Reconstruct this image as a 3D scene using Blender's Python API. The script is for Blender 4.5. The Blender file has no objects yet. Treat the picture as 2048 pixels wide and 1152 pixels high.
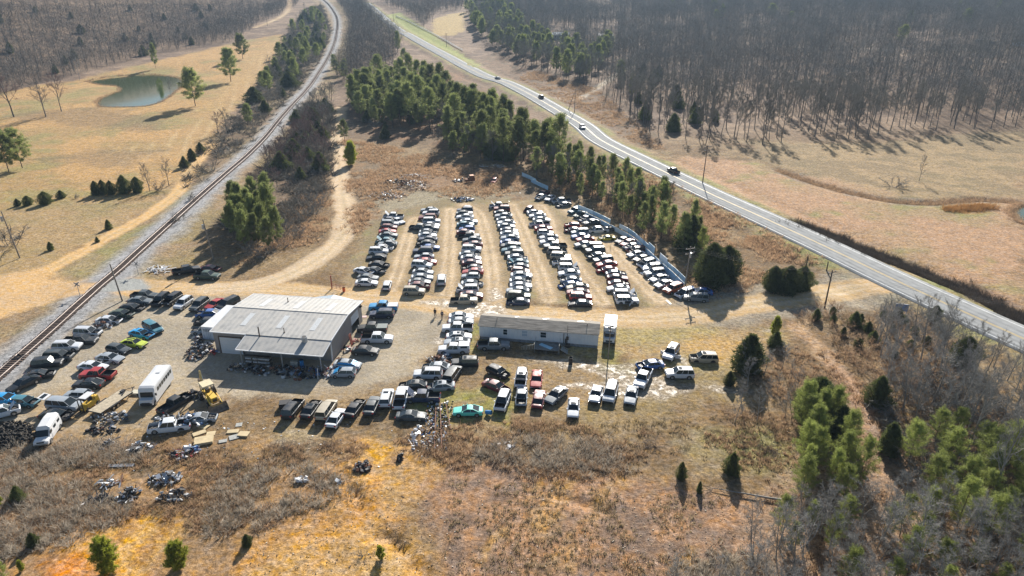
import bpy, math, random
import numpy as np
from mathutils import Matrix, Vector
R = math.radians
scene = bpy.context.scene
col = scene.collection
random.seed(7); RNG = np.random.default_rng(7)

# ------------------------------------------------------------ camera, sky, sun, exposure
CAM_H, FPX, PITCH = 60.0, 1366.0, math.atan(621.0/1366.0)
cam_d = bpy.data.cameras.new("camera"); cam = bpy.data.objects.new("camera", cam_d); col.objects.link(cam)
cam.location = (0, 0, CAM_H); cam.rotation_euler = (math.pi/2-PITCH, 0, 0)
cam_d.sensor_width = 36.0; cam_d.lens = 36.0*FPX/2048.0
cam_d.clip_start = 0.5; cam_d.clip_end = 8000
scene.camera = cam
SUN_EL, SUN_AZ = 28.0, 10.0          # azimuth measured from +Y towards +X
world = bpy.data.worlds.new("World"); scene.world = world; world.use_nodes = True
wn = world.node_tree.nodes; wl = world.node_tree.links
sky = wn.new('ShaderNodeTexSky'); sky.sky_type = 'NISHITA'; sky.sun_disc = False
sky.sun_elevation = R(SUN_EL); sky.sun_rotation = R(SUN_AZ); sky.altitude = 200; sky.air_density = 1.0; sky.dust_density = 0.8; sky.ozone_density = 1.6
bg = wn['Background']; bg.inputs[1].default_value = 0.062
wl.new(sky.outputs[0], bg.inputs[0])
sun_d = bpy.data.lights.new("sun", 'SUN'); sun_d.energy = 5.0; sun_d.angle = R(0.6); sun_d.color = (1.0, 0.94, 0.85)
sun = bpy.data.objects.new("sun", sun_d); col.objects.link(sun)
sd = Vector((math.sin(R(SUN_AZ))*math.cos(R(SUN_EL)), math.cos(R(SUN_AZ))*math.cos(R(SUN_EL)), math.sin(R(SUN_EL))))
sun.rotation_euler = sd.to_track_quat('Z', 'Y').to_euler(); sun.location = (0, 0, 200)
scene.view_settings.view_transform = 'Standard'; scene.view_settings.look = 'None'
scene.view_settings.exposure = 0.92; scene.view_settings.gamma = 1.0
scene.cycles.volume_bounces = 0
scene.cycles.max_bounces = 5; scene.cycles.transparent_max_bounces = 4

# ------------------------------------------------------------ materials
MATS = {}
def mat(name, c=(0.5, 0.5, 0.5), rough=0.7, metal=0.0, var=0.0, scale=3.0, objcol=False, coat=0.0, trans=0.0, rnd=0.0, bump=0.0, spec=0.5, dirt=0.0, stretch=None, emit=None):
    if name in MATS: return MATS[name]
    m = bpy.data.materials.new(name); m.use_nodes = True; MATS[name] = m
    nt = m.node_tree; N, Lk = nt.nodes, nt.links
    b = N['Principled BSDF']; b.inputs['Roughness'].default_value = rough; b.inputs['Metallic'].default_value = metal
    b.inputs['Specular IOR Level'].default_value = spec
    b.inputs['Coat Weight'].default_value = coat; b.inputs['Coat Roughness'].default_value = 0.12
    src = None
    oi = N.new('ShaderNodeObjectInfo')
    if objcol: src = oi.outputs['Color']
    else:
        rgb = N.new('ShaderNodeRGB'); rgb.outputs[0].default_value = (*c, 1); src = rgb.outputs[0]
    tc = N.new('ShaderNodeTexCoord'); mp = N.new('ShaderNodeMapping'); Lk.new(tc.outputs['Object'], mp.inputs[0])
    if stretch: mp.inputs['Scale'].default_value = stretch
    if var or rnd or dirt:
        nz = N.new('ShaderNodeTexNoise'); nz.inputs['Scale'].default_value = scale; nz.inputs['Detail'].default_value = 5
        ad = N.new('ShaderNodeVectorMath'); ad.operation = 'ADD'; cx = N.new('ShaderNodeCombineXYZ')
        ml = N.new('ShaderNodeMath'); ml.operation = 'MULTIPLY'; ml.inputs[1].default_value = 37.0
        Lk.new(oi.outputs['Random'], ml.inputs[0]); Lk.new(ml.outputs[0], cx.inputs[0]); Lk.new(mp.outputs[0], ad.inputs[0]); Lk.new(cx.outputs[0], ad.inputs[1])
        Lk.new(ad.outputs[0], nz.inputs['Vector'])
        mr = N.new('ShaderNodeMapRange'); mr.inputs[1].default_value = 0.3; mr.inputs[2].default_value = 0.7
        mr.inputs[3].default_value = 1-var; mr.inputs[4].default_value = 1+var; Lk.new(nz.outputs[0], mr.inputs[0])
        m2 = N.new('ShaderNodeMath'); m2.operation = 'MULTIPLY'
        m3 = N.new('ShaderNodeMapRange'); m3.inputs[3].default_value = 1-rnd; m3.inputs[4].default_value = 1+rnd; Lk.new(oi.outputs['Random'], m3.inputs[0])
        Lk.new(mr.outputs[0], m2.inputs[0]); Lk.new(m3.outputs[0], m2.inputs[1])
        vm = N.new('ShaderNodeVectorMath'); vm.operation = 'SCALE'; Lk.new(src, vm.inputs[0]); Lk.new(m2.outputs[0], vm.inputs['Scale']); src = vm.outputs[0]
        if dirt:
            mx = N.new('ShaderNodeMix'); mx.data_type = 'RGBA'; mx.inputs[7].default_value = (0.30, 0.23, 0.15, 1)
            dr = N.new('ShaderNodeMapRange'); dr.inputs[1].default_value = 0.45; dr.inputs[2].default_value = 0.75; dr.inputs[3].default_value = 0; dr.inputs[4].default_value = dirt
            Lk.new(nz.outputs[0], dr.inputs[0]); Lk.new(dr.outputs[0], mx.inputs[0]); Lk.new(src, mx.inputs[6]); src = mx.outputs[2]
            rr = N.new('ShaderNodeMapRange'); rr.inputs[1].default_value = 0.35; rr.inputs[2].default_value = 0.7; rr.inputs[3].default_value = rough; rr.inputs[4].default_value = min(1, rough+0.35)
            Lk.new(nz.outputs[0], rr.inputs[0]); Lk.new(rr.outputs[0], b.inputs['Roughness'])
    Lk.new(src, b.inputs['Base Color'])
    if bump:
        nb = N.new('ShaderNodeTexNoise'); nb.inputs['Scale'].default_value = scale*2; nb.inputs['Detail'].default_value = 6; Lk.new(mp.outputs[0], nb.inputs['Vector'])
        bp = N.new('ShaderNodeBump'); bp.inputs['Strength'].default_value = bump; bp.inputs['Distance'].default_value = 0.1
        Lk.new(nb.outputs[0], bp.inputs['Height']); Lk.new(bp.outputs[0], b.inputs['Normal'])
    if trans:
        tb = N.new('ShaderNodeBsdfTranslucent'); ms = N.new('ShaderNodeMixShader'); ms.inputs[0].default_value = trans
        Lk.new(src, tb.inputs[0]); Lk.new(b.outputs[0], ms.inputs[1]); Lk.new(tb.outputs[0], ms.inputs[2])
        Lk.new(ms.outputs[0], N['Material Output'].inputs[0])
    return m
def corrugated(name, c, rough, period, axis=0, metal=0.0, var=0.12, depth=0.03):
    m = mat(name, c, rough, metal, var=var, scale=0.8, dirt=0.25); N, Lk = m.node_tree.nodes, m.node_tree.links
    tc = N.new('ShaderNodeTexCoord'); sp = N.new('ShaderNodeSeparateXYZ'); Lk.new(tc.outputs['Object'], sp.inputs[0])
    a = N.new('ShaderNodeMath'); a.operation = 'MULTIPLY'; a.inputs[1].default_value = 2*math.pi/period; Lk.new(sp.outputs[axis], a.inputs[0])
    s = N.new('ShaderNodeMath'); s.operation = 'SINE'; Lk.new(a.outputs[0], s.inputs[0])
    bp = N.new('ShaderNodeBump'); bp.inputs['Strength'].default_value = 0.6; bp.inputs['Distance'].default_value = depth
    Lk.new(s.outputs[0], bp.inputs['Height']); Lk.new(bp.outputs[0], N['Principled BSDF'].inputs['Normal'])
    return m

# ------------------------------------------------------------ mesh helpers
class MB:
    def __init__(s): s.v = []; s.f = []; s.m = []
    def add(s, vs, fs, mi=0):
        o = len(s.v); s.v += [tuple(p) for p in vs]; s.f += [tuple(i+o for i in f) for f in fs]; s.m += [mi]*len(fs); return s
    def box(s, c, size, mi=0, rz=0.0, top=1.0, ry=0.0, rx=0.0):
        x, y, z = [a/2 for a in size]
        vs = [Vector(p) for p in [(-x,-y,-z),(x,-y,-z),(x,y,-z),(-x,y,-z),(-x*top,-y*top,z),(x*top,-y*top,z),(x*top,y*top,z),(-x*top,y*top,z)]]
        M = Matrix.Rotation(rz, 3, 'Z') @ Matrix.Rotation(ry, 3, 'Y') @ Matrix.Rotation(rx, 3, 'X'); c = Vector(c)
        return s.add([M @ p + c for p in vs], [(3,2,1,0),(4,5,6,7),(0,1,5,4),(1,2,6,5),(2,3,7,6),(3,0,4,7)], mi)
    def tube(s, p0, p1, r0, r1=None, n=8, mi=0, cap=True):
        r1 = r0 if r1 is None else r1; p0 = Vector(p0); p1 = Vector(p1); d = (p1-p0).normalized()
        u = d.orthogonal().normalized(); w = d.cross(u); vs = []
        for p, r in ((p0, r0), (p1, r1)):
            for i in range(n):
                a = 2*math.pi*i/n; vs.append(p+u*math.cos(a)*r+w*math.sin(a)*r)
        fs = [(i, (i+1) % n, n+(i+1) % n, n+i) for i in range(n)]
        if cap: fs += [tuple(range(n-1, -1, -1)), tuple(range(n, 2*n))]
        return s.add(vs, fs, mi)
    def path(s, pts, r, n=6, mi=0):
        for a, b in zip(pts[:-1], pts[1:]): s.tube(a, b, r, r, n, mi)
        return s
    def mesh(s, name, mats, smooth=False):
        me = bpy.data.meshes.new(name); me.from_pydata(s.v, [], s.f)
        for m in mats: me.materials.append(m)
        if len(mats) > 1: me.polygons.foreach_set('material_index', s.m)
        if smooth: me.polygons.foreach_set('use_smooth', [True]*len(s.f))
        me.update(); return me
def ob(name, me, parent=None, loc=None, rz=None):
    o = bpy.data.objects.new(name, me); col.objects.link(o)
    if parent: o.parent = parent
    if loc is not None: o.location = loc
    if rz is not None: o.rotation_euler = (0, 0, rz)
    return o
def empty(name, loc, rz=0.0, label=None, cat=None, group=None):
    o = bpy.data.objects.new(name, None); col.objects.link(o); o.location = loc; o.rotation_euler = (0, 0, rz); o.empty_display_size = 0.5
    if label: tag(o, label, cat, group)
    return o
def tag(o, label=None, cat=None, group=None, kind=None):
    if label: o['label'] = label
    if cat: o['category'] = cat
    if group: o['group'] = group
    if kind: o['kind'] = kind
    return o
def copy_tree(o, parent=None):
    c = o.copy(); col.objects.link(c); c.parent = parent
    for k in KIDS.get(o.name, []): copy_tree(k, c)
    return c
KIDS = {}
def part(name, me, root, loc=None, rz=None):
    o = ob(name, me, root, loc, rz); KIDS.setdefault(root.name, []).append(o); return o
def np_mesh(name, V, F, mats, midx=None, smooth=False):
    V = np.asarray(V, np.float32); F = np.asarray(F, np.int32); k = F.shape[1]
    me = bpy.data.meshes.new(name); me.vertices.add(len(V)); me.vertices.foreach_set('co', V.ravel())
    me.loops.add(F.size); me.loops.foreach_set('vertex_index', F.ravel())
    me.polygons.add(len(F)); me.polygons.foreach_set('loop_start', np.arange(0, F.size, k, dtype=np.int32))
    try: me.polygons.foreach_set('loop_total', np.full(len(F), k, np.int32))
    except Exception: pass
    for m in mats: me.materials.append(m)
    if midx is not None: me.polygons.foreach_set('material_index', np.asarray(midx, np.int32))
    if smooth: me.polygons.foreach_set('use_smooth', np.ones(len(F), bool))
    me.update(calc_edges=True); return me

# ------------------------------------------------------------ terrain
def lattice(seed): return np.random.default_rng(seed).random((257, 257)).astype(np.float32)
LAT = [lattice(i) for i in range(6)]
def vnoise(x, y, s, k=0):
    x = np.asarray(x, float)/s; y = np.asarray(y, float)/s
    xi = np.floor(x).astype(int); yi = np.floor(y).astype(int); fx = x-xi; fy = y-yi
    fx = fx*fx*(3-2*fx); fy = fy*fy*(3-2*fy); L = LAT[k]; a = xi % 256; b = yi % 256
    return (L[a, b]*(1-fx)+L[a+1, b]*fx)*(1-fy)+(L[a, b+1]*(1-fx)+L[a+1, b+1]*fx)*fy
def fbm(x, y, s, k=0, o=4):
    t = 0; amp = 1; tot = 0
    for i in range(o): t = t+amp*vnoise(np.asarray(x)+i*31.7, np.asarray(y)-i*17.3, s/2**i, (k+i) % 6); tot += amp; amp *= 0.5
    return t/tot
def sp(v, w=40.0): v = np.asarray(v, float); return np.where(v > w, v-w/2, np.where(v > 0, v*v/(2*w), 0))
def sst(v, a, b): t = np.clip((np.asarray(v, float)-a)/(b-a), 0, 1); return t*t*(3-2*t)
def T_base(x, y):
    x = np.asarray(x, float); y = np.asarray(y, float)
    z = 0.022*sp(y-320)+0.030*sp(y-560, 80)
    hr = sp(x-(70+0.10*(y-280)), 60)*0.05*sst(y, 270, 420)*(1-0.5*sst(x, 300, 700))
    hl = sp(-x-285, 40)*0.36*sst(y, 380, 480)*(1-.6*sst(-x,420,900))
    z = z+hr+hl+0.9*(fbm(x, y, 60, 1, 3)-0.5)*sst(y, 190, 260)
    ax, ay = -215.0, 414.0
    w = np.exp(-(((x-ax)/60)**2+((y-ay)/95)**2)**3); z = z*(1-w)+1.15*w       # level ground round the pond
    return z
C_, S_ = math.cos(PITCH), math.sin(PITCH)
def PR(x, y, z):                       # world -> picture position
    h = CAM_H-z; d = y*C_+h*S_; return 1024+FPX*x/d, 576+FPX*(h*C_-y*S_)/d
_t = np.linspace(45, 1500, 2912)
TF = None
def Tz(x, y): return (TF or T_base)(x, y)
def G(px, py, hz=0.0):                 # where a sight line meets the ground (or hz above it)
    v = (py-576)/FPX; u = (px-1024)/FPX; dn = S_+v*C_; fw = C_-v*S_
    if py > 330:
        t = (CAM_H-hz)/dn
        for _ in range(3): t = (CAM_H-hz-float(Tz(u*t, fw*t)))/dn
        return u*t, fw*t
    X = u*_t; Y = fw*_t; d = CAM_H-dn*_t-hz-T_base(X, Y)
    i = np.argmax(d < 0) if (d < 0).any() else len(_t)-1
    return float(X[i]), float(Y[i])
def P3(px, py, hz=0.0): x, y = G(px, py, hz); return x, y, float(Tz(x, y))
def poly(*pts): return np.array([G(*p) for p in pts])
def resample(P, step=4.0):
    P = np.asarray(P, float); n = len(P)
    Q = [P[0]]
    for i in range(n-1):                # Catmull-Rom
        p0 = P[max(i-1, 0)]; p1 = P[i]; p2 = P[i+1]; p3 = P[min(i+2, n-1)]; k = max(1, int(np.hypot(*(p2-p1))/step))
        for j in range(1, k+1):
            t = j/k; Q.append(0.5*((2*p1)+(-p0+p2)*t+(2*p0-5*p1+4*p2-p3)*t*t+(-p0+3*p1-3*p2+p3)*t**3))
    return np.array(Q)
def dline(X, Y, P):                     # distance to a polyline
    d = np.full(np.shape(X), 1e9)
    for a, b in zip(P[:-1], P[1:]):
        ab = b-a; L = max(float(ab@ab), 1e-9)
        t = np.clip(((X-a[0])*ab[0]+(Y-a[1])*ab[1])/L, 0, 1)
        np.minimum(d, np.hypot(X-a[0]-t*ab[0], Y-a[1]-t*ab[1]), out=d)
    return d
def inside(X, Y, P):
    c = np.zeros(np.shape(X), bool); n = len(P)
    for i in range(n):
        x1, y1 = P[i]; x2, y2 = P[(i+1) % n]
        if y1 == y2: continue
        k = ((y1 > Y) != (y2 > Y)) & (X < (x2-x1)*(Y-y1)/(y2-y1)+x1); c ^= k
    return c
def sdf(X, Y, P): d = dline(X, Y, np.vstack([P, P[:1]])); return np.where(inside(X, Y, P), d, -d)

HWY = resample(poly((730,5),(745,17),(789,55),(824,75),(887,110),(962,150),(1024,172),(1149,242),(1211,288),(1399,380),(1536,443),(1664,503),(1781,560),(1920,625),(2048,683)), 5)
d_ = HWY[-1]-HWY[-6]; HWY = np.vstack([HWY, HWY[-1]+d_*1.5, HWY[-1]+d_*4])
RAIL = resample(poly((600,-25),(632,-8),(652,5),(668,25),(675,45),(672,75),(664,100),(650,128),(619,175),(574,225),(522,287),(410,388),(325,465),(240,543),(200,577),(120,650),(0,757)), 5)
d_ = RAIL[-1]-RAIL[-5]; RAIL = np.vstack([RAIL, RAIL[-1]+d_*3])
DIRT = {
 'yard': (resample(poly((285,577),(420,578),(520,577),(620,583),(720,592),(820,602),(900,613),(1000,624),(1100,630),(1200,634),(1300,637),(1400,628),(1480,612),(1560,602),(1640,588),(1700,575),(1750,575)), 3), 3.9),
 'wood': (resample(poly((420,578),(500,571),(560,556),(610,533),(655,503),(685,470),(692,440),(688,405),(683,375),(680,345),(676,310),(673,270),(676,240),(684,215)), 3), 3.0),
 'west': (resample(poly((-40,640),(20,590),(70,556),(130,522),(215,475),(300,427),(348,392),(368,365),(380,340),(400,318),(425,290)), 3), 2.3),
 'cross': (resample(poly((-60,600),(60,590),(140,579),(230,574),(300,577)), 3), 4.3),
 'hill': (resample(poly((512,55),(545,42),(570,28),(580,10),(575,-10)), 5), 3.0),
 'drive': (resample(poly((1118,195),(1150,200),(1180,185),(1210,165),(1260,135),(1330,115),(1500,92),(1650,97),(1800,98),(2000,98)), 5), 2.5),
}
TRAIL = resample(poly((1590,650),(1630,690),(1680,745),(1715,800),(1735,860),(1750,910),(1765,970)), 2)
DITCH = resample(poly((1590,448),(1660,468),(1730,500),(1800,525),(1870,553),(1950,585),(2048,640)), 4)
CREEK = resample(poly((1560,340),(1620,362),(1700,384),(1780,400),(1860,405),(1960,398),(2048,405)), 4)
GULLY = resample(poly((712,985),(714,1010),(722,1035),(745,1065),(790,1085),(820,1125),(860,1170)), 1.0)
GULLY2 = resample(poly((1120,990),(1180,1010),(1215,1022)), 1.0)
LOT = poly((742,452),(792,424),(900,398),(1035,398),(1090,398),(1150,418),(1200,452),(1262,505),(1345,583),(1330,605),(1100,612),(900,596),(745,590),(690,578),(676,560))
YARD = poly((238,590),(400,586),(720,596),(890,606),(900,640),(885,700),(850,745),(760,775),(640,795),(540,800),(400,812),(300,850),(100,880),(-40,870),(-40,800),(60,745),(150,680))
def T_full(x, y):
    x = np.asarray(x, float); y = np.asarray(y, float); z = T_base(x, y)
    near = (y < 420)
    dr = dline(x, y, RAIL); z = z+0.55*(1-sst(dr, 3.2, 8.5))*sst(y, 0, 60)
    dh = dline(x, y, HWY); z = z+0.35*(1-sst(dh, 6.5, 11)); z = z-0.5*np.exp(-((dh-13.5)/3)**2)*(1-0*dh)
    z = z-1.3*np.exp(-(dline(x, y, DITCH)/2.6)**2)-0.6*np.exp(-(dline(x, y, CREEK)/2.5)**2)
    dg_ = dline(x, y, GULLY); z = z-(.12+.75*sst(vnoise(x, y, 3.5, 2), .4, .65))*np.exp(-(dg_/0.6)**2)+.18*np.exp(-((dg_-2.0)/1.3)**2)*(y < 95)-0.5*np.exp(-(dline(x, y, GULLY2)/0.7)**2)
    z = z+0.10*(fbm(x, y, 5, 2, 3)-0.5)+0.5*(fbm(x, y, 14, 3, 3)-0.5)*(1-sst(y, 84, 92))
    return z
TF = T_full
# ------------------------------------------------------------ ground sheet (one grid, painted by what the ground is made of)
def axis(parts):
    out = [parts[0][0]]
    for a, b, s0, s1 in parts:
        x = a
        while x < b-1e-6:
            s = s0+(s1-s0)*(x-a)/(b-a); x = min(b, x+s); out.append(x)
    return np.array(out)
xp = axis([(0, 100, 0.62, 0.7), (100, 260, 0.8, 2.2), (260, 800, 2.4, 8), (800, 2600, 30, 200)]); GX = np.concatenate([-xp[::-1], xp[1:]])
GY = axis([(-120, 25, 12, 6), (25, 40, 1.2, 0.8), (40, 190, 0.6, 0.7), (190, 420, 0.8, 2.0), (420, 1100, 2.2, 7), (1100, 3600, 25, 200)])
XX, YY = np.meshgrid(GX, GY)
ZZ = T_full(XX, YY)
X, Y = XX.ravel(), YY.ravel()
n1 = fbm(X, Y, 24, 0, 5); n2 = fbm(X, Y, 7, 1, 4); n3 = fbm(X, Y, 2.2, 2, 3); n4 = fbm(X, Y, 70, 3, 4); n5 = vnoise(X, Y, 0.9, 4)
def C(*c): return np.array(c, np.float32)
col0 = np.empty((X.size, 3), np.float32); WET = np.zeros(X.size, np.float32); AMP = np.ones(X.size, np.float32); ZONE = np.zeros(X.size, np.int8)
def lerp(a, b, t): t = np.asarray(t)[..., None]; return a*(1-t)+b*t
col0[:] = lerp(lerp(C(.20,.14,.085), C(.28,.21,.13), sst(n2, .35, .65)), C(.16,.125,.085), sst(n3, .55, .75)*.8)
def put(c, w, idx=None):
    global col0
    w = np.clip(w, 0, 1)[:, None]
    if idx is None: col0 = col0*(1-w)+np.asarray(c, np.float32)*w
    else: col0[idx] = col0[idx]*(1-w)+np.asarray(c, np.float32)*w
def area(P, c, soft=2.0, rag=4.0, strength=1.0, zone=None, wet=0.0):
    x0, y0 = P.min(0)-12; x1, y1 = P.max(0)+12
    idx = np.nonzero((X > x0) & (X < x1) & (Y > y0) & (Y < y1))[0]
    d = sdf(X[idx], Y[idx], P)+(n2[idx]-.5)*rag*1.6+(n3[idx]-.5)*rag
    w = sst(d, -soft, soft)*strength
    cc = c(idx) if callable(c) else c
    put(cc, w, idx)
    if wet: WET[idx] = np.maximum(WET[idx], wet*w)
    if zone is not None: ZONE[idx[d > 0]] = zone
    if zone in (1, 3, 4, 5): AMP[idx] = AMP[idx]*(1-w)+{1: .38, 3: .55, 4: .42, 5: .3}[zone]*w
    return idx, d
def strip(P, half, c, soft=0.6, rag=1.0, strength=1.0, zone=None, off=0.0):
    x0, y0 = P.min(0)-half-14; x1, y1 = P.max(0)+half+14
    idx = np.nonzero((X > x0) & (X < x1) & (Y > y0) & (Y < y1))[0]
    d = half-np.abs(dline(X[idx], Y[idx], P)-off)+(n2[idx]-.5)*rag*1.5+(n3[idx]-.5)*rag
    put(c(idx) if callable(c) else c, sst(d, -soft, soft)*strength, idx)
    if zone == 1: w = sst(d, -soft, soft); AMP[idx] = AMP[idx]*(1-w)+.38*w
    if zone is not None: ZONE[idx[d > 0]] = zone
    return idx, d
def two(a, b, n, lo=.35, hi=.65): return lambda i: lerp(C(*a), C(*b), sst(n[i], lo, hi))
# woods floor
far = sst(Y, 240, 330)
put(lerp(lerp(C(.17,.125,.095), C(.25,.185,.135), sst(n1, .35, .65)), C(.33,.25,.19), sst(n2, .5, .7)*.7), far)
FLD_L = poly((-60,195),(150,160),(330,118),(440,92),(560,68),(585,75),(560,120),(500,190),(440,250),(425,300),(395,325),(375,350),(340,395),(290,432),(200,480),(110,530),(60,560),(-80,620))
gold = lambda i: lerp(lerp(C(.44,.295,.155), C(.36,.255,.14), sst(n1[i], .4, .6)), C(.26,.25,.12), sst(n1[i]*.6+n2[i]*.4, .50, .66)*.6)
area(FLD_L, gold, 3, 6)
STK = np.sin((X*.95+Y*.30)*1.05+fbm(X, Y, 40, 2, 2)*3)
MW = poly((380,250),(440,205),(500,120),(560,75),(548,130),(480,205),(430,265),(400,300),(250,330),(200,300),(330,280))
kk, dd = area(MW, lambda i: lerp(C(.42,.29,.16), C(.52,.39,.24), sst(STK[i], .55, .95)), 5, 6, .7)
for P in [poly((0,235),(130,250),(300,262),(330,240),(200,215),(60,225)), poly((60,320),(250,335),(330,300),(200,300))]:
    area(P, (.20,.155,.105), 5, 10, .55)
area(poly((370,240),(420,230),(500,160),(540,100),(550,85),(500,100),(430,190)), (.43,.30,.16), 5, 6, .6)
FLD_F = poly((862,72),(868,38),(900,28),(928,25),(930,60),(905,72)); area(FLD_F, (.42,.32,.17), 3, 5)
area(poly((770,30),(870,100),(940,142),(960,128),(880,78),(800,25)), (.30,.33,.13), 3, 4, .9)
FLD_R = poly((1330,308),(1450,318),(1600,340),(1750,300),(1850,330),(2060,310),(2060,640),(1900,590),(1780,530),(1640,470),(1500,405),(1390,350))
area(FLD_R, lambda i: lerp(lerp(C(.40,.27,.18), C(.33,.25,.155), sst(n1[i], .4, .6)), C(.25,.25,.11), sst(n2[i]*.5+n1[i]*.5, .52, .66)*.7), 4, 7)
area(poly((1500,280),(1700,285),(2060,262),(2060,400),(1850,405),(1700,375),(1560,335)), two((.34,.26,.16),(.24,.19,.12), n2), 5, 9, .9)
area(poly((1895,418),(1910,408),(1975,408),(1978,422),(1935,428)), (.42,.25,.12), 1, 2, .7)
strip(CREEK, 3.0, two((.11,.09,.07),(.28,.24,.20), n3), 1.5, 3, .85)
strip(DITCH, 3.2, (.10,.078,.055), 1.5, 3, .9)
# ground beside the railway and the highway
strip(RAIL, 15, two((.33,.25,.17),(.27,.22,.12), n2), 3, 5, .7)
strip(HWY, 9, two((.33,.27,.16),(.25,.26,.12), n2), 2, 3, .8)
strip(DIRT['yard'][0][-12:], 8, (.33,.30,.25), 2, 4, .7)
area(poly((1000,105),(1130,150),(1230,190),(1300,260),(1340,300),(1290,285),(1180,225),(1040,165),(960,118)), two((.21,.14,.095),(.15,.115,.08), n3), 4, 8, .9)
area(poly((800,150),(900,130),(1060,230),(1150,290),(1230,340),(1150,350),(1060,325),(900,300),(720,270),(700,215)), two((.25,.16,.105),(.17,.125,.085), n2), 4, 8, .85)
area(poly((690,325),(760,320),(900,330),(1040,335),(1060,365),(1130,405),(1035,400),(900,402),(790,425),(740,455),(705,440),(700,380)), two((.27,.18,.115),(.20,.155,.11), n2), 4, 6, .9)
area(poly((735,440),(760,410),(800,392),(900,375),(990,372),(1030,395),(900,404),(792,424)), (.33,.295,.22), 3, 6, .8)
# car lot and yard
lotc = lambda i: lerp(lerp(C(.31,.24,.155), C(.25,.205,.13), sst(n2[i], .35, .65)), C(.25,.24,.12), sst(n3[i]*.5+n1[i]*.5, .54, .68)*.6)
area(LOT, lotc, 1.5, 2.5, zone=3)
LANES = [poly((772,588),(790,560),(805,510),(822,455),(830,438)), poly((893,595),(895,560),(899,500),(900,440),(900,420)), poly((990,598),(985,550),(978,500),(966,450),(955,425),(930,410)),
         poly((1098,600),(1085,560),(1068,515),(1050,470),(1035,435),(1022,410)), poly((1205,605),(1180,570),(1140,515),(1108,470),(1095,435),(1080,412)), poly((1320,600),(1275,555),(1225,500),(1190,465),(1165,440),(1130,415))]
for L in LANES:
    L = resample(L, 3)
    strip(L, 2.5, (.44,.34,.23), 1.2, 1.5, .8)
    strip(L, .45, (.62,.50,.36), .45, .5, .95, off=.95)
yardc = lambda i: lerp(lerp(C(.43,.375,.295), C(.35,.31,.25), sst(n2[i], .35, .65)), C(.48,.40,.29), sst(n1[i], .54, .68)*.7)
area(YARD, yardc, 2, 4, zone=4)
area(poly((60,790),(240,770),(420,820),(540,830),(700,850),(880,830),(1000,850),(1180,850),(1290,815),(1300,720),(1230,770),(1000,720),(900,730),(850,760),(560,800),(300,860),(80,900)), two((.29,.22,.14),(.36,.26,.155), n2), 3, 5, .6)
area(poly((940,700),(1250,730),(1300,690),(1470,720),(1450,800),(1300,815),(1180,850),(1000,840),(950,780)), two((.33,.245,.15),(.27,.215,.12), n2), 3, 5, .8)
area(poly((1060,690),(1250,640),(1380,648),(1500,660),(1600,650),(1560,700),(1480,730),(1260,720)), two((.42,.31,.18),(.36,.30,.16), n2), 3, 5, .9)
area(poly((1360,690),(1450,670),(1500,690),(1440,720)), (.47,.31,.15), 3, 4, .8)
for (a, b) in [((930,660),(955,700)), ((1200,700),(1250,740)), ((820,780),(900,830)), ((960,750),(1010,830))]:
    area(poly(a, (b[0], a[1]), b, (a[0], b[1])), (.27,.27,.10), 2, 5, .7)
area(poly((-40,425),(150,402),(330,396),(352,392),(300,424),(215,468),(130,516),(60,552),(-40,575)), two((.36,.27,.165),(.30,.24,.14), n2), 3, 6, .75)
area(poly((110,550),(150,520),(240,475),(320,430),(372,385),(400,392),(330,455),(240,540),(170,562)), two((.33,.27,.16),(.27,.25,.125), n2), 2, 5, .85)
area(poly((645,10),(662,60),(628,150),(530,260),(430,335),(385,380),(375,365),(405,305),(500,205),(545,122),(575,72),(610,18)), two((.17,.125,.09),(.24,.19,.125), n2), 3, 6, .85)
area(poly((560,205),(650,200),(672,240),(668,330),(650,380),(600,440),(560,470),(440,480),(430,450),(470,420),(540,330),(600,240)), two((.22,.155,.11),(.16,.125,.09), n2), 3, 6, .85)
# dirt roads with wheel tracks
for k, (P, h) in DIRT.items():
    c = {'yard': ((.56,.41,.25),(.49,.37,.235)), 'wood': ((.60,.47,.33),(.54,.43,.31)), 'west': ((.62,.42,.225),(.56,.39,.22)), 'cross': ((.60,.42,.24),(.55,.40,.25)), 'hill': ((.44,.31,.2),(.40,.3,.19)), 'drive': ((.42,.38,.33),(.36,.33,.29))}[k]
    strip(P, h, two(c[0], c[1], n2), .7, 1.2, zone=1)
    if k != 'cross':
        strip(P, .5, (.66,.54,.39) if k != 'west' else (.68,.49,.28), .6, .8, .7, off=1.0)
        strip(P, .35, (.42,.34,.22), .5, .8, .4, off=0)
area(poly((-60,575),(20,545),(90,535),(130,560),(170,570),(170,590),(110,600),(40,625),(-60,660)), two((.61,.42,.235),(.56,.40,.245), n2), 2, 3, zone=1)
area(poly((150,590),(172,590),(60,700),(0,760),(-30,760),(-30,690)), two((.27,.23,.15),(.33,.25,.17), n2), 2, 3, .9)
strip(TRAIL, 1.7, two((.44,.30,.21),(.36,.25,.18), n2), .8, 1.6, .9)
area(poly((1565,640),(1620,640),(1680,730),(1630,720)), (.42,.30,.19), 2, 3, .8)
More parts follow.
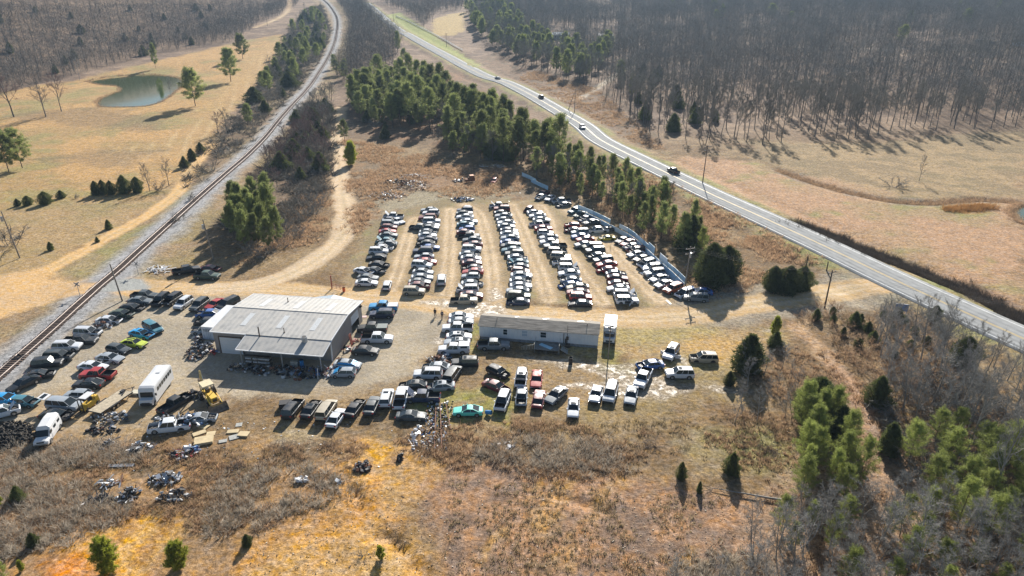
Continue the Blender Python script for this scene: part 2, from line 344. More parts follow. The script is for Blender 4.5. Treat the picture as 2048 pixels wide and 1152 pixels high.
# clay bank in the foreground
clay = lambda i: lerp(lerp(C(.54,.30,.12), C(.52,.34,.165), sst(n2[i], .35, .65)), C(.38,.22,.11), sst(n3[i], .50, .68)*.6)
red = lambda i: lerp(lerp(C(.60,.25,.085), C(.58,.36,.14), sst(n2[i], .4, .65)), C(.30,.17,.09), sst(n3[i], .5, .66)*.6)
area(poly((-40,885),(300,890),(700,880),(800,900),(760,1000),(600,1200),(-40,1200)), two((.42,.26,.14),(.33,.22,.13), n3), 3, 5, .8)
area(poly((150,1000),(420,960),(640,960),(560,1080),(430,1160),(330,1160),(300,1060)), two((.36,.24,.14),(.28,.20,.13), n2), 3, 5, .8)
area(poly((30,1210),(70,1130),(170,1080),(250,1045),(310,1030),(325,1070),(280,1120),(300,1210)), red, 2, 5, .9)
area(poly((430,1210),(490,1110),(580,1050),(650,1010),(680,955),(715,905),(795,900),(805,930),(775,985),(800,1060),(880,1120),(940,1210)), clay, 2.5, 6, .9)
area(poly((640,1010),(700,1000),(790,1080),(830,1200),(600,1200)), (.52,.37,.20), 3, 6, .5)
area(poly((735,880),(800,905),(790,925),(745,912)), (.52,.31,.10), 1, 2)
area(poly((560,850),(640,850),(650,880),(560,875)), (.43,.33,.19), 2, 3, .7)
dg = X*0.82+Y*0.57                     # streaks running down the slope
ns = fbm(X*0.9-Y*0.5, dg*0.28, 6, 1, 4)
P = poly((800,925),(1060,930),(1350,960),(1560,1030),(1620,1200),(900,1200),(860,1060))
area(P, lambda i: lerp(lerp(C(.36,.23,.15), C(.22,.16,.125), sst(n3[i], .4, .7)), C(.47,.30,.14), sst(ns[i]+.35*(n3[i]-.5), .52, .68)*.75), 2, 5, .95)
area(poly((0,885),(180,890),(420,905),(640,885),(700,905),(500,950),(300,945),(0,925)), two((.25,.18,.11),(.17,.13,.09), n3), 2, 4, .8)
area(poly((1540,900),(1740,880),(2060,860),(2060,1200),(1500,1200)), two((.34,.24,.17),(.26,.19,.14), n3), 2, 5, .85)
area(poly((1350,860),(1560,840),(1600,900),(1560,960),(1400,930)), two((.27,.25,.12),(.25,.2,.13), n2), 2, 5, .8)
# gravel beds and paving
strip(RAIL, 3.5, lambda i: lerp(C(.38,.385,.40), C(.28,.285,.295), n5[i]), .7, 1.4, zone=2)
strip(RAIL, 5.2, lambda i: lerp(C(.38,.38,.385), C(.29,.285,.28), n5[i]), 1.4, 2.4, .6)
area(poly((-20,556),(60,556),(150,570),(200,566),(190,586),(150,590),(100,602),(-20,640)), two((.61,.42,.235),(.56,.40,.245), n2), 1, 1.5, zone=1)
area(poly((283,562),(330,566),(330,590),(270,583)), two((.56,.41,.25),(.49,.37,.235), n2), 1, 1.5, zone=1)
area(poly((172,583),(203,562),(285,558),(300,577),(262,581),(225,584)), (.36,.37,.36), .3, .3, zone=5)
area(poly((565,880),(575,850),(640,862),(620,900)), (.30,.27,.21), 2, 3, .5)
# wet mud that catches the low sun
for P in [poly((1030,710),(1140,720),(1225,728),(1290,725),(1310,750),(1340,760),(1385,775),(1330,800),(1270,790),(1235,765),(1180,748),(1100,732)),
          poly((1110,765),(1180,758),(1250,772),(1300,778),(1260,800),(1200,782),(1120,782)), poly((1370,770),(1420,772),(1500,785),(1440,782)), poly((1355,715),(1376,714),(1372,725)),
          poly((832,610),(850,596),(930,600),(1000,612),(1010,622),(940,628),(880,615)), poly((975,575),(1000,570),(1000,592),(980,600)), poly((870,680),(885,660),(892,690),(884,715)),
          poly((945,620),(1015,625),(1010,633),(950,630)), poly((1062,740),(1086,742),(1090,770),(1064,765)), poly((1480,668),(1560,655),(1550,662))]:
    idx, d = area(P, (.34,.29,.23), .8, 2.2, .7, wet=.85)
col0 *= np.array([.94, .925, .90], np.float32); lum = col0.mean(1, keepdims=True); col0 = np.clip(lum+(col0-lum)*1.22, .01, .85).astype(np.float32)
grd = bpy.data.materials.new('ground_soil'); grd.use_nodes = True
N, Lk = grd.node_tree.nodes, grd.node_tree.links; B = N['Principled BSDF']
at = N.new('ShaderNodeAttribute'); at.attribute_name = 'Col'; aw = N.new('ShaderNodeAttribute'); aw.attribute_name = 'Wet'
geo = N.new('ShaderNodeNewGeometry')
def gnoise(s, d=8, r=.6):
    n = N.new('ShaderNodeTexNoise'); n.inputs['Scale'].default_value = s; n.inputs['Detail'].default_value = d; n.inputs['Roughness'].default_value = r; Lk.new(geo.outputs['Position'], n.inputs['Vector']); return n
def mrange(src, a, b, c, d):
    m = N.new('ShaderNodeMapRange'); m.inputs[1].default_value = a; m.inputs[2].default_value = b; m.inputs[3].default_value = c; m.inputs[4].default_value = d; Lk.new(src, m.inputs[0]); return m.outputs[0]
def mul(a, b):
    m = N.new('ShaderNodeMath'); m.operation = 'MULTIPLY'; Lk.new(a, m.inputs[0]); Lk.new(b, m.inputs[1]); return m.outputs[0]
fa = gnoise(1.6, 8, .72); fb = gnoise(0.35, 6, .65); fc = gnoise(7.0, 3, .7)
f = mul(mul(mrange(fa.outputs[0], .36, .64, .55, 1.42), mrange(fb.outputs[0], .38, .62, .84, 1.16)), mrange(fc.outputs[0], .36, .64, .70, 1.30))
aa = N.new('ShaderNodeAttribute'); aa.attribute_name = 'Amp'; fm = N.new('ShaderNodeMix'); Lk.new(aa.outputs['Fac'], fm.inputs[0]); fm.inputs[2].default_value = 1.0; Lk.new(f, fm.inputs[3])
vm = N.new('ShaderNodeVectorMath'); vm.operation = 'SCALE'; Lk.new(at.outputs['Color'], vm.inputs[0]); Lk.new(fm.outputs[0], vm.inputs['Scale'])
hs = N.new('ShaderNodeHueSaturation'); Lk.new(vm.outputs[0], hs.inputs['Color']); Lk.new(mrange(gnoise(0.9, 4).outputs[0], .3, .7, .75, 1.2), hs.inputs['Saturation'])
Lk.new(hs.outputs[0], B.inputs['Base Color'])
wm = mul(aw.outputs['Fac'], mrange(gnoise(0.8, 6, .7).outputs[0], .38, .62, 0, 1))
Lk.new(mrange(wm, .15, .6, .95, .36), B.inputs['Roughness']); Lk.new(mrange(wm, .15, .6, .15, 1.0), B.inputs['Specular IOR Level'])
bp = N.new('ShaderNodeBump'); bp.inputs['Strength'].default_value = 1.0; bp.inputs['Distance'].default_value = .22; Lk.new(fa.outputs[0], bp.inputs['Height']); Lk.new(bp.outputs[0], B.inputs['Normal'])
nx, ny = len(GX), len(GY)
I = np.arange(nx*ny).reshape(ny, nx)
Q = np.stack([I[:-1, :-1], I[:-1, 1:], I[1:, 1:], I[1:, :-1]], -1).reshape(-1, 4)
fz = ZONE[Q[:, 0]]
for pp in (resample(poly((172,163),(205,155),(250,150),(310,149),(358,156),(366,168),(352,182),(335,195),(318,205),(290,212),(250,214),(205,213),(196,208),(200,198),(225,187),(240,180),(232,172),(205,170)), 3), poly((2022,424),(2035,413),(2070,408),(2110,420),(2110,450),(2060,452),(2040,445))):
    k = np.nonzero((X > pp[:, 0].min()-5) & (X < pp[:, 0].max()+5) & (Y > pp[:, 1].min()-5) & (Y < pp[:, 1].max()+5))[0]
    ZZ.reshape(-1)[k] -= .55*sst(sdf(X[k], Y[k], pp), -1.5, 1.5)
VV = np.stack([X, Y, ZZ.ravel()], 1)
for z, nm in [(0, 'ground'), (1, 'dirt_road'), (2, 'railway_ballast'), (3, 'car_lot_ground'), (4, 'yard_ground'), (5, 'crossing_pavement')]:
    q = Q[fz == z]; u, inv = np.unique(q, return_inverse=True)
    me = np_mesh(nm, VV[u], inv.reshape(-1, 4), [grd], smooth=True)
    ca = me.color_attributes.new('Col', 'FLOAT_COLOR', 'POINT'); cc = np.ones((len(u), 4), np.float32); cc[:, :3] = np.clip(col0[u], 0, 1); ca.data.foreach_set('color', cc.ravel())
    wa = me.attributes.new('Wet', 'FLOAT', 'POINT'); wa.data.foreach_set('value', WET[u]); wa = me.attributes.new('Amp', 'FLOAT', 'POINT'); wa.data.foreach_set('value', AMP[u])
    tag(ob(nm, me), kind='structure')
def zat(x, y):                          # fast height lookup on the built sheet
    x = np.asarray(x, float); y = np.asarray(y, float)
    i = np.clip(np.searchsorted(GX, x)-1, 0, nx-2); j = np.clip(np.searchsorted(GY, y)-1, 0, ny-2)
    a = np.clip((x-GX[i])/(GX[i+1]-GX[i]), 0, 1); b = np.clip((y-GY[j])/(GY[j+1]-GY[j]), 0, 1)
    return (ZZ[j, i]*(1-a)+ZZ[j, i+1]*a)*(1-b)+(ZZ[j+1, i]*(1-a)+ZZ[j+1, i+1]*a)*b
def Tz(x, y): return zat(x, y)

# ------------------------------------------------------------ highway, markings, railway, ponds
def normals(P):
    d = np.gradient(P, axis=0); d /= np.linalg.norm(d, axis=1)[:, None]; return np.stack([-d[:, 1], d[:, 0]], 1)
def ribbon(P, offs, dz, z0=None):
    Nn = normals(P); rows = []
    zc = zat(P[:, 0], P[:, 1]) if z0 is None else z0
    for o in offs: q = P+Nn*o; rows.append(np.stack([q[:, 0], q[:, 1], zc+dz], 1))
    V = np.stack(rows, 1); n, k = V.shape[:2]; I = np.arange(n*k).reshape(n, k)
    return V.reshape(-1, 3), np.stack([I[:-1, :-1], I[:-1, 1:], I[1:, 1:], I[1:, :-1]], -1).reshape(-1, 4)
H2 = resample(HWY, 2.0); zc = zat(H2[:, 0], H2[:, 1]); zc = np.convolve(np.pad(zc, 6, 'edge'), np.ones(13)/13, 'valid')+0.12
asph = mat('asphalt', (.29,.295,.29), .95, spec=.06, var=.2, scale=.35, bump=.15)
N, Lk = asph.node_tree.nodes, asph.node_tree.links
def road(name, P, half, dz, m, z0, kind='structure', smooth_edge=.25):
    V, F = ribbon(P, [-half-smooth_edge, -half, -half*.5, 0, half*.5, half, half+smooth_edge], dz, z0)
    V = V.reshape(len(P), 7, 3); V[:, 0, 2] -= .5; V[:, 6, 2] -= .5
    return tag(ob(name, np_mesh(name, V.reshape(-1, 3), F, [m], smooth=False)), kind=kind)
road('highway', H2, 5.3, 0, asph, zc)
paint_w = mat('road_paint_white', (.72,.74,.74), .6, var=.2, scale=2); paint_y = mat('road_paint_yellow', (.62,.42,.10), .6, var=.15, scale=2)
trk = mat('asphalt_worn', (.335,.34,.335), .95, spec=.06, var=.12, scale=.6)
mw = []; 
def strips(name, specs, m, dz):
    Vs, Fs, o = [], [], 0
    for a, b in specs:
        V, F = ribbon(H2, [a, b], dz, zc); Vs.append(V); Fs.append(F+o); o += len(V)
    tag(ob(name, np_mesh(name, np.vstack(Vs), np.vstack(Fs), [m])), kind='structure')
strips('wheel_tracks', [(-3.35,-2.55), (-1.75,-.95), (.95,1.75), (2.55,3.35)], trk, .004)
strips('edge_lines', [(-4.32,-4.14), (4.14,4.32)], paint_w, .010)
strips('centre_lines', [(-.24,-.10), (.10,.24)], paint_y, .010)
R2 = resample(RAIL, 1.5); zr = zat(R2[:, 0], R2[:, 1])
tie = mat('sleeper_wood', (.115,.080,.062), .9, var=.35, scale=1.5); steel = mat('rail_steel', (.24,.20,.18), .5, .5, var=.1); rust = mat('rust', (.20,.09,.05), .85, var=.4, scale=4)
rt = empty('railway_track', (R2[-20][0], R2[-20][1], zr[-20]), 0, 'single railway track of two steel rails on brown sleepers curving into the woods', 'railway track')
def rail_mesh(off):
    V = []; Nn = normals(R2)
    for o, z in ((off-.05, .16), (off-.04, .34), (off+.04, .34), (off+.05, .16)): q = R2+Nn*o; V.append(np.stack([q[:, 0], q[:, 1], zr+z], 1))
    V = np.stack(V, 1); n = len(R2); I = np.arange(n*4).reshape(n, 4)
    return np_mesh('rail', V.reshape(-1, 3)-np.array(rt.location), np.stack([I[:-1, :-1], I[:-1, 1:], I[1:, 1:], I[1:, :-1]], -1).reshape(-1, 4), [steel])
for o_ in (-.76, .76): part('rail', rail_mesh(o_), rt)
seg = np.cumsum(np.r_[0, np.hypot(*np.diff(R2, axis=0).T)]); s_ = np.arange(0, seg[-1], .62)
sx = np.interp(s_, seg, R2[:, 0]); sy = np.interp(s_, seg, R2[:, 1]); szz = np.interp(s_, seg, zr); Nn = normals(R2)
ex = np.interp(s_, seg, Nn[:, 0]); ey = np.interp(s_, seg, Nn[:, 1]); dx, dy = -ey, ex
mb_v = []; jit = RNG.normal(0, .06, len(s_))
for a, b, c in [(-1,-1,0),(1,-1,0),(1,1,0),(-1,1,0),(-1,-1,1),(1,-1,1),(1,1,1),(-1,1,1)]:
    mb_v.append(np.stack([sx+ex*(a*1.3+jit)+dx*b*.13, sy+ey*(a*1.3+jit)+dy*b*.13, szz+(.17 if c else -.1)], 1))
V = np.stack(mb_v, 1).reshape(-1, 3)-np.array(rt.location); o8 = np.arange(len(s_))[:, None]*8
F = np.concatenate([o8+np.array(f) for f in [(4,5,6,7),(0,1,5,4),(1,2,6,5),(2,3,7,6),(3,0,4,7)]])
tag(part('sleepers', np_mesh('sleepers', V, F, [tie]), rt), kind='stuff')
water = mat('pond_water', (.045,.070,.020), .06, spec=.35, bump=0); 
wb = water.node_tree; nb = wb.nodes.new('ShaderNodeTexNoise'); nb.inputs['Scale'].default_value = 1.2; b2 = wb.nodes.new('ShaderNodeBump'); b2.inputs['Strength'].default_value = .08; b2.inputs['Distance'].default_value = .05
wb.links.new(nb.outputs[0], b2.inputs['Height']); wb.links.new(b2.outputs[0], wb.nodes['Principled BSDF'].inputs['Normal'])
def pond(name, pts, z, label=None):
    P = resample(np.vstack([poly(*pts), poly(pts[0])]), 2.5)[:-1]; c = P.mean(0)
    m = MB(); m.v = [(p[0], p[1], z) for p in P]; m.f = [tuple(range(len(P)))]; m.m = [0]
    a = sum(P[i][0]*P[(i+1) % len(P)][1]-P[(i+1) % len(P)][0]*P[i][1] for i in range(len(P)))
    if a < 0: m.f = [tuple(reversed(m.f[0]))]
    tag(ob(name, m.mesh(name, [water])), kind='structure')
    return P
POND1 = pond('pond_water', [(172,163),(205,155),(250,150),(310,149),(358,156),(366,168),(352,182),(335,195),(318,205),(290,212),(250,214),(205,213),(196,208),(200,198),(225,187),(240,180),(232,172),(205,170)], 1.0)
pz = float(T_full(*G(2040, 432)))
POND2 = pond('pond_water', [(2022,424),(2035,413),(2070,408),(2110,420),(2110,450),(2060,452),(2040,445)], pz-.15)
ORD = ['first','second','third','fourth','fifth','sixth','seventh','eighth','ninth','tenth','eleventh','twelfth','thirteenth','fourteenth','fifteenth','sixteenth','seventeenth','eighteenth','nineteenth','twentieth','twenty-first','twenty-second','twenty-third','twenty-fourth','twenty-fifth','twenty-sixth','twenty-seventh','twenty-eighth']
# ------------------------------------------------------------ vegetation builders
def tri_blades(P, D, Wd, ln, wd):
    """triangles from points P along D with base width wd"""
    A = P+Wd*wd[:, None]*.5; B_ = P-Wd*wd[:, None]*.5; T = P+D*ln[:, None]
    V = np.stack([A, B_, T], 1).reshape(-1, 3); F = np.arange(len(V)).reshape(-1, 3); return V, F
def unit(v): return v/np.maximum(np.linalg.norm(v, axis=-1, keepdims=True), 1e-9)
def tubes(segs, sides):
    Vs, Fs, o = [], [], 0
    for p0, p1, r0, r1 in segs:
        d = p1-p0; L = np.linalg.norm(d)
        if L < 1e-6: continue
        d = d/L; u = np.cross(d, [0, 0, 1.0] if abs(d[2]) < .9 else [1.0, 0, 0]); u /= np.linalg.norm(u); w = np.cross(d, u)
        a = np.arange(sides)*2*math.pi/sides; ring = np.cos(a)[:, None]*u+np.sin(a)[:, None]*w
        Vs.append(np.vstack([p0+ring*r0, p1+ring*r1])); i = np.arange(sides); j = (i+1) % sides
        Fs.append(np.stack([i, j, j+sides, i+sides], 1)+o); o += 2*sides
    return np.vstack(Vs), np.vstack(Fs)
def join(parts):
    Vs, Fs, o = [], [], 0
    for V, F in parts: Vs.append(V); Fs.append(F+o); o += len(V)
    return np.vstack(Vs), np.vstack(Fs)
def q2t(F): return np.vstack([F[:, [0, 1, 2]], F[:, [0, 2, 3]]]) if F.shape[1] == 4 else F
BARK = mat('bark_grey', (.15,.13,.11), .9, var=.25, scale=2, rnd=.25); BARKP = mat('bark_pine', (.13,.09,.065), .9, var=.25, scale=2, rnd=.2)
TWIG = mat('twigs_grey', (.225,.21,.18), .9, var=.15, scale=.3, rnd=.25); TWIGR = mat('twigs_reddish', (.19,.125,.11), .9, var=.15, scale=.3, rnd=.15); TWIGP = mat('twigs_pale', (.30,.285,.26), .9, var=.2, scale=.3, rnd=.2)
NEED = mat('pine_needles', (.22,.25,.085), .7, var=.5, scale=.4, rnd=.35, trans=.5); NEEDN = mat('fresh_pine_needles', (.28,.32,.085), .7, var=.4, scale=1.2, rnd=.2, trans=.5); NEEDY = mat('young_pine_needles', (.30,.33,.04), .7, var=.35, scale=1.5, rnd=.12, trans=.5); CED = mat('cedar_foliage', (.115,.135,.045), .8, var=.45, scale=1.2, rnd=.3, trans=.35)
BR = mat('dry_brush', (.42,.29,.18), .95, var=.6, scale=1.3, rnd=.2, trans=.4); GRS = mat('dry_grass', (.42,.33,.19), .95, var=.3, scale=.2, rnd=.2, trans=.3); BRG = mat('grey_brush', (.46,.40,.32), .95, var=.55, scale=1.6, rnd=.25, trans=.4)
def branch(rng, p, d, L, r, n=3, up=.12, wob=.16):
    pts = [p]; d = unit(d)
    for i in range(n):
        d = unit(d+rng.normal(0, wob, 3)+np.array([0, 0, up])); pts.append(pts[-1]+d*L/n)
    segs = [(pts[i], pts[i+1], r*(1-i/n*.75), r*(1-(i+1)/n*.75)) for i in range(n)]
    return pts, segs
def bare_tree(seed, h=14.0, low=.35, spread=.32, nl=11, ntw=15, wtw=.045, lean=.03, fat=1.0, sub=5):
    rng = np.random.default_rng(seed); segs, segs2, tw = [], [], []
    tp, ts = branch(rng, np.array([0, 0, -.3]), np.array([rng.normal(0, lean), rng.normal(0, lean), 1]), h*.92, .018*h*fat, 7, .05, .05); segs += ts
    def at_(pts, t): k = min(int(t*(len(pts)-1)), len(pts)-2); f = t*(len(pts)-1)-k; return pts[k]*(1-f)+pts[k+1]*f
    for i in range(nl):
        t = low+(1-low)*(i+.5)/nl*.98; az = i*2.4+rng.uniform(-.5, .5); el = rng.uniform(.35, .8)+t*.3
        L = h*spread*(1.15-t*.75)*rng.uniform(.75, 1.2)
        bp_, bs = branch(rng, at_(tp, t), np.array([math.cos(az)*math.cos(el), math.sin(az)*math.cos(el), math.sin(el)]), L, .0075*h*fat*(1.25-t), 4, .14, .18); segs += bs
        for j in range(sub):
            t2 = .3+.7*(j+.6)/sub; a0 = rng.normal(0, 1, 3); dd = unit(unit(bp_[-1]-bp_[0])*.9+unit(a0)*.75)
            cp, cs = branch(rng, at_(bp_, min(t2, .99)), dd, L*.5*rng.uniform(.6, 1.1), .0026*h*fat, 3, .12, .2); segs2 += cs
            for q in range(ntw):
                tw.append((at_(cp, rng.uniform(.15, .99)), unit(unit(cp[-1]-cp[0])*.6+rng.normal(0, .55, 3)+np.array([0, 0, .25])), h*rng.uniform(.035, .085)))
    tV, tF = tubes(segs, 5); cV, cF = tubes(segs2, 3)
    P = np.array([a for a, _, _ in tw]); D = np.array([b for _, b, _ in tw]); L = np.array([c for _, _, c in tw])
    Wd = unit(np.cross(D, rng.normal(0, 1, D.shape))); bV, bF = tri_blades(P, D, Wd, L, np.full(len(L), wtw)*h/14)
    P2 = P+D*L[:, None]*.45; D2 = unit(D+rng.normal(0, .6, D.shape)); b2 = tri_blades(P2, D2, unit(np.cross(D2, rng.normal(0, 1, D.shape))), L*.6, np.full(len(L), wtw*.8)*h/14)
    return (tV, tF), join([(cV, q2t(cF)), (bV, bF), b2])
def pine(seed, h=15.0, low=.30, wide=2.7, nb=34, ncl=5, blades=15, bl=.62, bw=.13, cone=1.0):
    rng = np.random.default_rng(seed); tp, ts = branch(rng, np.array([0, 0, -.3]), np.array([rng.normal(0, .03), rng.normal(0, .03), 1]), h*.97, .0115*h, 6, .05, .02); segs, cl = [], []
    for i in range(nb):
        t = low+(1-low)*(i/nb)**.85; az = i*2.39996+rng.uniform(-.4, .4); k = t*(len(tp)-1); q = min(int(k), len(tp)-2); p = tp[q]*(1-(k-q))+tp[q+1]*(k-q)
        s = (t-low)/(1-low); R_ = wide*(min(1.0, .55+1.6*s) if s < .35 else 1.08-cone*.85*(s-.35)/.65)*rng.uniform(.65, 1.15)
        el = .05+.65*s
        bp_, bs = branch(rng, p, np.array([math.cos(az)*math.cos(el), math.sin(az)*math.cos(el), math.sin(el)]), R_, .028, 3, .10, .12); segs += bs
        for j in range(ncl):
            u = .35+.65*(j+rng.uniform(.2, 1))/ncl; k = min(u, .999)*3; q = int(k); cl.append(bp_[q]*(1-(k-q))+bp_[q+1]*(k-q)+rng.normal(0, .18, 3))
    for j in range(4): cl.append(tp[-1]+rng.normal(0, .25, 3))
    cl = np.array(cl); n = len(cl)*blades; P = np.repeat(cl, blades, 0)+rng.normal(0, .26, (n, 3)); D = unit(rng.normal(0, 1, (n, 3))+np.array([0, 0, .45]))
    bV = tri_blades(P, D, unit(np.cross(D, rng.normal(0, 1, D.shape))), rng.uniform(.6, 1.15, n)*bl, rng.uniform(.7, 1.2, n)*bw)
    tV, tF = tubes(ts, 6); sV, sF = tubes(segs, 3)
    return (np.vstack([tV, sV]), np.vstack([tF, sF+len(tV)])), bV
def cedar(seed, h=5.0, r=1.5, n=4200, flat=.5, bl=.42, bw=.15):
    rng = np.random.default_rng(seed); z = rng.random(n)**1.35; a = rng.uniform(0, 2*math.pi, n)
    lob = 1+.26*np.sin(a*2+seed*1.7+z*4)+.20*np.sin(a*5+z*11+seed)+.16*np.sin(z*17+a*3+seed*2)+rng.normal(0, .10, n)
    prof = np.where(z < .15, .78+z*1.4, (1.0-((np.maximum(z, .15)-.15)/.85)**(1.1+flat)))*r*lob+.05; rr = prof*(.45+.6*rng.random(n)**.6)
    P = np.stack([np.cos(a)*rr, np.sin(a)*rr, .02*h+z*h*.94], 1); D = unit(np.stack([np.cos(a)*.8, np.sin(a)*.8, np.full(n, .75)], 1)+rng.normal(0, .5, (n, 3)))
    b = tri_blades(P, D, unit(np.cross(D, rng.normal(0, 1, D.shape))), rng.uniform(.6, 1.3, n)*bl, rng.uniform(.7, 1.2, n)*bw)
    hs_ = [(np.array([0, 0, h*z0]), np.array([0, 0, h*z1]), r*a0, r*a1) for z0, z1, a0, a1 in ((.02, .12, .5, .62), (.12, .45, .62, .52-.1*(flat < 1)), (.45, .8, .52-.1*(flat < 1), .12))]
    hv, hf = tubes(hs_, 8)
    t = tubes([(np.array([0, 0, -.2]), np.array([0, 0, h*.85]), .035*h**.7, .01)], 5); return t, join([b, (hv, q2t(hf))])
def bush(seed, h=2.0, r=1.3, stems=12, tw=26, wd=.03):
    rng = np.random.default_rng(seed); segs, P, D, L = [], [], [], []
    for i in range(stems):
        a = rng.uniform(0, 6.283); el = rng.uniform(.6, 1.4); q = np.array([math.cos(a), math.sin(a), 0])*rng.uniform(0, r*.4)
        bp_, bs = branch(rng, q, np.array([math.cos(a)*math.cos(el), math.sin(a)*math.cos(el), math.sin(el)]), h*rng.uniform(.6, 1.05), .02, 3, .02, .2); segs += bs
        for j in range(tw):
            u = rng.uniform(.25, .99)*3; k = int(u); P.append(bp_[k]*(1-u+k)+bp_[k+1]*(u-k)); D.append(unit(unit(bp_[-1]-bp_[0])*.6+rng.normal(0, .6, 3))); L.append(h*rng.uniform(.12, .32))
    P, D, L = map(np.array, (P, D, L)); return tubes(segs, 3), tri_blades(P, D, unit(np.cross(D, rng.normal(0, 1, D.shape))), L, np.full(len(L), wd*h/2+.008))
GEN = {}; _cur = [None]
def tree_meshes(kind, gen, bark, leaf):
    GEN.setdefault(_cur[0], []).append(gen)
    (tV, tF), (cV, cF) = gen; return np_mesh(kind+'_trunk', tV, tF, [bark]), np_mesh(kind+'_crown', cV, cF, [leaf])
LIB = {}
def lib(key, n, fn): _cur[0] = key; LIB[key] = [fn(i) for i in range(n)]
lib('bare', 6, lambda i: tree_meshes('bare', bare_tree(10+i, 14, .45, .26, 12, 26, .034, .02, .8), BARK, TWIG))
lib('barered', 2, lambda i: tree_meshes('bare', bare_tree(30+i, 14, .30, .42, 13, 20, .05), BARK, TWIGR))
lib('barewide', 3, lambda i: tree_meshes('bare', bare_tree(40+i, 14, .25, .42, 13, 18, .045), BARK, TWIG))
lib('barepale', 4, lambda i: tree_meshes('bare', bare_tree(50+i, 14, .25, .36, 13, 20, .035, .12, .8), mat('bark_pale', (.26,.24,.215), .9, var=.25, scale=2, rnd=.2), TWIGP))
lib('pine', 6, lambda i: tree_meshes('pine', pine(60+i, 15, .24+.05*(i % 3), 3.3+.35*(i % 3), 42, 6, 17, .78, .17, .85), BARKP, NEED))
lib('pinewide', 2, lambda i: tree_meshes('pine', pine(70+i, 15, .22, 5.4, 54, 8, 18, .9, .19, .75), BARKP, NEED))
lib('pineyoung', 3, lambda i: tree_meshes('pine', pine(80+i, 15, .05, 6.6, 70, 7, 16, 1.9, .36, .8), BARKP, NEEDY))
lib('pinenear', 4, lambda i: tree_meshes('pine', pine(85+i, 15, .12, 5.0, 56, 9, 18, .80, .085, .85), BARKP, NEEDN))
lib('cedar', 5, lambda i: tree_meshes('cedar', cedar(90+i, 5, 1.35+.12*i), BARKP, CED))
lib('cedarbig', 3, lambda i: tree_meshes('cedar', cedar(95+i, 5, 2.3, 8500, 1.6, .36, .12), BARKP, CED))
lib('bush', 3, lambda i: tree_meshes('bush', bush(100+i), BARK, TWIG))
lib('bushbrown', 3, lambda i: tree_meshes('bush', bush(104+i, 2, 1.4, 16, 26), BARK, BR))
REFH = dict(bare=14, barered=14, barewide=14, barepale=14, pine=15, pinewide=15, pineyoung=15, pinenear=15, cedar=5, cedarbig=5, bush=2, bushbrown=2)
CROWN = {'bush': 'twigs', 'bushbrown': 'twigs'}
NM = dict(bare='bare_tree', barered='bare_tree', barewide='bare_tree', barepale='bare_tree', pine='pine_tree', pinewide='pine_tree', pineyoung='young_pine_tree', pinenear='pine_tree', cedar='cedar_tree', cedarbig='cedar_tree', bush='bare_bush', bushbrown='brown_bush')
CT = dict(bare='tree', barered='tree', barewide='tree', barepale='tree', pine='pine tree', pinewide='pine tree', pineyoung='pine tree', pinenear='pine tree', cedar='cedar tree', cedarbig='cedar tree', bush='bush', bushbrown='bush')
def plant(kind, x, y, h, label, group=None, wide=1.0, z=None, var=None, rz=None):
    PLN.append((kind, x, y, h, label, group, wide))
PLN = []
def plant_now(kind, x, y, h, label, group=None, wide=1.0, z=None, var=None, rz=None):
    ms = LIB[kind]; tm, cm = ms[random.randrange(len(ms)) if var is None else var % len(ms)]
    z = float(zat(x, y)) if z is None else z; s = h/REFH[kind]
    r = empty(NM[kind], (x, y, z), random.uniform(0, 6.28) if rz is None else rz, label, CT[kind], group); r.scale = (s*wide, s*wide, s)
    ob('stems' if 'bush' in kind else 'trunk', tm, r); ob(CROWN.get(kind, 'crown'), cm, r); return r
def scatter(P, n, mind=0.0, rng=None, avoid=None):
    rng = rng or RNG; out = []; x0, y0 = P.min(0); x1, y1 = P.max(0); k = 0
    cand = rng.uniform((x0, y0), (x1, y1), (n*25, 2)); cand = cand[inside(cand[:, 0], cand[:, 1], P)]
    if avoid is not None: cand = cand[avoid(cand[:, 0], cand[:, 1])]
    if mind <= 0: return cand[:n]
    cell = {}; 
    for p in cand:
        c = (int(p[0]//mind), int(p[1]//mind)); ok = True
        for i in (-1, 0, 1):
            for j in (-1, 0, 1):
                for q in cell.get((c[0]+i, c[1]+j), ()):
                    if (p[0]-q[0])**2+(p[1]-q[1])**2 < mind*mind: ok = False; break
        if ok: cell.setdefault(c, []).append(p); out.append(p)
        if len(out) >= n: break
    return np.array(out).reshape(-1, 2)
offroad = lambda x, y: (dline(x, y, TRAIL) > 3.2) & (dline(x, y, HWY) > 9.5) & (dline(x, y, RAIL) > 7.5) & np.logical_and.reduce([dline(x, y, P) > h+1.2 for P, h in DIRT.values()])

# ---- the large bare woods: the nearest 290 trees as things, the rest one mass
WOODS_R = poly((1330,296),(1290,262),(1235,215),(1200,185),(1150,165),(1110,150),(1060,142),(1000,105),(945,55),(940,8),(1000,2),(2300,2),(2300,262),(2050,255),(1850,262),(1640,285),(1500,290))
WOODS_L = poly((-260,2),(600,2),(575,25),(520,45),(470,82),(330,105),(150,150),(0,190),(-260,220))
WOODS_M = poly((672,2),(735,2),(770,45),(800,85),(790,130),(745,165),(700,175),(672,150),(690,110),(700,60),(690,25))
WOODS_T = poly((745,2),(930,2),(925,20),(870,28),(850,60),(800,20))
clear = [poly((1095,62),(1150,60),(1150,90),(1100,92)), poly((1172,62),(1235,60),(1235,88),(1180,90)), poly((1975,82),(2015,82),(2015,104),(1975,104))]
def ok_r(x, y):
    m = offroad(x, y)
    for c in clear: m &= ~inside(x, y, c)
    return m & (fbm(x, y, 30, 2, 2) > .30)
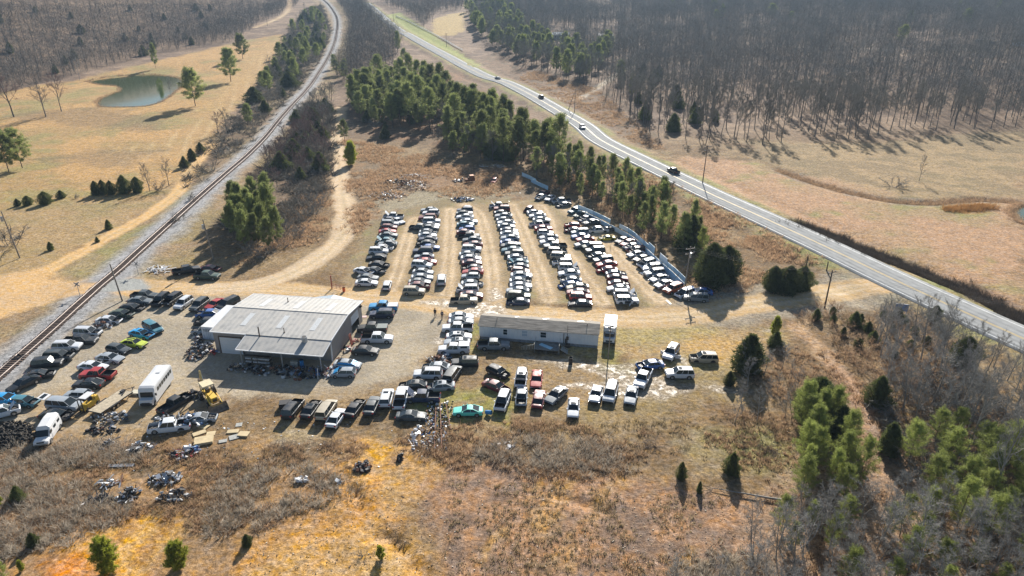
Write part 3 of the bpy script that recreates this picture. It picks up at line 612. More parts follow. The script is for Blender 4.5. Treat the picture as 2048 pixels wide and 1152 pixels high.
pr = scatter(WOODS_R, 6800, 4.4, avoid=ok_r); pl = scatter(WOODS_L, 2600, 6.3, avoid=offroad); pm = scatter(WOODS_M, 420, 4.6, avoid=offroad); pt = scatter(WOODS_T, 260, 6, avoid=offroad)
nr, nl_, nm_, nt_ = (pr[np.hypot(*pr.T).argsort()], pl[np.hypot(*pl.T).argsort()], pm[np.hypot(*pm.T).argsort()], pt)
print('woods', len(nr), len(nl_), len(nm_), len(nt_))
def infr(p): x, y = PR(p[0], p[1], 10.0); return -30 < x < 2078
ind = [(p, 'leafless grey tree at the near side of the hillside wood right of the highway', 'leafless trees at the foot of the right wood', 'bare') for p in nr[:215] if infr(p)]
ind += [(p, 'leafless grey tree along the lower edge of the wood left of the pond', 'leafless trees at the edge of the left wood', 'barewide') for p in nl_[:90] if infr(p)]
ind += [(p, 'leafless grey tree in the strip between railway and highway behind the pines', 'leafless trees between railway and highway', 'barewide') for p in nm_[:70] if infr(p)]
ind = ind[:150]; used = set((round(float(p[0]), 3), round(float(p[1]), 3)) for p, *_ in ind)
for p, lb, gp, k in ind:
    wood = 'right' in gp
    plant(k, p[0], p[1], random.uniform(13, 20) if wood else random.uniform(10, 15), lb, gp, .85)
def far_tree(seed, ntw, spread, low, wt):
    rng = np.random.default_rng(seed); h = 14.0; top = np.array([rng.normal(0, .6), rng.normal(0, .6), h*.9])
    t = tubes([(np.array([0, 0, -.5]), top*.5, .19, .14), (top*.5, top, .14, .03)], 3); n = ntw; z = low+(1-low)*rng.random(n)**.8; a = rng.uniform(0, 6.283, n)
    rr = h*spread*np.sqrt(np.clip(1-((z-.62)/.42)**2, .05, 1))*np.sqrt(rng.random(n)); P = np.stack([np.cos(a)*rr, np.sin(a)*rr, z*h*.9], 1)
    D = unit(np.stack([np.cos(a)*.5, np.sin(a)*.5, np.full(n, .8)], 1)+rng.normal(0, .5, (n, 3)))
    b = tri_blades(P, D, unit(np.cross(D, rng.normal(0, 1, D.shape))), rng.uniform(.9, 2.3, n), rng.uniform(.6, 1.3, n)*wt)
    m = 7; zz = rng.uniform(low, .8, m); a = rng.uniform(0, 6.283, m); P = np.stack([np.zeros(m), np.zeros(m), zz*h*.85], 1); D = unit(np.stack([np.cos(a), np.sin(a), rng.uniform(.7, 1.6, m)], 1))
    l = tri_blades(P, D, unit(np.cross(D, rng.normal(0, 1, D.shape))), rng.uniform(3, 5.5, m), np.full(m, .16))
    tV, tF = t[0], q2t(t[1]); V, F = join([(tV, tF), l, b]); mi = np.zeros(len(F), int); mi[len(tF)+m:] = 1; return V, F, mi
def mass(name, groups, mats, label, cat, hr=(9, 16)):
    Vs, Fs, Ms, o = [], [], [], 0
    for protos, pts, off in groups:
        if not len(pts): continue
        zz = zat(pts[:, 0], pts[:, 1]); which = RNG.integers(0, len(protos), len(pts)); s = RNG.uniform(hr[0], hr[1], len(pts))/14; a = RNG.uniform(0, 6.283, len(pts))
        for w, (V, F, mi) in enumerate(protos):
            k = np.nonzero(which == w)[0]
            if not len(k): continue
            ca, sa = np.cos(a[k])[:, None], np.sin(a[k])[:, None]; sc = s[k][:, None]
            VX = (V[None, :, 0]*ca-V[None, :, 1]*sa)*sc+pts[k, 0][:, None]; VY = (V[None, :, 0]*sa+V[None, :, 1]*ca)*sc+pts[k, 1][:, None]; VZ = V[None, :, 2]*sc+zz[k][:, None]
            Vs.append(np.stack([VX, VY, VZ], -1).reshape(-1, 3)); Fs.append((F[None]+np.arange(len(k))[:, None, None]*len(V)).reshape(-1, 3)+o); Ms.append(np.tile(mi+off, len(k))); o += len(k)*len(V)
    me = np_mesh(name, np.vstack(Vs), np.vstack(Fs), mats, np.concatenate(Ms)); return tag(ob(name, me), label, cat, kind='stuff')
fr = [far_tree(200+i, 230, .30, .38, .085) for i in range(8)]; fl = [far_tree(210+i, 230, .44, .12, .14) for i in range(5)]
rest = lambda A: np.array([p for p in A if (round(float(p[0]), 3), round(float(p[1]), 3)) not in used]).reshape(-1, 2)
TW2 = mat('far_twigs', (.22,.21,.185), .9, var=.3, scale=.05); TW3 = mat('far_twigs_brown', (.155,.143,.122), .9, var=.35, scale=.05)
mass('far_woodland', [(fr, rest(nr), 0)], [BARK, TW2], 'dense leafless grey woodland covering the hillside right of the highway', 'woodland', (11, 20))
mass('far_woodland', [(fl, rest(nl_), 0), (fl, rest(nt_), 0), (fl, rest(nm_), 0)], [BARK, TW3], 'dense leafless brown-grey woodland above the pond and along the railway', 'woodland', (10, 16))
# ---- evergreens standing in the woods and between the roads
def grove(P, n, kind, hr, label, group, mind=3.0, wide=(.85, 1.15), extra=None):
    av = offroad if extra is None else (lambda x, y: offroad(x, y) & extra(x, y))
    for p in scatter(P, n, mind, avoid=av):
        plant(kind, p[0], p[1], random.uniform(*hr), label, group, random.uniform(*wide))
grove(poly((770,165),(830,172),(880,200),(950,238),(1030,278),(1100,312),(1150,345),(1060,335),(960,322),(905,312),(870,262),(790,264),(720,245),(700,215),(730,185)), 165, 'pine', (8, 19), 'tall green pine in the wood between the gravel lane and the highway', 'pines between the gravel lane and the highway', 4.2, (.85, 1.25))
grove(poly((770,165),(830,172),(950,238),(1100,312),(1150,345),(960,322),(905,312),(870,262),(720,245),(700,215)), 60, 'barewide', (7, 12), 'leafless tree among the pines between lane and highway', 'leafless trees among the pines between lane and highway', 4.5)
grove(poly((700,215),(790,190),(900,230),(1060,300),(1060,335),(905,320),(860,270),(730,255)), 60, 'bush', (2, 4), 'brown undergrowth bush below the tall pines', 'undergrowth below the tall pines', 4, (1.1, 1.7))
grove(poly((690,205),(790,150),(880,200),(1050,290),(1000,320),(900,290),(720,300)), 22, 'cedar', (3, 6), 'small dark cedar under the tall pines by the gravel lane', 'cedars under the tall pines', 4)
grove(poly((1070,345),(1160,345),(1250,378),(1320,425),(1370,455),(1400,480),(1380,520),(1290,478),(1240,440),(1170,402),(1100,372),(1062,350)), 56, 'pine', (6, 11), 'slender green pine in the belt behind the white sheet fence', 'pines behind the white sheet fence', 2.8, (.7, 1.1))
grove(poly((1060,335),(1150,335),(1270,390),(1350,445),(1230,425),(1100,368)), 34, 'bare', (7, 11), 'thin leafless tree among the pines behind the white sheet fence', 'leafless trees behind the white sheet fence', 3, (.6, .8))
grove(poly((930,20),(1020,28),(1060,75),(1130,100),(1180,110),(1230,95),(1200,150),(1160,170),(1040,120),(960,80)), 105, 'pinewide', (12, 17), 'dark green pine at the wood edge above the highway', 'pines at the wood edge above the highway', 4.6, (.75, 1.05))
grove(poly((1180,150),(1260,130),(1400,180),(1500,260),(1340,290),(1230,210)), 14, 'cedar', (5, 9), 'dark evergreen among the leafless trees right of the highway', 'evergreens in the right wood', 9)
grove(poly((1300,20),(2040,20),(2040,110),(1300,110)), 12, 'pine', (12, 16), 'lone green pine far back in the hillside wood', 'pines far back in the hillside wood', 30, (1.2, 1.6))
grove(poly((0,20),(560,10),(400,90),(150,140),(0,180)), 26, 'cedar', (5, 8), 'dark evergreen among the leafless trees left of the railway', 'evergreens in the left wood', 16)
grove(poly((640,30),(655,80),(632,130),(560,200),(500,268),(440,322),(425,300),(500,215),(545,130),(575,80),(610,30)), 34, 'cedar', (4.5, 9), 'dark cedar in the hedge along the left side of the railway', 'cedars along the railway', 3.4, (1.1, 1.7))
grove(poly((640,15),(660,60),(640,120),(560,205),(500,275),(420,330),(400,310),(500,215),(545,125),(580,60),(610,15)), 90, 'barewide', (6, 11), 'leafless tree in the hedge along the left side of the railway', 'leafless trees along the railway', 3.2)
grove(poly((640,30),(650,80),(630,125),(560,195),(500,262),(480,250),(500,215),(545,130),(575,80),(610,30)), 28, 'pinewide', (8, 13), 'rounded green pine in the hedge along the left side of the railway', 'pines in the railway hedge', 4, (.8, 1.1))
grove(poly((645,10),(662,60),(628,150),(530,260),(430,335),(385,380),(375,365),(405,305),(500,205),(545,122),(575,72),(610,18)), 110, 'bush', (2.5, 4.5), 'dark scrub bush in the hedge left of the railway', 'scrub in the railway hedge', 2.8, (1, 1.7))
grove(poly((645,50),(700,150),(690,170),(650,160),(632,180),(625,190)), 8, 'pine', (7, 11), 'green pine close to the right side of the railway curve', 'pines right of the railway curve', 5, (1.1, 1.5))
grove(poly((622,200),(668,180),(668,300),(650,350),(610,370),(560,385),(520,400),(500,390),(560,290),(600,240)), 62, 'barered', (6, 10), 'leafless reddish brown tree between railway and gravel lane', 'reddish leafless trees between railway and lane', 3)
grove(poly((600,230),(668,210),(660,340),(600,372),(540,372),(560,290)), 40, 'bush', (2.5, 4.5), 'grey scrub bush between railway and gravel lane', 'scrub between railway and lane', 3, (1, 1.6))
grove(poly((600,230),(668,210),(660,340),(600,372),(540,372),(560,290)), 18, 'cedar', (4, 7), 'dark cedar among the brown trees between railway and gravel lane', 'cedars between railway and lane', 3.6, (1.1, 1.6))
grove(poly((440,462),(470,500),(560,508),(580,470),(540,420),(480,420)), 20, 'pinewide', (8, 11), 'dense green pine in the clump beside the railway', 'pines in the clump beside the railway', 2.6, (.6, .8))
grove(poly((440,440),(560,440),(590,385),(650,380),(655,400),(600,470),(540,520),(480,512)), 50, 'bush', (2, 3.5), 'leafless grey bush beside the pine clump and the lane', 'grey bushes beside the pine clump', 2.8, (1, 1.6))
grove(poly((1585,845),(1740,850),(1745,1010),(1600,1020)), 14, 'pinenear', (5.5, 8), 'green pine in the close stand left of the red dirt trail', 'pines left of the red dirt trail', 2.2, (.8, 1.1))
grove(poly((1810,880),(2060,850),(2080,1090),(1830,1060)), 24, 'pinenear', (4, 7), 'green pine in the stand at the lower right', 'pines at the lower right', 2.6, (1.0, 1.3))
grove(poly((1560,1060),(1750,1000),(1880,1080),(2080,1110),(2100,1230),(1560,1240)), 20, 'pinenear', (3.5, 5.8), 'green pine low among pale leafless trees at the bottom right', 'pines at the bottom right', 3, (.9, 1.2))
grove(poly((1740,660),(1980,720),(2080,800),(2080,860),(1830,870),(1770,800)), 44, 'barepale', (6, 11), 'pale leafless tree on the slope below the highway', 'pale leafless trees below the highway', 2.8)
grove(poly((1480,730),(1580,740),(1600,800),(1560,860),(1450,850)), 15, 'barepale', (3, 5.5), 'small leafless tree left of the big round cedar', 'small leafless trees by the big cedar', 3)
grove(poly((1480,1090),(1800,1020),(2080,1100),(2100,1260),(1500,1260)), 72, 'barepale', (4.5, 8), 'pale leafless tree at the bottom right', 'pale leafless trees at the bottom right', 2.1)
grove(poly((1180,1190),(1480,1170),(1480,1270),(1180,1270)), 12, 'barepale', (4, 6.5), 'leafless tree top at the bottom edge right of centre', 'leafless trees at the bottom edge', 3)
grove(poly((1640,620),(1800,640),(1860,690),(1800,720),(1660,680)), 14, 'cedarbig', (1.4, 2.4), 'low dark cedar in the brush below the road sign', 'low cedars below the blue sign', 3.5, (.6, .9))
grove(poly((1560,600),(1640,590),(1700,640),(1840,650),(1940,720),(1900,780),(1740,760),(1640,700)), 60, 'bushbrown', (1.2, 2.4), 'brown leafless bush on the slope below the highway', 'brown bushes below the highway', 2.6, (1, 1.6))
grove(poly((1760,800),(1860,760),(2060,820),(2060,960),(1800,960)), 60, 'bush', (1.8, 3.4), 'grey leafless bush under the pale trees at the right', 'grey bushes at the right', 2.4, (1, 1.6))
# ---- trees and bushes one can point to
for k, px, py, h, w, lb in [
 ('pinewide',391,212,17.5,1.12,'broad green pine alone beside the pond, nearest the water'), ('pinewide',462,164,19,1.1,'tall broad pine in the left field, front one of a pair'), ('pinewide',486,118,17,1.05,'dark pine behind the broad pine at the field edge'),
 ('pinewide',312,138,16,.5,'slim pine standing at the far bank of the pond'), ('barered',28,234,20,1,'leafless reddish tree nearest the left edge, left of the pond'), ('barewide',92,234,17,1.05,'leafless pale grey tree, middle of three left of the pond'),
 ('barered',123,223,18,.8,'leafless reddish tree closest to the pond of the three left of it'), ('barepale',342,194,11,.6,'thin bare sapling at the right bank of the pond'), ('pinewide',18,344,14,1.0,'green pine at the left edge, left one of a pair'), ('pinewide',45,336,13,1.1,'green pine at the left edge, right one of a pair'),
 ('barepale',160,160,13,.9,'whitish leafless tree at the wood edge behind the pond'), ('bush',20,490,6.5,1.3,'large round grey leafless bush at the left edge by the pole'), ('cedar',36,412,2.2,1.2,'smallest cedar at the left end of the field ditch'), ('cedarbig',57,410,2.8,.9,'low wide cedar beside the smallest one on the ditch'),
 ('cedarbig',92,408,3.8,.9,'round cedar by the ditch with a shadow before it'), ('cedar',123,396,2.4,1.3,'small cedar standing alone on the field ditch'), ('cedarbig',193,390,4.4,.6,'cedar at the left of the row of three on the ditch'), ('cedarbig',208,389,4.6,.55,'middle cedar of the row of three on the ditch'), ('cedarbig',224,389,4.4,.6,'right cedar of the row of three on the ditch'),
 ('cedar',250,386,5.6,1.1,'pointed cedar left of the leafless trees on the ditch'), ('cedarbig',276,384,4.8,.7,'cedar just right of the pointed cedar on the ditch'), ('barewide',300,382,8.5,.8,'leafless tree over the cedars on the field ditch'), ('barewide',338,372,9,.8,'leafless tree where the ditch meets the dirt road'), ('bush',315,380,4,1.4,'dense grey bush between the two leafless ditch trees'), ('barered',436,268,9,1,'leafless tree right of the broad lone pine, by the railway hedge'),
 ('bush',150,397,1.4,1.6,'low brown bush on the field ditch right of the lone cedar'), ('cedar',218,458,2.6,1,'small upright cedar beside the sandy road'), ('cedar',195,484,1.4,1,'tiny cedar on the edge of the sandy road'), ('cedar',102,500,2.1,1.1,'small round cedar near the leaning pole at the left'),
 ('cedar',370,335,4,1,'cedar at the bend of the dirt road, left side'), ('cedar',385,322,4.5,1.1,'taller cedar behind the one at the dirt road bend'), ('cedar',402,306,4,1,'cedar farthest up the dirt road bend'), ('bush',360,440,2.6,1.6,'dark bush on the railway bank'), ('bush',378,400,2.4,1.7,'dark bush beside the narrow dirt road and railway'),
 ('pineyoung',702,330,7.5,.8,'yellow green pine beside the top of the gravel lane'), ('pine',690,285,9,1.3,'green pine leaning over the gravel lane'), ('cedarbig',985,318,8,.9,'rounded bright green cedar at the head of the lot'), ('cedarbig',1012,322,7,.9,'rounded green cedar right of the bright one at the lot head'), ('barered',1072,358,9,.8,'reddish leafless tree at the far end of the white fence'),
 ('cedarbig',1420,568,9.5,.75,'very dark wide cedar behind the near end of the fence'), ('cedarbig',1450,560,8,.8,'green wide cedar right of the very dark one'), ('cedar',1378,500,9,1.1,'tall dark cedar behind the middle of the fence'), ('pinenear',1400,520,8,.7,'light green pine between the tall cedar and the fence end'), ('cedarbig',1545,580,5.5,.8,'dark spreading cedar left part of the roadside clump'), ('cedarbig',1575,585,6,.9,'dark spreading cedar in the middle of the roadside clump'), ('cedarbig',1603,580,5.5,.75,'dark spreading cedar at the right of the roadside clump'),
 ('cedar',1495,742,7,1.15,'tall dark cedar left of the red dirt trail head'), ('pineyoung',1549,672,3.6,.7,'small bright pine above the dark cedar'), ('cedar',1550,694,3.2,1.2,'small dark cedar under the small bright pine'), ('bush',1565,700,1.7,1.5,'grey bush right of the small bright pine'), ('cedarbig',1632,832,6.8,.85,'largest round dark green cedar beside the trail'), ('cedarbig',1672,880,6,.7,'olive cedar in front of the largest round one'),
 ('cedarbig',1752,812,5.4,.65,'green cedar right of the red dirt trail'), ('cedarbig',1462,948,3.5,.6,'conical cedar on the grassy slope in front'), ('cedarbig',1362,958,2.8,.42,'thin brownish cedar on the grassy slope'), ('cedar',1398,985,1.8,.6,'thin leaning cedar below the brownish one'), ('cedar',1775,905,5,1,'dark cedar beside the trail at the lower right'), ('cedar',1458,770,2.6,.9,'small dark cedar left of the tall dark cedar'),
 ('pineyoung',220,1142,4.3,.85,'bright yellow green young pine at the lower left, left one'), ('pineyoung',357,1136,3.5,.95,'bright yellow green young pine at the lower left, right one'), ('cedar',495,1090,1.6,1,'tiny dark cedar at the lower left centre'), ('pineyoung',762,1118,1.7,.8,'tiny yellow green pine beside the clay gully'), ('bush',727,1112,1.1,1.1,'tiny grey bush left of the tiny gully pine'), ('pineyoung',45,1142,1.5,.6,'tiny bright pine in the lower left corner'), ('pinenear',8,1165,3.4,.8,'green pine cut by the lower left corner'), ('cedar',38,1000,2.2,1,'olive cedar in grey brush at the left edge'), ('pineyoung',0,1012,1.8,.7,'bright small pine cut by the left edge'), ('cedar',68,1090,1.8,1,'dark small cedar in the brush above the orange bank'),
 ('barepale',1880,745,13,.75,'tall pale bare tree rising against the highway'), ('barepale',1850,752,9,.6,'thinner bare tree left of the tall pale one'), ('barepale',1975,1010,17,.6,'tallest leaning bare tree at the right edge'), ('barepale',1935,900,13,.5,'straight bare tree between the tall ones at the right'), ('cedarbig',1925,730,5.5,.8,'dark cedar below the highway at the right'), ('cedar',1868,640,3,1.3,'small cedar beside the highway near the road sign'), ('cedar',1793,645,3.2,1.0,'dark cedar just below the road sign'), ('cedar',1708,652,3,1.2,'dark cedar in the brush left of the road sign'), ('cedar',1632,640,2.4,1.1,'cedar near the drive entrance pole'),
 ('bush',1788,375,3.6,1.8,'dense dark bush on the creek in the right field'), ('barewide',1838,362,8.5,.5,'small bare tree right of the dense bush in the field'), ('pine',1240,165,13,1.2,'green pine by the side drive off the highway'), ('pineyoung',1262,190,10,.4,'light green pine by the side drive'), ('pinewide',1443,40,15,.6,'dark round pine rising over the hillside wood'), ('pinewide',796,105,15,.6,'pine standing against the highway verge'), ('pine',806,130,11,1.3,'lower pine beside the highway verge')]:
    x, y = G(px, py); plant(k, x, y, h, lb, None, w)
LIM = {'bare_tree': 290, 'pine_tree': 290, 'cedar_tree': 285, 'bare_bush': 285, 'brown_bush': 120, 'young_pine_tree': 50}
restp = {}
bygrp = {}
for i, p in enumerate(PLN):
    if p[5]: bygrp.setdefault(p[5], []).append(i)
for g_, ii in bygrp.items():
    if len(ii) <= 28 and len(PLN[ii[0]][4].split()) <= 12:
        for k, i in enumerate(sorted(ii, key=lambda i: PR(PLN[i][1], PLN[i][2], 0)[0])): p = PLN[i]; PLN[i] = (p[0], p[1], p[2], p[3], p[4]+', '+ORD[k]+' from the left', p[5], p[6])
for nm_ in set(NM.values()):
    L_ = sorted([p for p in PLN if NM[p[0]] == nm_], key=lambda p: (p[5] is not None, math.hypot(p[1], p[2])))
    for p in L_[:LIM[nm_]]: plant_now(*p)
    restp[nm_] = L_[LIM[nm_]:]
    print(nm_, len(L_))
LBM = {'bare_tree': 'mass of leafless trees filling the strip between and behind the nearer trees', 'pine_tree': 'mass of pines behind the nearer pines above the lot', 'cedar_tree': 'mass of dark evergreens farther up the valley', 'bare_bush': 'mass of grey bushes behind the nearer ones', 'brown_bush': 'mass of brown bushes behind the nearer ones', 'young_pine_tree': 'mass of young pines'}
for nm_, L_ in restp.items():
    if not L_: continue
    Vs, Fs, Ms, o_, bark, leaf = [], [], [], 0, None, None
    for i, (kind, x, y, h, lb, gp, wide) in enumerate(L_):
        gen = GEN[kind][i % len(GEN[kind])]; (tV, tF), (cV, cF) = gen; V = np.vstack([tV, cV]); tF = q2t(tF); F = np.vstack([tF, cF+len(tV)]); s = h/REFH[kind]; a = random.uniform(0, 6.28); c_, s_ = math.cos(a), math.sin(a); z = float(zat(x, y))
        Vs.append(np.stack([(V[:, 0]*c_-V[:, 1]*s_)*s*wide+x, (V[:, 0]*s_+V[:, 1]*c_)*s*wide+y, V[:, 2]*s+z], 1)); Fs.append(F+o_); o_ += len(V); mi = np.zeros(len(F), int); mi[len(tF):] = 1; Ms.append(mi)
        bark, leaf = LIB[kind][0][0].materials[0], LIB[kind][0][1].materials[0]
    tag(ob('distant_'+nm_+'s', np_mesh('distant_'+nm_+'s', np.vstack(Vs), np.vstack(Fs), [bark, leaf], np.concatenate(Ms))), LBM[nm_], 'trees', kind='stuff')
# fallen tree
fx, fy = G(1500, 990); lg = empty('fallen_tree', (fx, fy, float(zat(fx, fy))), 0, 'fallen bare tree lying on the slope near the conical cedar', 'fallen tree')
rngf = np.random.default_rng(5); pts, sg = branch(rngf, np.array([3.5, -1.2, .3]), np.array([-1, .28, .02]), 8.5, .16, 6, .0, .04)
s2 = []
for i in range(16):
    bp_, bs = branch(rngf, pts[3+i % 4]+rngf.normal(0, .2, 3), np.array([-.7, rngf.normal(0, .8), abs(rngf.normal(0, .6))]), rngf.uniform(1.2, 2.4), .03, 3, 0, .25); s2 += bs
ob('trunk', np_mesh('trunk', *tubes(sg, 6), [mat('bark_pale')]), lg); ob('branches', np_mesh('branches', *tubes(s2, 3), [BARK]), lg)

# ---- dry brush and grass nobody could count
def tufts(name, areas, m, n, hgt, wd, nb, label, rad=.6, thr=.42, ns_=4.0, gap=.55):
    Ps = []; tot = sum(a[1] for a in areas)
    for P, w in areas:
        Ps.append(scatter(P, int(n*w/tot), gap, avoid=lambda x, y: (dline(x, y, HWY) > 6.2) & (dline(x, y, RAIL) > 5.5) & (fbm(x, y, ns_, 3, 3) > thr)))
    P = np.vstack(Ps); P = P+RNG.normal(0, .9*rad, P.shape); n = len(P); z = zat(P[:, 0], P[:, 1]); k = nb; sc = np.repeat(RNG.uniform(.45, 1.3, n)*(.6+.9*fbm(P[:, 0], P[:, 1], 6, 4, 2)), k)
    a = RNG.uniform(0, 6.283, n*k); u = RNG.random(n*k)**.6; off = np.stack([np.cos(a), np.sin(a)], 1)*(u*rad)[:, None]*sc[:, None]
    b = np.repeat(np.stack([P[:, 0], P[:, 1], z], 1), k, 0); b[:, :2] += off*.8; D = unit(np.column_stack([off*1.1+RNG.normal(0, .32, (n*k, 2)), np.ones(n*k)*.8]))
    V, F = tri_blades(b, D, unit(np.cross(D, RNG.normal(0, 1, D.shape))), RNG.uniform(.5, 1.1, n*k)*hgt*sc, RNG.uniform(.6, 1.3, n*k)*wd)
    return tag(ob(name, np_mesh(name, V, F, [m])), label, 'brush', kind='stuff')
SCR = [(poly((0,885),(400,900),(700,890),(760,880),(700,930),(620,1000),(480,1085),(300,1030),(100,1070),(-40,1100),(-40,900)), 3), (poly((780,880),(1000,840),(1250,860),(1500,870),(1540,930),(1350,945),(1100,960),(900,935)), 3.2), (poly((1550,700),(1850,700),(2060,800),(2060,1180),(1500,1180),(1450,1000),(1560,900),(1440,840)), 4)]
tufts('dry_brush', SCR, BR, 3600, .75, .085, 24, 'low brown dry brush covering the banks in front of the yard', .6, .44)
tufts('grey_brush', [(poly((-40,960),(90,950),(230,1010),(260,1030),(170,1070),(60,1110),(-40,1130)), 3), (poly((430,960),(600,930),(690,960),(640,1010),(540,1040),(420,1075)), 2.4), (poly((1000,880),(1200,880),(1270,930),(1150,950),(950,920)), 2), (poly((-20,890),(230,885),(300,925),(0,945)), 1.5), (poly((1350,1120),(1500,1090),(1600,1180),(1350,1190)), 1)], BRG, 3200, 1.0, .075, 34, 'dense grey leafless brush in patches on the near slopes', .8, .36)
tufts('dry_grass', [(poly((950,835),(1150,850),(1450,830),(1600,860),(1560,960),(1300,900),(1000,880)), 3), (poly((-40,905),(700,900),(740,1000),(400,1060),(200,1000),(-40,960)), 2.5), (poly((900,960),(1500,1000),(1520,1180),(900,1180)), 2)], GRS, 6000, .42, .08, 14, 'pale dry grass tufts on the slopes in front of the yard', .4, .40)
tufts('dry_brush', [(poly((690,330),(760,322),(1040,340),(1060,372),(1000,392),(760,398),(720,470),(700,470)), 2), (poly((560,400),(650,385),(665,430),(600,520),(470,530),(560,470)), 2), (poly((1320,470),(1390,420),(1640,520),(1600,560),(1540,590),(1440,590),(1380,560)), 3), (poly((1180,330),(1250,330),(1560,475),(1600,500),(1500,500),(1300,420)), 2), (poly((680,280),(760,290),(900,320),(700,340)), 1), (poly((1075,350),(1160,350),(1260,390),(1340,440),(1385,475),(1380,540),(1290,480),(1240,442),(1170,404),(1100,376)), 3), (poly((1060,140),(1200,180),(1290,262),(1330,300),(1280,290),(1150,215),(1040,160)), 2)], BR, 8500, 1.3, .14, 18, 'brown thicket and brush round the lot and the highway banks', 1.0, .42, 8.0, .9)
HT = mat('hedge_twigs', (.155,.14,.115), .95, var=.6, scale=.8, trans=.2)
tufts('hedge_scrub', [(poly((645,10),(662,60),(628,150),(530,260),(430,335),(385,382),(370,365),(405,305),(500,205),(545,122),(575,72),(610,18)), 3), (poly((560,215),(650,205),(668,250),(662,340),(645,375),(600,430),(560,468),(445,470),(470,420),(540,330),(600,250)), 3)], HT, 3000, 3.4, .24, 22, 'dark tangled scrub lining both sides of the railway', 1.5, .34, 14.0, 1.6)

def along(P, half, n, m, hgt, wd, nb, name, label):
    t = RNG.uniform(0, len(P)-1.001, n); k = t.astype(int); f = (t-k)[:, None]; q = P[k]*(1-f)+P[k+1]*f+RNG.normal(0, half*.5, (n, 2)); z = zat(q[:, 0], q[:, 1])
    b = np.repeat(np.column_stack([q, z]), nb, 0); b[:, :2] += RNG.normal(0, .35, (n*nb, 2)); D = unit(np.column_stack([RNG.normal(0, .55, (n*nb, 2)), np.ones(n*nb)]))
    V, F = tri_blades(b, D, unit(np.cross(D, RNG.normal(0, 1, D.shape))), RNG.uniform(.5, 1.2, n*nb)*hgt, RNG.uniform(.6, 1.3, n*nb)*wd); return tag(ob(name, np_mesh(name, V, F, [m])), label, 'brush', kind='stuff')
DB = mat('dark_thicket', (.12,.092,.068), .95, var=.4, scale=.4, trans=.1)
along(DITCH, 2.6, 3200, DB, 1.5, .09, 12, 'ditch_brush', 'dark brown thicket filling the ditch along the highway')
along(CREEK, 2.2, 1500, BR, .9, .10, 8, 'creek_brush', 'brown weeds along the creek in the right field')
for PD in (POND1, POND2): along(np.vstack([PD, PD[:1]]), 1.6, 900, BR, 1.1, .10, 8, 'pond_reeds', 'brown reeds round the bank of the pond' if PD is POND1 else 'brown reeds round the green pond at the right edge')
along(resample(poly((1895,420),(1930,418),(1978,414)), 2), 2.4, 380, mat('orange_sedge', (.46,.26,.10), .95, var=.2, scale=.5, trans=.3), 1.3, .12, 9, 'orange_sedge', 'bright orange tall sedge near the creek in the right field')
# ------------------------------------------------------------ vehicles
PAINT = mat('car_paint', objcol=True, rough=.36, coat=.2, spec=.5, var=.05, scale=1.2, dirt=.14)
GLASS = mat('car_glass', (.018,.026,.030), .10, spec=.5); DARK = mat('dark_plastic', (.022,.022,.024), .6, var=.3); RUB = mat('tyre_rubber', (.022,.021,.020), .85, var=.3, scale=3, dirt=.3)
RIM = mat('wheel_rim', (.42,.43,.44), .35, .7); LAMP = mat('headlight_glass', (.70,.72,.74), .12); TAIL = mat('tail_light_red', (.38,.02,.015), .2); ENG = mat('engine_bay', (.10,.095,.09), .6, .3, var=.7, scale=5); CHR = mat('bright_metal', (.62,.62,.62), .28, .9)
WHT = mat('white_sheet_metal', (.64,.65,.66), .4, var=.06, scale=.8, dirt=.18); YEL = mat('machine_yellow', (.72,.46,.05), .5, var=.15, scale=2, dirt=.35); WOODP = mat('weathered_wood', (.46,.39,.28), .85, var=.3, scale=2.5); TARP = mat('blue_tarp', (.04,.30,.62), .4, var=.2, scale=2, bump=.5)
SPEC = {  # L W H belt  xc0 xr0 xr1 xc1  nose deck wheel
 'S': (4.8,1.84,1.45,.95,-1.95,-1.05,.25,1.10,.74,1.0,.33), 'C': (4.6,1.82,1.34,.90,-1.75,-.75,.10,1.0,.70,.93,.33), 'H': (4.2,1.76,1.50,.97,-2.02,-1.60,.25,1.02,.78,1.0,.31),
 'V': (4.75,1.92,1.76,1.08,-2.28,-2.0,.40,1.12,.97,1.08,.37), 'M': (5.1,1.98,1.76,1.05,-2.46,-2.25,.65,1.62,.86,1.05,.34), 'P': (5.7,1.98,1.82,1.12,-.85,-.68,.72,1.36,1.0,1.12,.39), 'F': (5.4,2.0,2.05,1.2,-2.6,-2.5,1.15,1.75,1.05,1.2,.37)}
NAMES = {'S': 'sedan', 'C': 'coupe', 'H': 'hatchback', 'V': 'suv', 'M': 'minivan', 'P': 'pickup_truck', 'F': 'van'}
import bmesh
def smooth(me, ang=32):
    bm = bmesh.new(); bm.from_mesh(me); bmesh.ops.remove_doubles(bm, verts=bm.verts, dist=.002); bm.to_mesh(me); bm.free()
    me.polygons.foreach_set('use_smooth', [True]*len(me.polygons)); me.set_sharp_from_angle(angle=R(ang)); return me
def lerp1(a, b, t): return a+(b-a)*t
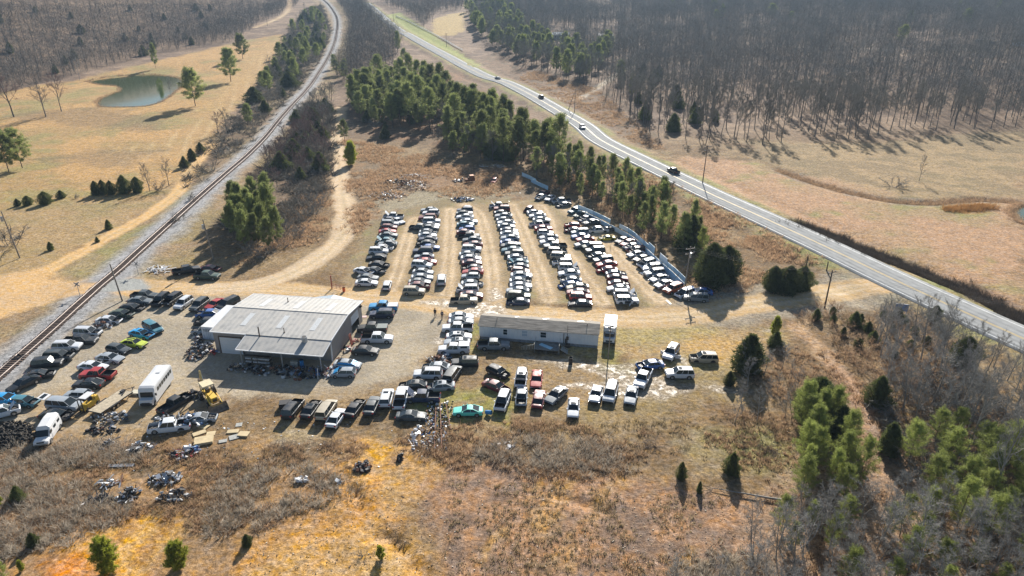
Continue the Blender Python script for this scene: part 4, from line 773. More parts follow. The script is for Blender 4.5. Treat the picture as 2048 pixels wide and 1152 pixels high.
def build_car(t):
    L, W, H, belt, xc0, xr0, xr1, xc1, nose, deck, wr = SPEC[t]; w = W/2; h = L/2
    def top(x):
        if x > xc1: s = (x-xc1)/(h-xc1); return lerp1(belt-.02, nose, s**1.5)
        if x < xc0: return lerp1(deck, deck-.07, (xc0-x)/max(.05, xc0+h))
        return belt
    def hw(x): e = abs(x)/h; return w*(1-.13*max(0, (e-.72)/.28)**2.2)
    bed = t == 'P'
    xs = sorted(set([-h, -h+.10, -h*.86, (xc0 if not bed else xc0-.12), lerp1(xc0, xc1, .33), lerp1(xc0, xc1, .66), xc1, lerp1(xc1, h, .35), lerp1(xc1, h, .7), h-.14, h]))
    b = MB(); hood = MB(); rows = []
    for i, x in enumerate(xs):
        ww = hw(x); zt = top(x); zb = .27
        if i == 0 or i == len(xs)-1: zt -= .13; zb = .36; ww *= .95
        half = [(ww*.93, zb), (ww, zb+.16), (ww*1.005, lerp1(zb, zt, .60)), (ww*.975, zt-.07), (ww*.86, zt-.005), (ww*.45, zt+.018)]
        rows.append([(x, y, z) for y, z in half]+[(x, -y, z) for y, z in reversed(half)])
    for i in range(len(xs)-1):
        for j in range(11):
            q = [rows[i][j], rows[i+1][j], rows[i+1][j+1], rows[i][j+1]][::-1]
            topf = j in (4, 5, 6); xm = (xs[i]+xs[i+1])/2
            if topf and xm > xc1 and xs[i+1] < h-.01: hood.add([(p[0], p[1], p[2]+.012) for p in q], [(0,1,2,3)]); continue
            if topf and bed and xm < xc0-.12 and xs[i] > -h+.05: continue
            b.add(q, [(0,1,2,3)])
        b.add([rows[i][0], rows[i][11], rows[i+1][11], rows[i+1][0]], [(0,1,2,3)], 1)
    b.add(rows[0], [tuple(range(12))]); b.add(rows[-1], [tuple(range(11, -1, -1))])
    # engine bay
    x0, x1 = xc1+.05, h-.2; b.add([(x0,-w*.8,.55),(x1,-w*.78,.5),(x1,w*.78,.5),(x0,w*.8,.55)], [(0,1,2,3)], 2)
    rr = random.Random(ord(t))
    for k in range(9): b.box((rr.uniform(x0+.2, x1-.2), rr.uniform(-.5, .5), rr.uniform(.55, .66)), (rr.uniform(.15, .5), rr.uniform(.15, .45), rr.uniform(.1, .26)), 2, rr.uniform(0, 1))
    if bed:
        xa, xb, wi, zf = -h+.14, xc0-.16, w*.84, .68
        P = [(xa,-wi,zf),(xb,-wi,zf),(xb,wi,zf),(xa,wi,zf),(xa,-wi,belt),(xb,-wi,belt),(xb,wi,belt),(xa,wi,belt)]
        b.add(P, [(0,1,2,3),(1,0,4,5),(3,2,6,7),(0,3,7,4),(2,1,5,6)], 1)
    for sx in (-1, 1):                      # flat dark half discs painting the shade of the wheel arches
        for sy in (-1, 1):
            cx_ = sx*h*.60 if t != 'P' else (h*.64 if sx > 0 else -h*.56); n = 14
            vs = [(cx_+math.cos(a)*(wr+.075), sy*(w*1.008), wr+.0+math.sin(a)*(wr+.075)) for a in [math.pi*k/n for k in range(n+1)]]
            b.add(vs, [tuple(range(n+1)) if sy < 0 else tuple(range(n, -1, -1))], 1)
    b.box((h-.03, 0, .48), (.10, W*.82, .22), 1); b.box((-h+.03, 0, .46), (.10, W*.84, .20), 1)
    # roof and pillars
    wb, wt = w*.90, w*.70; zr = H-.035; rf = []
    for x, f, dz in ((xr0-.02, .94, -.012), (lerp1(xr0, xr1, .3), 1, .025), (lerp1(xr0, xr1, .7), 1, .03), (xr1+.02, .95, 0)): rf.append([(x, y*wt*f*1.03, zr+dz-(.035 if abs(y) == 1 else 0)) for y in (-1, -.6, 0, .6, 1)])
    for i in range(3):
        for j in range(4): b.add([rf[i][j], rf[i+1][j], rf[i+1][j+1], rf[i][j+1]], [(0,1,2,3)])
    zbelt = belt-.03
    def bar(p, q, r=.045):
        b.tube(p, q, r, r*.85, 4)
    for sy in (-1, 1):
        bar((xc1, sy*wb, zbelt), (xr1, sy*wt, zr)); bar((xc0, sy*wb, zbelt), (xr0, sy*wt, zr), .08 if t in 'SC' else .06)
        for k in ([.46] if t in 'SCHP' else [.33, .64]): bar((lerp1(xc0, xc1, k), sy*wb*1.0, zbelt), (lerp1(xr0, xr1, k), sy*wt, zr), .045)
    if t == 'V': 
        for sy in (-1, 1): b.tube((xr0+.1, sy*wt*.93, H+.03), (xr1-.1, sy*wt*.93, H+.03), .022, n=4, mi=1)
    ws = MB().add([(xc1, -wb, zbelt+.02), (xc1, wb, zbelt+.02), (xr1, wt, zr-.01), (xr1, -wt, zr-.01)], [(0,1,2,3)])
    rw = MB().add([(xc0, wb, zbelt+.02), (xc0, -wb, zbelt+.02), (xr0, -wt, zr-.01), (xr0, wt, zr-.01)], [(0,1,2,3)])
    sw = [MB().add([(xc0, s*wb, zbelt), (xc1, s*wb, zbelt), (xr1, s*wt, zr-.02), (xr0, s*wt, zr-.02)], [(0,1,2,3) if s < 0 else (3,2,1,0)]) for s in (-1, 1)]
    d = dict(body=smooth(b.mesh('body', [PAINT, DARK, ENG])), hood=smooth(hood.mesh('hood', [PAINT])), windshield=ws.mesh('windshield', [GLASS]), rear_window=rw.mesh('rear_window', [GLASS]))
    d['side_window'] = [q.mesh('side_window', [GLASS]) for q in sw]
    wh = MB(); wh.tube((0, -.11, 0), (0, .11, 0), wr, n=18, mi=0); wh.tube((0, -.118, 0), (0, .118, 0), wr*.58, n=12, mi=1)
    d['wheel'] = wh.mesh('wheel', [RUB, RIM]); d['wp'] = [((sx*h*.60 if t != 'P' else (h*.64 if sx > 0 else -h*.56)), sy*(w-.085), wr) for sx in (-1, 1) for sy in (-1, 1)]
    d['headlight'] = [MB().box((h-.10, s*w*.70, nose-.17), (.22, .36, .14)).mesh('headlight', [LAMP]) for s in (-1, 1)]
    d['tail_light'] = [MB().box((-h+.06, s*w*.76, deck-.22), (.14, .26, .20)).mesh('tail_light', [TAIL]) for s in (-1, 1)]
    d['hinge'] = (xc1, belt); d['mirror'] = [MB().box((xc1-.25, s*(w+.06), belt+.06), (.12, .18, .13)).mesh('mirror', [PAINT]) for s in (-1, 1)]
    dr = MB(); dr.box((0, 0, .42), (1.0, .06, .62)); d['door'] = dr.mesh('door', [PAINT])
    dk = MB(); s_ = 1; xa, xb = lerp1(xc0, xc1, .48), lerp1(xc0, xc1, .86); d['gap'] = [MB().add([(xa, s*w*1.012, .38), (xb, s*w*1.012, .38), (xb, s*w*1.012, belt-.05), (xa, s*w*1.012, belt-.05)], [(0,1,2,3) if s < 0 else (3,2,1,0)]).mesh('doorway_shade', [DARK]) for s in (-1, 1)]  # flat dark patches standing in for the shade inside an open doorway
    d['doorpos'] = (xb, w)
    return d
CARS = {k: build_car(k) for k in SPEC}
COLS = {'w': ((.60,.63,.67),'white'), 's': ((.32,.36,.40),'silver'), 'g': ((.16,.19,.21),'grey'), 'd': ((.06,.075,.085),'dark grey'), 'k': ((.016,.021,.028),'black'), 'r': ((.42,.035,.035),'red'), 'm': ((.17,.025,.035),'maroon'),  # white, silver, grey and black tinted blue for skylight on car sides
        'b': ((.04,.13,.38),'blue'), 'n': ((.018,.035,.085),'dark blue'), 'c': ((.06,.20,.26),'teal'), 't': ((.42,.37,.28),'tan'), 'y': ((.70,.55,.03),'yellow'), 'o': ((.50,.10,.03),'orange red'), 'u': ((.10,.60,.50),'turquoise'), 'e': ((.05,.085,.065),'dark green'), 'a': ((.02,.30,.62),'bright blue'), 'l': ((.48,.58,.04),'lime yellow')}
def whead(px, py, hd):                  # heading seen in the picture -> heading on the ground
    a = R(hd); x0, y0 = G(px, py); x1, y1 = G(px+8*math.cos(a), py-8*math.sin(a)*.47); return math.degrees(math.atan2(y1-y0, x1-x0))
def car(x, y, ck, t, hd, flags='', label='', group=None, full=True, z=None):
    d = CARS[t]; c = COLS[ck][0]; j = random.uniform(.88, 1.1); c = (min(c[0]*j, 1), min(c[1]*j, 1), min(c[2]*j, 1), 1)
    z = float(zat(x, y)) if z is None else z; lost = 'f' in flags
    r = empty(NAMES[t], (x, y, z-(.22 if lost else .02)), R(hd), label, {'P': 'pickup truck', 'F': 'van', 'V': 'suv', 'M': 'minivan'}.get(t, 'car'), group)
    r.rotation_euler = (R(random.gauss(0, .7)), R(random.gauss(0, .9 if not lost else 1.6)), R(hd)); k = random.uniform(.97, 1.02); r.scale = (k, k, k*random.uniform(.98, 1.02))
    def pt(n, me, **kw): o = ob(n, me, r, **kw); o.color = c; return o
    pt('body', d['body'])
    if 'x' not in flags:
        hd_ = pt('hood', d['hood'])
        if 'o' in flags: hx, hz = d['hinge']; a = R(-52); hd_.rotation_euler = (0, a, 0); hd_.location = (hx-(hx*math.cos(a)+hz*math.sin(a)), 0, hz-(-hx*math.sin(a)+hz*math.cos(a)))
    if 'n' not in flags: pt('windshield', d['windshield'])
    pt('rear_window', d['rear_window'])
    for m_ in d['side_window']: pt('side_window', m_)
    for i, p in enumerate(d['wp']):
        if lost and random.random() < .7: continue
        w_ = pt('wheel', d['wheel'], loc=p)
        if lost: w_.location.z += .15
    if full:
        if 'x' not in flags:
            for m_ in d['headlight']: pt('headlight', m_)
        for m_ in d['tail_light']: pt('tail_light', m_)
        for m_ in d['mirror']: pt('mirror', m_)
    if 'd' in flags or 'D' in flags:
        for i, s in enumerate((-1, 1)):
            if ('d' in flags and s < 0) or ('D' in flags): 
                pt('doorway_shade', d['gap'][i]); dd = pt('door', d['door'], loc=(d['doorpos'][0]-.25, s*(d['doorpos'][1]+.42), 0), rz=R(60*s*-1+180)); dd.scale = (.95, 1, 1)
    return r
DATA = {
'leftmost lot row': ("""733 566 w S 0;736 554 g S -8 f;728 543 w S -22 x;751 540 d S -22 xf;758 528 k S -8 xf;753 514 k S 182 f;757 503 w V 2;767 495 w S 0 xf;775 488 g S 180;770 480 c S 178 of;777 471 g S 0;775 463 r C 2;779 455 m H 0;780 447 s V 0 f;781 440 n S 0 x;796 441 w S -40 f;787 433 w P 180 o""", 'from the near end of the leftmost lot row'),
'second lot row': ("""828 583 t V 0;838 572 m S 0 x;839 563 g S 0 f;844 554 s S 2 f;846 543 s S -4 f;844 531 w V -8;853 522 r S 0 f;848 512 s S 182 f;846 503 n V 180;860 494 b S 0 f;851 487 k S 180 x;856 479 n S 180;855 471 w S 2;856 463 s S 0 xf;860 456 g S 0;862 449 w S 0 f;863 443 w V 2;840 455 d P 175 xf;855 435 m V 180 f;862 427 w V 178;858 420 s S 180""", 'from the near end of the second lot row'),
'third lot row': ("""928 600 t P 0 f;943 591 m S 0;935 578 w V 180 of;944 566 s S 0 xf;941 553 s H 180;946 544 r S 180;944 535 k S 180 xf;944 526 m S 2;942 517 w S 0;938 508 s S 2 xf;943 499 w V 0;946 488 m S 184 f;944 480 g S 182;938 472 k P 0 f;931 465 m S 0;934 457 b H 180 f;931 449 c S 2;938 442 w S 0 f;930 434 w S 178;929 427 d S 0;930 420 n V 180 f""", 'from the near end of the third lot row'),
'fourth lot row': ("""1036 603 n S 180 xf;1038 593 e V -4;1035 582 s S 180;1042 572 w S 0;1040 561 s S 0 xf;1043 551 w S 0;1041 541 m H 0 f;1037 532 g S 180 xf;1036 524 c S 180 of;1035 516 w S 0 x;1029 508 d V 180;1023 500 c S 182;1021 492 k M 180 f;1019 484 b S 2 xf;1020 476 s S 180;1019 468 w S 0;1018 460 n S 0 f;1013 453 s S 0;1012 446 w S 182;1010 439 s S 0 xf;1007 432 s S 178;1005 425 k S 0 xf;1004 418 m V 180;998 411 w P 184 of""", 'from the near end of the fourth lot row'),
'fifth lot row': ("""1160 606 k S 180 f;1161 595 r V 0;1156 585 m S 180;1155 575 t S 184;1138 569 b S 190 xf;1142 559 s S 178 xf;1138 547 w S 182;1137 535 w V 2 of;1125 525 w V 180 xf;1121 514 t V -6;1114 503 g V 2 xf;1110 493 d P 186;1098 484 w S 188;1097 475 s S 190;1091 466 w H 0;1087 457 r S 2;1079 448 w P 184 xf;1083 440 s S 0;1075 432 w S 184;1070 424 w S 2 f;1057 418 m H 235 xf""", 'from the near end of the fifth lot row'),
'sixth lot row': ("""1254 600 w V 2 fd;1250 588 w V 0 of;1236 577 w S 182;1238 566 m S 0 xf;1235 556 m S -4;1232 546 s S 0 xf;1214 539 r S 184 xf;1213 529 r S 190;1206 521 d V 192;1193 512 g S 195 x;1190 502 d V 190;1184 494 e M 188;1167 489 s S 192;1170 479 r S 188;1161 472 b S 188 f;1160 464 s V 184 f;1146 459 m S 186 xf;1144 450 r H 180 xf""", 'from the near end of the sixth lot row'),
'row along the white fence': ("""1392 596 g M 172;1402 584 b S 172 o;1370 586 w V 215 xf;1346 578 o V 217;1328 569 s S 212;1318 557 s S 210;1309 547 s V 192;1304 537 w V 192;1293 528 w V 212 o;1284 518 k S 212;1272 509 w S 200;1272 500 m V 195 xf;1264 493 w S 200 x;1256 486 r S 215;1245 481 k S 217;1213 475 y C 184 xf;1196 460 w P 192 of;1213 458 d S 195 xf;1182 445 d S 200;1170 438 s S 212 x;1161 430 e S 214;1150 422 c V 214""", 'from the near end of the row along the fence'),
'far corner cluster': ("""1100 397 w S 232;1081 394 w S 226 x;1086 386 m S 215 xf;1123 402 s P 190 xf;1127 409 g S 200 xf""", 'from the left in the cluster at the far lot corner'),
'row beside the railway': ("""47 768 k S 222;78 748 k S 2 xf;95 725 k V -4 f;118 713 d V -14 x;135 693 w V -12;160 680 k P -8 f;176 666 w V -12 x;218 639 w S -4 of;244 628 e S -10 x;264 614 k S -8 xf;281 602 g S -6;289 590 d P -6 f""", 'from the near end of the row beside the railway'),
'row facing the yard': ("""322 601 k V 238 x;345 600 k V 236 o;367 608 w V 238;399 611 d V 238;431 609 r S 228;456 608 k M 226""", 'from the left in the row facing the yard'),
'diagonal yard row': ("""306 656 c M -50;283 668 a S -22 x;268 687 l S -15;237 699 d H -22;220 717 s S -14 D;186 734 w S -10;196 750 r P 176;177 768 k S 180;155 790 s H 176;129 810 s M -8;112 831 k S -8 x""", 'from the far end of the diagonal row in the left yard'),
'bottom row of the yard': ("""586 818 k V 70 x;622 818 k S 72 x;653 820 t M 73;673 836 w S 73;710 816 k S 71 x;744 811 d S 78;773 797 w V 83;802 797 w P 83""", 'from the left in the bottom row of the yard'),
'crowd left of the grass patch': ("""822 830 d C -2 f;845 795 n P 178 o;826 769 k S 182 xf;880 771 s S 185 xf;856 749 w V 180;872 733 s S 178 xf;905 749 d M 72;930 724 k V 182 f""", 'in the crowd left of the grass patch'),
'row left of the white house': ("""922 634 w S 2;922 644 s S 2;915 657 w P 180;918 671 w S 2 f;914 685 s S 180;908 699 w P 180""", 'from the far end of the row left of the long white house'),
'row by the workshop door': ("""767 614 a P 180;764 629 n V 180;745 657 k P 180;754 678 w P 2;731 702 k S -8;695 729 s S -10;687 746 s H 180""", 'from the far end of the row by the workshop'),
'cars on the near grass': ("""936 822 u C 182 d;996 744 k H -42 x;992 771 m S -38 xf;1005 804 w V 260 x;1042 759 w V 266 o;1043 794 s S 268 x;1073 759 r S 267;1077 798 m S 84;1112 791 g S 242;1147 816 w S 268;1192 789 w S 262;1221 786 w M 262;1262 791 s S 264;1286 757 w P 256;1300 730 b S 192 x;1342 706 w V 252 D;1407 715 t V 180 xfd;1359 748 w V 180""", 'among the cars on the grass in front of the white house'),
'strays': ("""774 571 w H 82;883 560 w M 88;372 541 k P 22;414 552 e P -4;421 536 m S -10 xf;988 361 r H 250 f;987 691 g P 2;10 798 a S -20;50 804 c H -14 x;4 826 w V 22 o""", ''),
}
WRECKW = {'x': 'hoodless ', 'o': 'open-hooded '}
STRAY = ['small white suv parked alone, just right of the leftmost lot row', 'white minivan parked alone in the lane between second and third rows', 'black pickup truck beside the heap of white boards', 'green and white pickup truck on the grass beside the black pickup', 'hoodless maroon car in the brush behind the green pickup', 'small red and white car alone at the head of the lot', 'grey pickup parked in the shade of the long white house', 'bright blue covered car at the left edge of the yard', 'teal hatchback with crumpled silver hood near the left edge', 'white suv cut off by the left edge above the tyres']
SPECIAL = {('diagonal yard row', 2): 'lime yellow sedan with black roof stripes in the diagonal yard row', ('cars on the near grass', 0): 'turquoise coupe with an open door beside the blue barrel', ('row along the white fence', 15): 'yellow wrecked coupe between the sixth row and the white fence', ('row along the white fence', 3): 'orange red suv at the near end of the white fence',
 ('bottom row of the yard', 3): 'white sedan with sunroof jutting forward of the bottom yard row', ('row by the workshop door', 0): 'bright blue pickup truck right of the workshop', ('row left of the white house', 5): 'white pickup truck with a white camper shell over its bed', ('diagonal yard row', 9): 'silver minivan with its rear hatch open next to the forklift', ('diagonal yard row', 6): 'pickup truck with red hood in the diagonal yard row'}
allcars = []; seen = set()
for row, (txt, where) in DATA.items():
    items = []
    for it in txt.split(';'):
        a = it.split(); items.append((float(a[0]), float(a[1]), a[2], a[3], float(a[4]), a[5] if len(a) > 5 else ''))
    for i, (px, py, ck, t, hd, fl) in enumerate(items):
        x, y = G(px, py, .55)
        kn = NAMES[t].replace('_', ' ').replace(' truck', ''); nm = COLS[ck][1]+' '+kn; cond = WRECKW['x'] if 'x' in fl else WRECKW['o'] if 'o' in fl else ''
        if row == 'strays': lb = STRAY[i]
        elif (row, i) in SPECIAL: lb = SPECIAL[(row, i)]
        elif where.startswith('in ') or where.startswith('among'): 
            q = items[i-1] if i else items[1]; lb = f"{cond}{nm} beside the {COLS[q[2]][1]} {NAMES[q[3]].replace('_', ' ').replace(' truck', '')}, {where}"
        else: lb = f"{cond}{nm}, {ORD[i]} {where}"
        lb = ' '.join(lb.split()[:16])
        if lb in seen: lb = f"{cond}{nm}, {ORD[i]} one of the {row}"
        if lb in seen: print('DUP', lb)
        seen.add(lb); near = py > 600
        allcars.append(car(x, y, ck, t, whead(px, py, hd), fl, lb, {'strays': None}.get(row, 'cars parked in the '+row), full=near or 'lot' not in row))
print('cars', len(allcars))
for lb, px, py, ck, t, dx in [('silver car far up the highway, driving away from the viewer', 998, 157, 's', 'S', 1), ('dark suv on the highway, second from the top', 1067, 196, 'k', 'V', 1), ('white car on the highway above the fence belt', 1169, 258, 'w', 'V', -1), ('dark pickup truck on the highway in front of the right field', 1336, 344, 'k', 'P', 1)]:
    x, y = G(px, py, .5); P = HWY; k = int(np.argmin(np.hypot(P[:, 0]-x, P[:, 1]-y))); dv = P[k-1]-P[k+1]; dv /= np.hypot(*dv); a = math.degrees(math.atan2(dv[1], dv[0])); nv = np.array([-dv[1], dv[0]])
    lane = -2.1 if dx > 0 else 2.1; q = P[k]+nv*lane; zk = float(np.interp(k, [k], [zat(*P[k])]))+.14
    car(q[0], q[1], ck, t, a if dx > 0 else a+180, '', lb, 'cars driving on the highway', True, zk)
def extra(o, name, m, mats): return ob(name, m.mesh(name, mats), o)
byl = {o['label']: o for o in allcars}
# camper shell, tarps, bed covers and stripes seen on single cars
o = byl['white pickup truck with a white camper shell over its bed']; m = MB(); m.box((-1.85, 0, 1.47), (2.0, 1.86, .72), 0, top=.94); m.box((-1.85, -.93, 1.52), (1.2, .03, .34), 1); m.box((-1.85, .93, 1.52), (1.2, .03, .34), 1); extra(o, 'camper_shell', m, [WHT, GLASS])
for key, q in [('row by the workshop door', [(0, (.55,.56,.56)), (2, (.16,.19,.18))])]:
    for i, c in q:
        oo = [a for a in allcars if a.get('group') == 'cars parked in the '+key][i]; m = MB(); m.box((-1.9, 0, 1.15), (1.95, 1.78, .05)); extra(oo, 'bed_cover', m, [mat('bed_cover_%d' % i, c, .5, var=.1)])
for i in (5, 6):
    oo = [a for a in allcars if a.get('group') == 'cars parked in the row by the workshop door'][i]; m = MB(); m.box((-.2, -.84, 1.2), (2.4, .16, .34), 0, rx=.5); m.box((1.25, 0, 1.10), (.9, 1.4, .05), 0, ry=.5); extra(oo, 'blue_tarp', m, [TARP])
oo = byl['lime yellow sedan with black roof stripes in the diagonal yard row']; m = MB(); [m.box((-.4, s*.3, 1.478), (1.2, .2, .02)) for s in (-1, 1)]; extra(oo, 'roof_stripes', m, [DARK])
oo = byl['silver minivan with its rear hatch open next to the forklift']; m = MB(); m.box((-3.0, 0, 1.85), (1.15, 1.5, .07), 0, ry=.25); m.box((-3.05, 0, 1.90), (.55, 1.15, .05), 1, ry=.25); extra(oo, 'rear_hatch', m, [WHT, GLASS])
for a in allcars:                       # sunroofs on some of the nearer cars
    if 'suv' in a['label'] or 'sedan' in a['label']:
        if a.location.y < 112 and random.random() < .4:
            H_ = SPEC['V'][2]+.005 if 'suv' in a['label'] else SPEC['S'][2]+.003; m = MB(); m.box((.0 if 'suv' in a['label'] else -.1, 0, H_), (.55, .8, .02)); extra(a, 'sunroof', m, [GLASS])

# ------------------------------------------------------------ bus, vans, trailer, forklift, backhoe
def wheels(r, pos, rad, w=.28, name='wheel'):
    m = MB(); m.tube((0, -w/2, 0), (0, w/2, 0), rad, n=20, mi=0); m.tube((0, -w/2-.01, 0), (0, w/2+.01, 0), rad*.55, n=14, mi=1); me = m.mesh(name, [RUB, RIM])
    for p in pos: ob(name, me, r, p)
def at(px, py, hz=0): x, y = G(px, py, hz); return (x, y, float(zat(x, y)))
def bus():
    r = empty('shuttle_bus', at(314, 789), R(whead(314, 789, 251)), 'long white bus with a row of dark side windows beside the yellow backhoe', 'bus')
    b = MB(); L, W = 8.2, 2.4; prof = [(-4.1, .5, 2.95), (-4.0, .45, 3.05), (2.3, .45, 3.1), (2.75, .45, 2.95), (2.95, .45, 2.4)]
    ys = [(-1, .0), (-1, .9), (-.93, .985), (-.6, 1.0), (.6, 1.0), (.93, .985), (1, .9), (1, 0)]
    rows = [[(x, y*W/2, lerp1(z0, z1, f)) for y, f in ys] for x, z0, z1 in prof]
    for i in range(4):
        for j in range(7): b.add([rows[i][j], rows[i+1][j], rows[i+1][j+1], rows[i][j+1]][::-1], [(3,2,1,0)])
    b.add(rows[0], [tuple(range(8))[::-1]]); b.add(rows[-1], [tuple(range(8))])
    b.box((3.2, 0, .95), (1.2, 2.05, .85), 0, top=.93); b.box((3.83, 0, .75), (.1, 1.7, .42), 1)
    b.box((-.3, 0, .42), (7.4, 2.2, .2), 1)
    ob('body', b.mesh('body', [WHT, DARK]), r)
    for s in (-1, 1):
        for k in range(7): ob('side_window', MB().box((-3.35+k*.82, s*(W/2+.003), 2.15), (.62, .03, .62)).mesh('side_window', [GLASS]), r)
    ob('windshield', MB().box((2.98, 0, 1.9), (.05, 1.9, .85), ry=-.12).mesh('windshield', [GLASS]), r)
    ob('roof_hatch', MB().box((-1.7, .2, 3.12), (.6, .6, .08)).mesh('roof_hatch', [WHT]), r)
    for s in (-1, 1): ob('headlight', MB().box((3.84, s*.78, .98), (.08, .3, .2)).mesh('headlight', [LAMP]), r); ob('mirror', MB().box((2.9, s*1.35, 1.9), (.15, .22, .4)).mesh('mirror', [DARK]), r)
    wheels(r, [(3.0, -1.0, .42), (3.0, 1.0, .42), (-2.5, -1.02, .42), (-2.5, 1.02, .42)], .42)
bus()
def boxtruck():
    r = empty('box_truck', at(1219, 676), R(whead(1219, 676, 267)), 'tall white box truck parked at the right end of the long white house', 'truck')
    b = MB(); b.box((-1.0, 0, 1.85), (4.9, 2.25, 2.5)); b.box((-1.0, 0, 3.14), (4.7, 2.0, .12), 0, top=.9); b.box((1.65, 0, 2.75), (.6, 2.1, .7), 0, top=.86); ob('cargo_box', b.mesh('cargo_box', [WHT]), r)
    c = MB(); c.box((2.1, 0, 1.0), (1.9, 1.95, .95)); c.box((1.75, 0, 1.75), (1.1, 1.85, .75), 0, top=.86); c.box((3.1, 0, .62), (.1, 1.9, .25), 1); c.box((3.07, 0, .98), (.04, 1.1, .3), 1); ob('cab', c.mesh('cab', [WHT, DARK]), r)
    ob('windshield', MB().box((2.32, 0, 1.78), (.06, 1.62, .62), ry=-.16).mesh('windshield', [GLASS]), r)
    for s in (-1, 1): ob('headlight', MB().box((3.06, s*.76, .98), (.06, .28, .2)).mesh('headlight', [LAMP]), r); ob('side_window', MB().box((1.85, s*.9, 1.75), (.7, .06, .5)).mesh('side_window', [GLASS]), r)
    wheels(r, [(2.3, -.9, .37), (2.3, .9, .37), (-1.9, -.98, .37), (-1.9, .98, .37)], .37)
boxtruck()
def convvan():
    r = empty('conversion_van', at(96, 866, .6), R(whead(96, 866, 253)), 'white high-roof van beside the heap of tyres, facing the viewer', 'van'); b = MB()
    prof = [(-2.75, 1.9, .85), (-2.6, 2.35, .95), (-1.2, 2.5, 1.0), (.9, 2.42, .98), (1.15, 1.95, .93), (1.75, 1.22, .95), (2.6, 1.08, .92), (2.72, .8, .86)]
    rows = [[(x, y*w*f, z) for y, f, z in ((-1, 1, .4), (-1, 1.02, min(zt, 1.15)*.85), (-.92, .96, lerp1(.4, zt, .85)), (-.6, .96, zt), (.6, .96, zt), (.92, .96, lerp1(.4, zt, .85)), (1, 1.02, min(zt, 1.15)*.85), (1, 1, .4))] for x, zt, w in prof]
    for i in range(len(prof)-1):
        for j in range(7): b.add([rows[i][j], rows[i][j+1], rows[i+1][j+1], rows[i+1][j]], [(0,1,2,3)])
    b.add(rows[0], [tuple(range(8))[::-1]]); b.add(rows[-1], [tuple(range(8))]); b.box((2.75, 0, .55), (.14, 1.85, .22), 1); b.box((0, 0, .38), (5, 1.7, .1), 1); ob('body', b.mesh('body', [WHT, CHR]), r)
    ob('windshield', MB().add([(1.80, -.80, 1.24), (1.80, .80, 1.24), (1.20, .74, 1.93), (1.20, -.74, 1.93)], [(0,1,2,3)]).mesh('windshield', [GLASS]), r)
    for s in (-1, 1):
        for x, l in ((1.05, .6), (-.35, .7), (-1.7, .7)): ob('side_window', MB().box((x, s*.97, 1.55), (l, .05, .42)).mesh('side_window', [GLASS]), r)
        ob('headlight', MB().box((2.72, s*.68, .88), (.06, .28, .18)).mesh('headlight', [LAMP]), r)
    ob('grille', MB().box((2.73, 0, .86), (.05, .9, .2)).mesh('grille', [DARK]), r); wheels(r, [(1.75, -.88, .37), (1.75, .88, .37), (-1.7, -.88, .37), (-1.7, .88, .37)], .37)
convvan()
def trailer():
    r = empty('flatbed_trailer', at(222, 803, .7), R(whead(222, 803, 54)), 'wooden flatbed trailer lying between the forklift and the white bus', 'trailer')
    b = MB(); [b.box((0, -1.0+k*.29, .78), (6.0, .27, .05)) for k in range(8)]; ob('deck', b.mesh('deck', [WOODP]), r)
    f = MB(); [f.box((0, s*1.2, .72), (6.1, .08, .14)) for s in (-1, 1)]; f.box((-3.05, 0, .72), (.08, 2.4, .14)); f.box((3.05, 0, .72), (.08, 2.4, .14)); f.tube((3.0, -.9, .65), (4.4, 0, .6), .05, n=5); f.tube((3.0, .9, .65), (4.4, 0, .6), .05, n=5); f.box((4.4, 0, .6), (.3, .15, .12)); f.tube((4.1, 0, 0), (4.1, 0, .9), .05, n=6); ob('frame', f.mesh('frame', [DARK]), r)
    ob('winch', MB().box((2.6, .3, .92), (.7, .5, .25)).box((2.2, -.2, .88), (.9, .2, .12), rz=.4).mesh('winch', [DARK]), r)
    wheels(r, [(-.9, -1.3, .36), (-.1, -1.3, .36), (-.9, 1.3, .36), (-.1, 1.3, .36)], .36, .22)
    for s in (-1, 1): ob('fender', MB().box((-.5, s*1.32, .80), (1.9, .28, .04)).mesh('fender', [DARK]), r)
trailer()
def forklift():
    r = empty('forklift', at(178, 810, .5), R(whead(178, 810, 238)), 'yellow forklift with a white roof between minivan and flatbed trailer', 'forklift')
    b = MB(); b.box((-.2, 0, .75), (2.1, 1.15, .75), 0, top=.92); b.box((-1.25, 0, .95), (.7, 1.15, 1.05), 0, top=.85); b.box((1.0, 0, .45), (.5, 1.2, .35)); ob('body', b.mesh('body', [YEL]), r)
    ob('seat', MB().box((-.35, 0, 1.25), (.5, .5, .15)).box((-.6, 0, 1.5), (.12, .5, .45)).mesh('seat', [DARK]), r)
    c = MB(); [c.tube((x, y*.5, 1.1), (x*.9, y*.48, 2.15), .04, n=5) for x in (-.9, .75) for y in (-1, 1)]; ob('cage', c.mesh('cage', [DARK]), r); ob('roof', MB().box((-.05, 0, 2.2), (1.9, 1.25, .09)).mesh('roof', [WHT]), r)
    m = MB(); [m.box((1.45, s*.32, 1.25), (.12, .1, 2.3)) for s in (-1, 1)]; m.box((1.45, 0, 2.35), (.1, .7, .1)); m.box((1.45, 0, .9), (.1, .7, .1)); ob('mast', m.mesh('mast', [DARK]), r)
    for s in (-1, 1): ob('fork', MB().box((2.2, s*.3, .32), (1.5, .12, .06)).mesh('fork', [DARK]), r)
    wheels(r, [(.95, -.62, .34), (.95, .62, .34), (-1.1, -.6, .3), (-1.1, .6, .3)], .34, .24)
forklift()
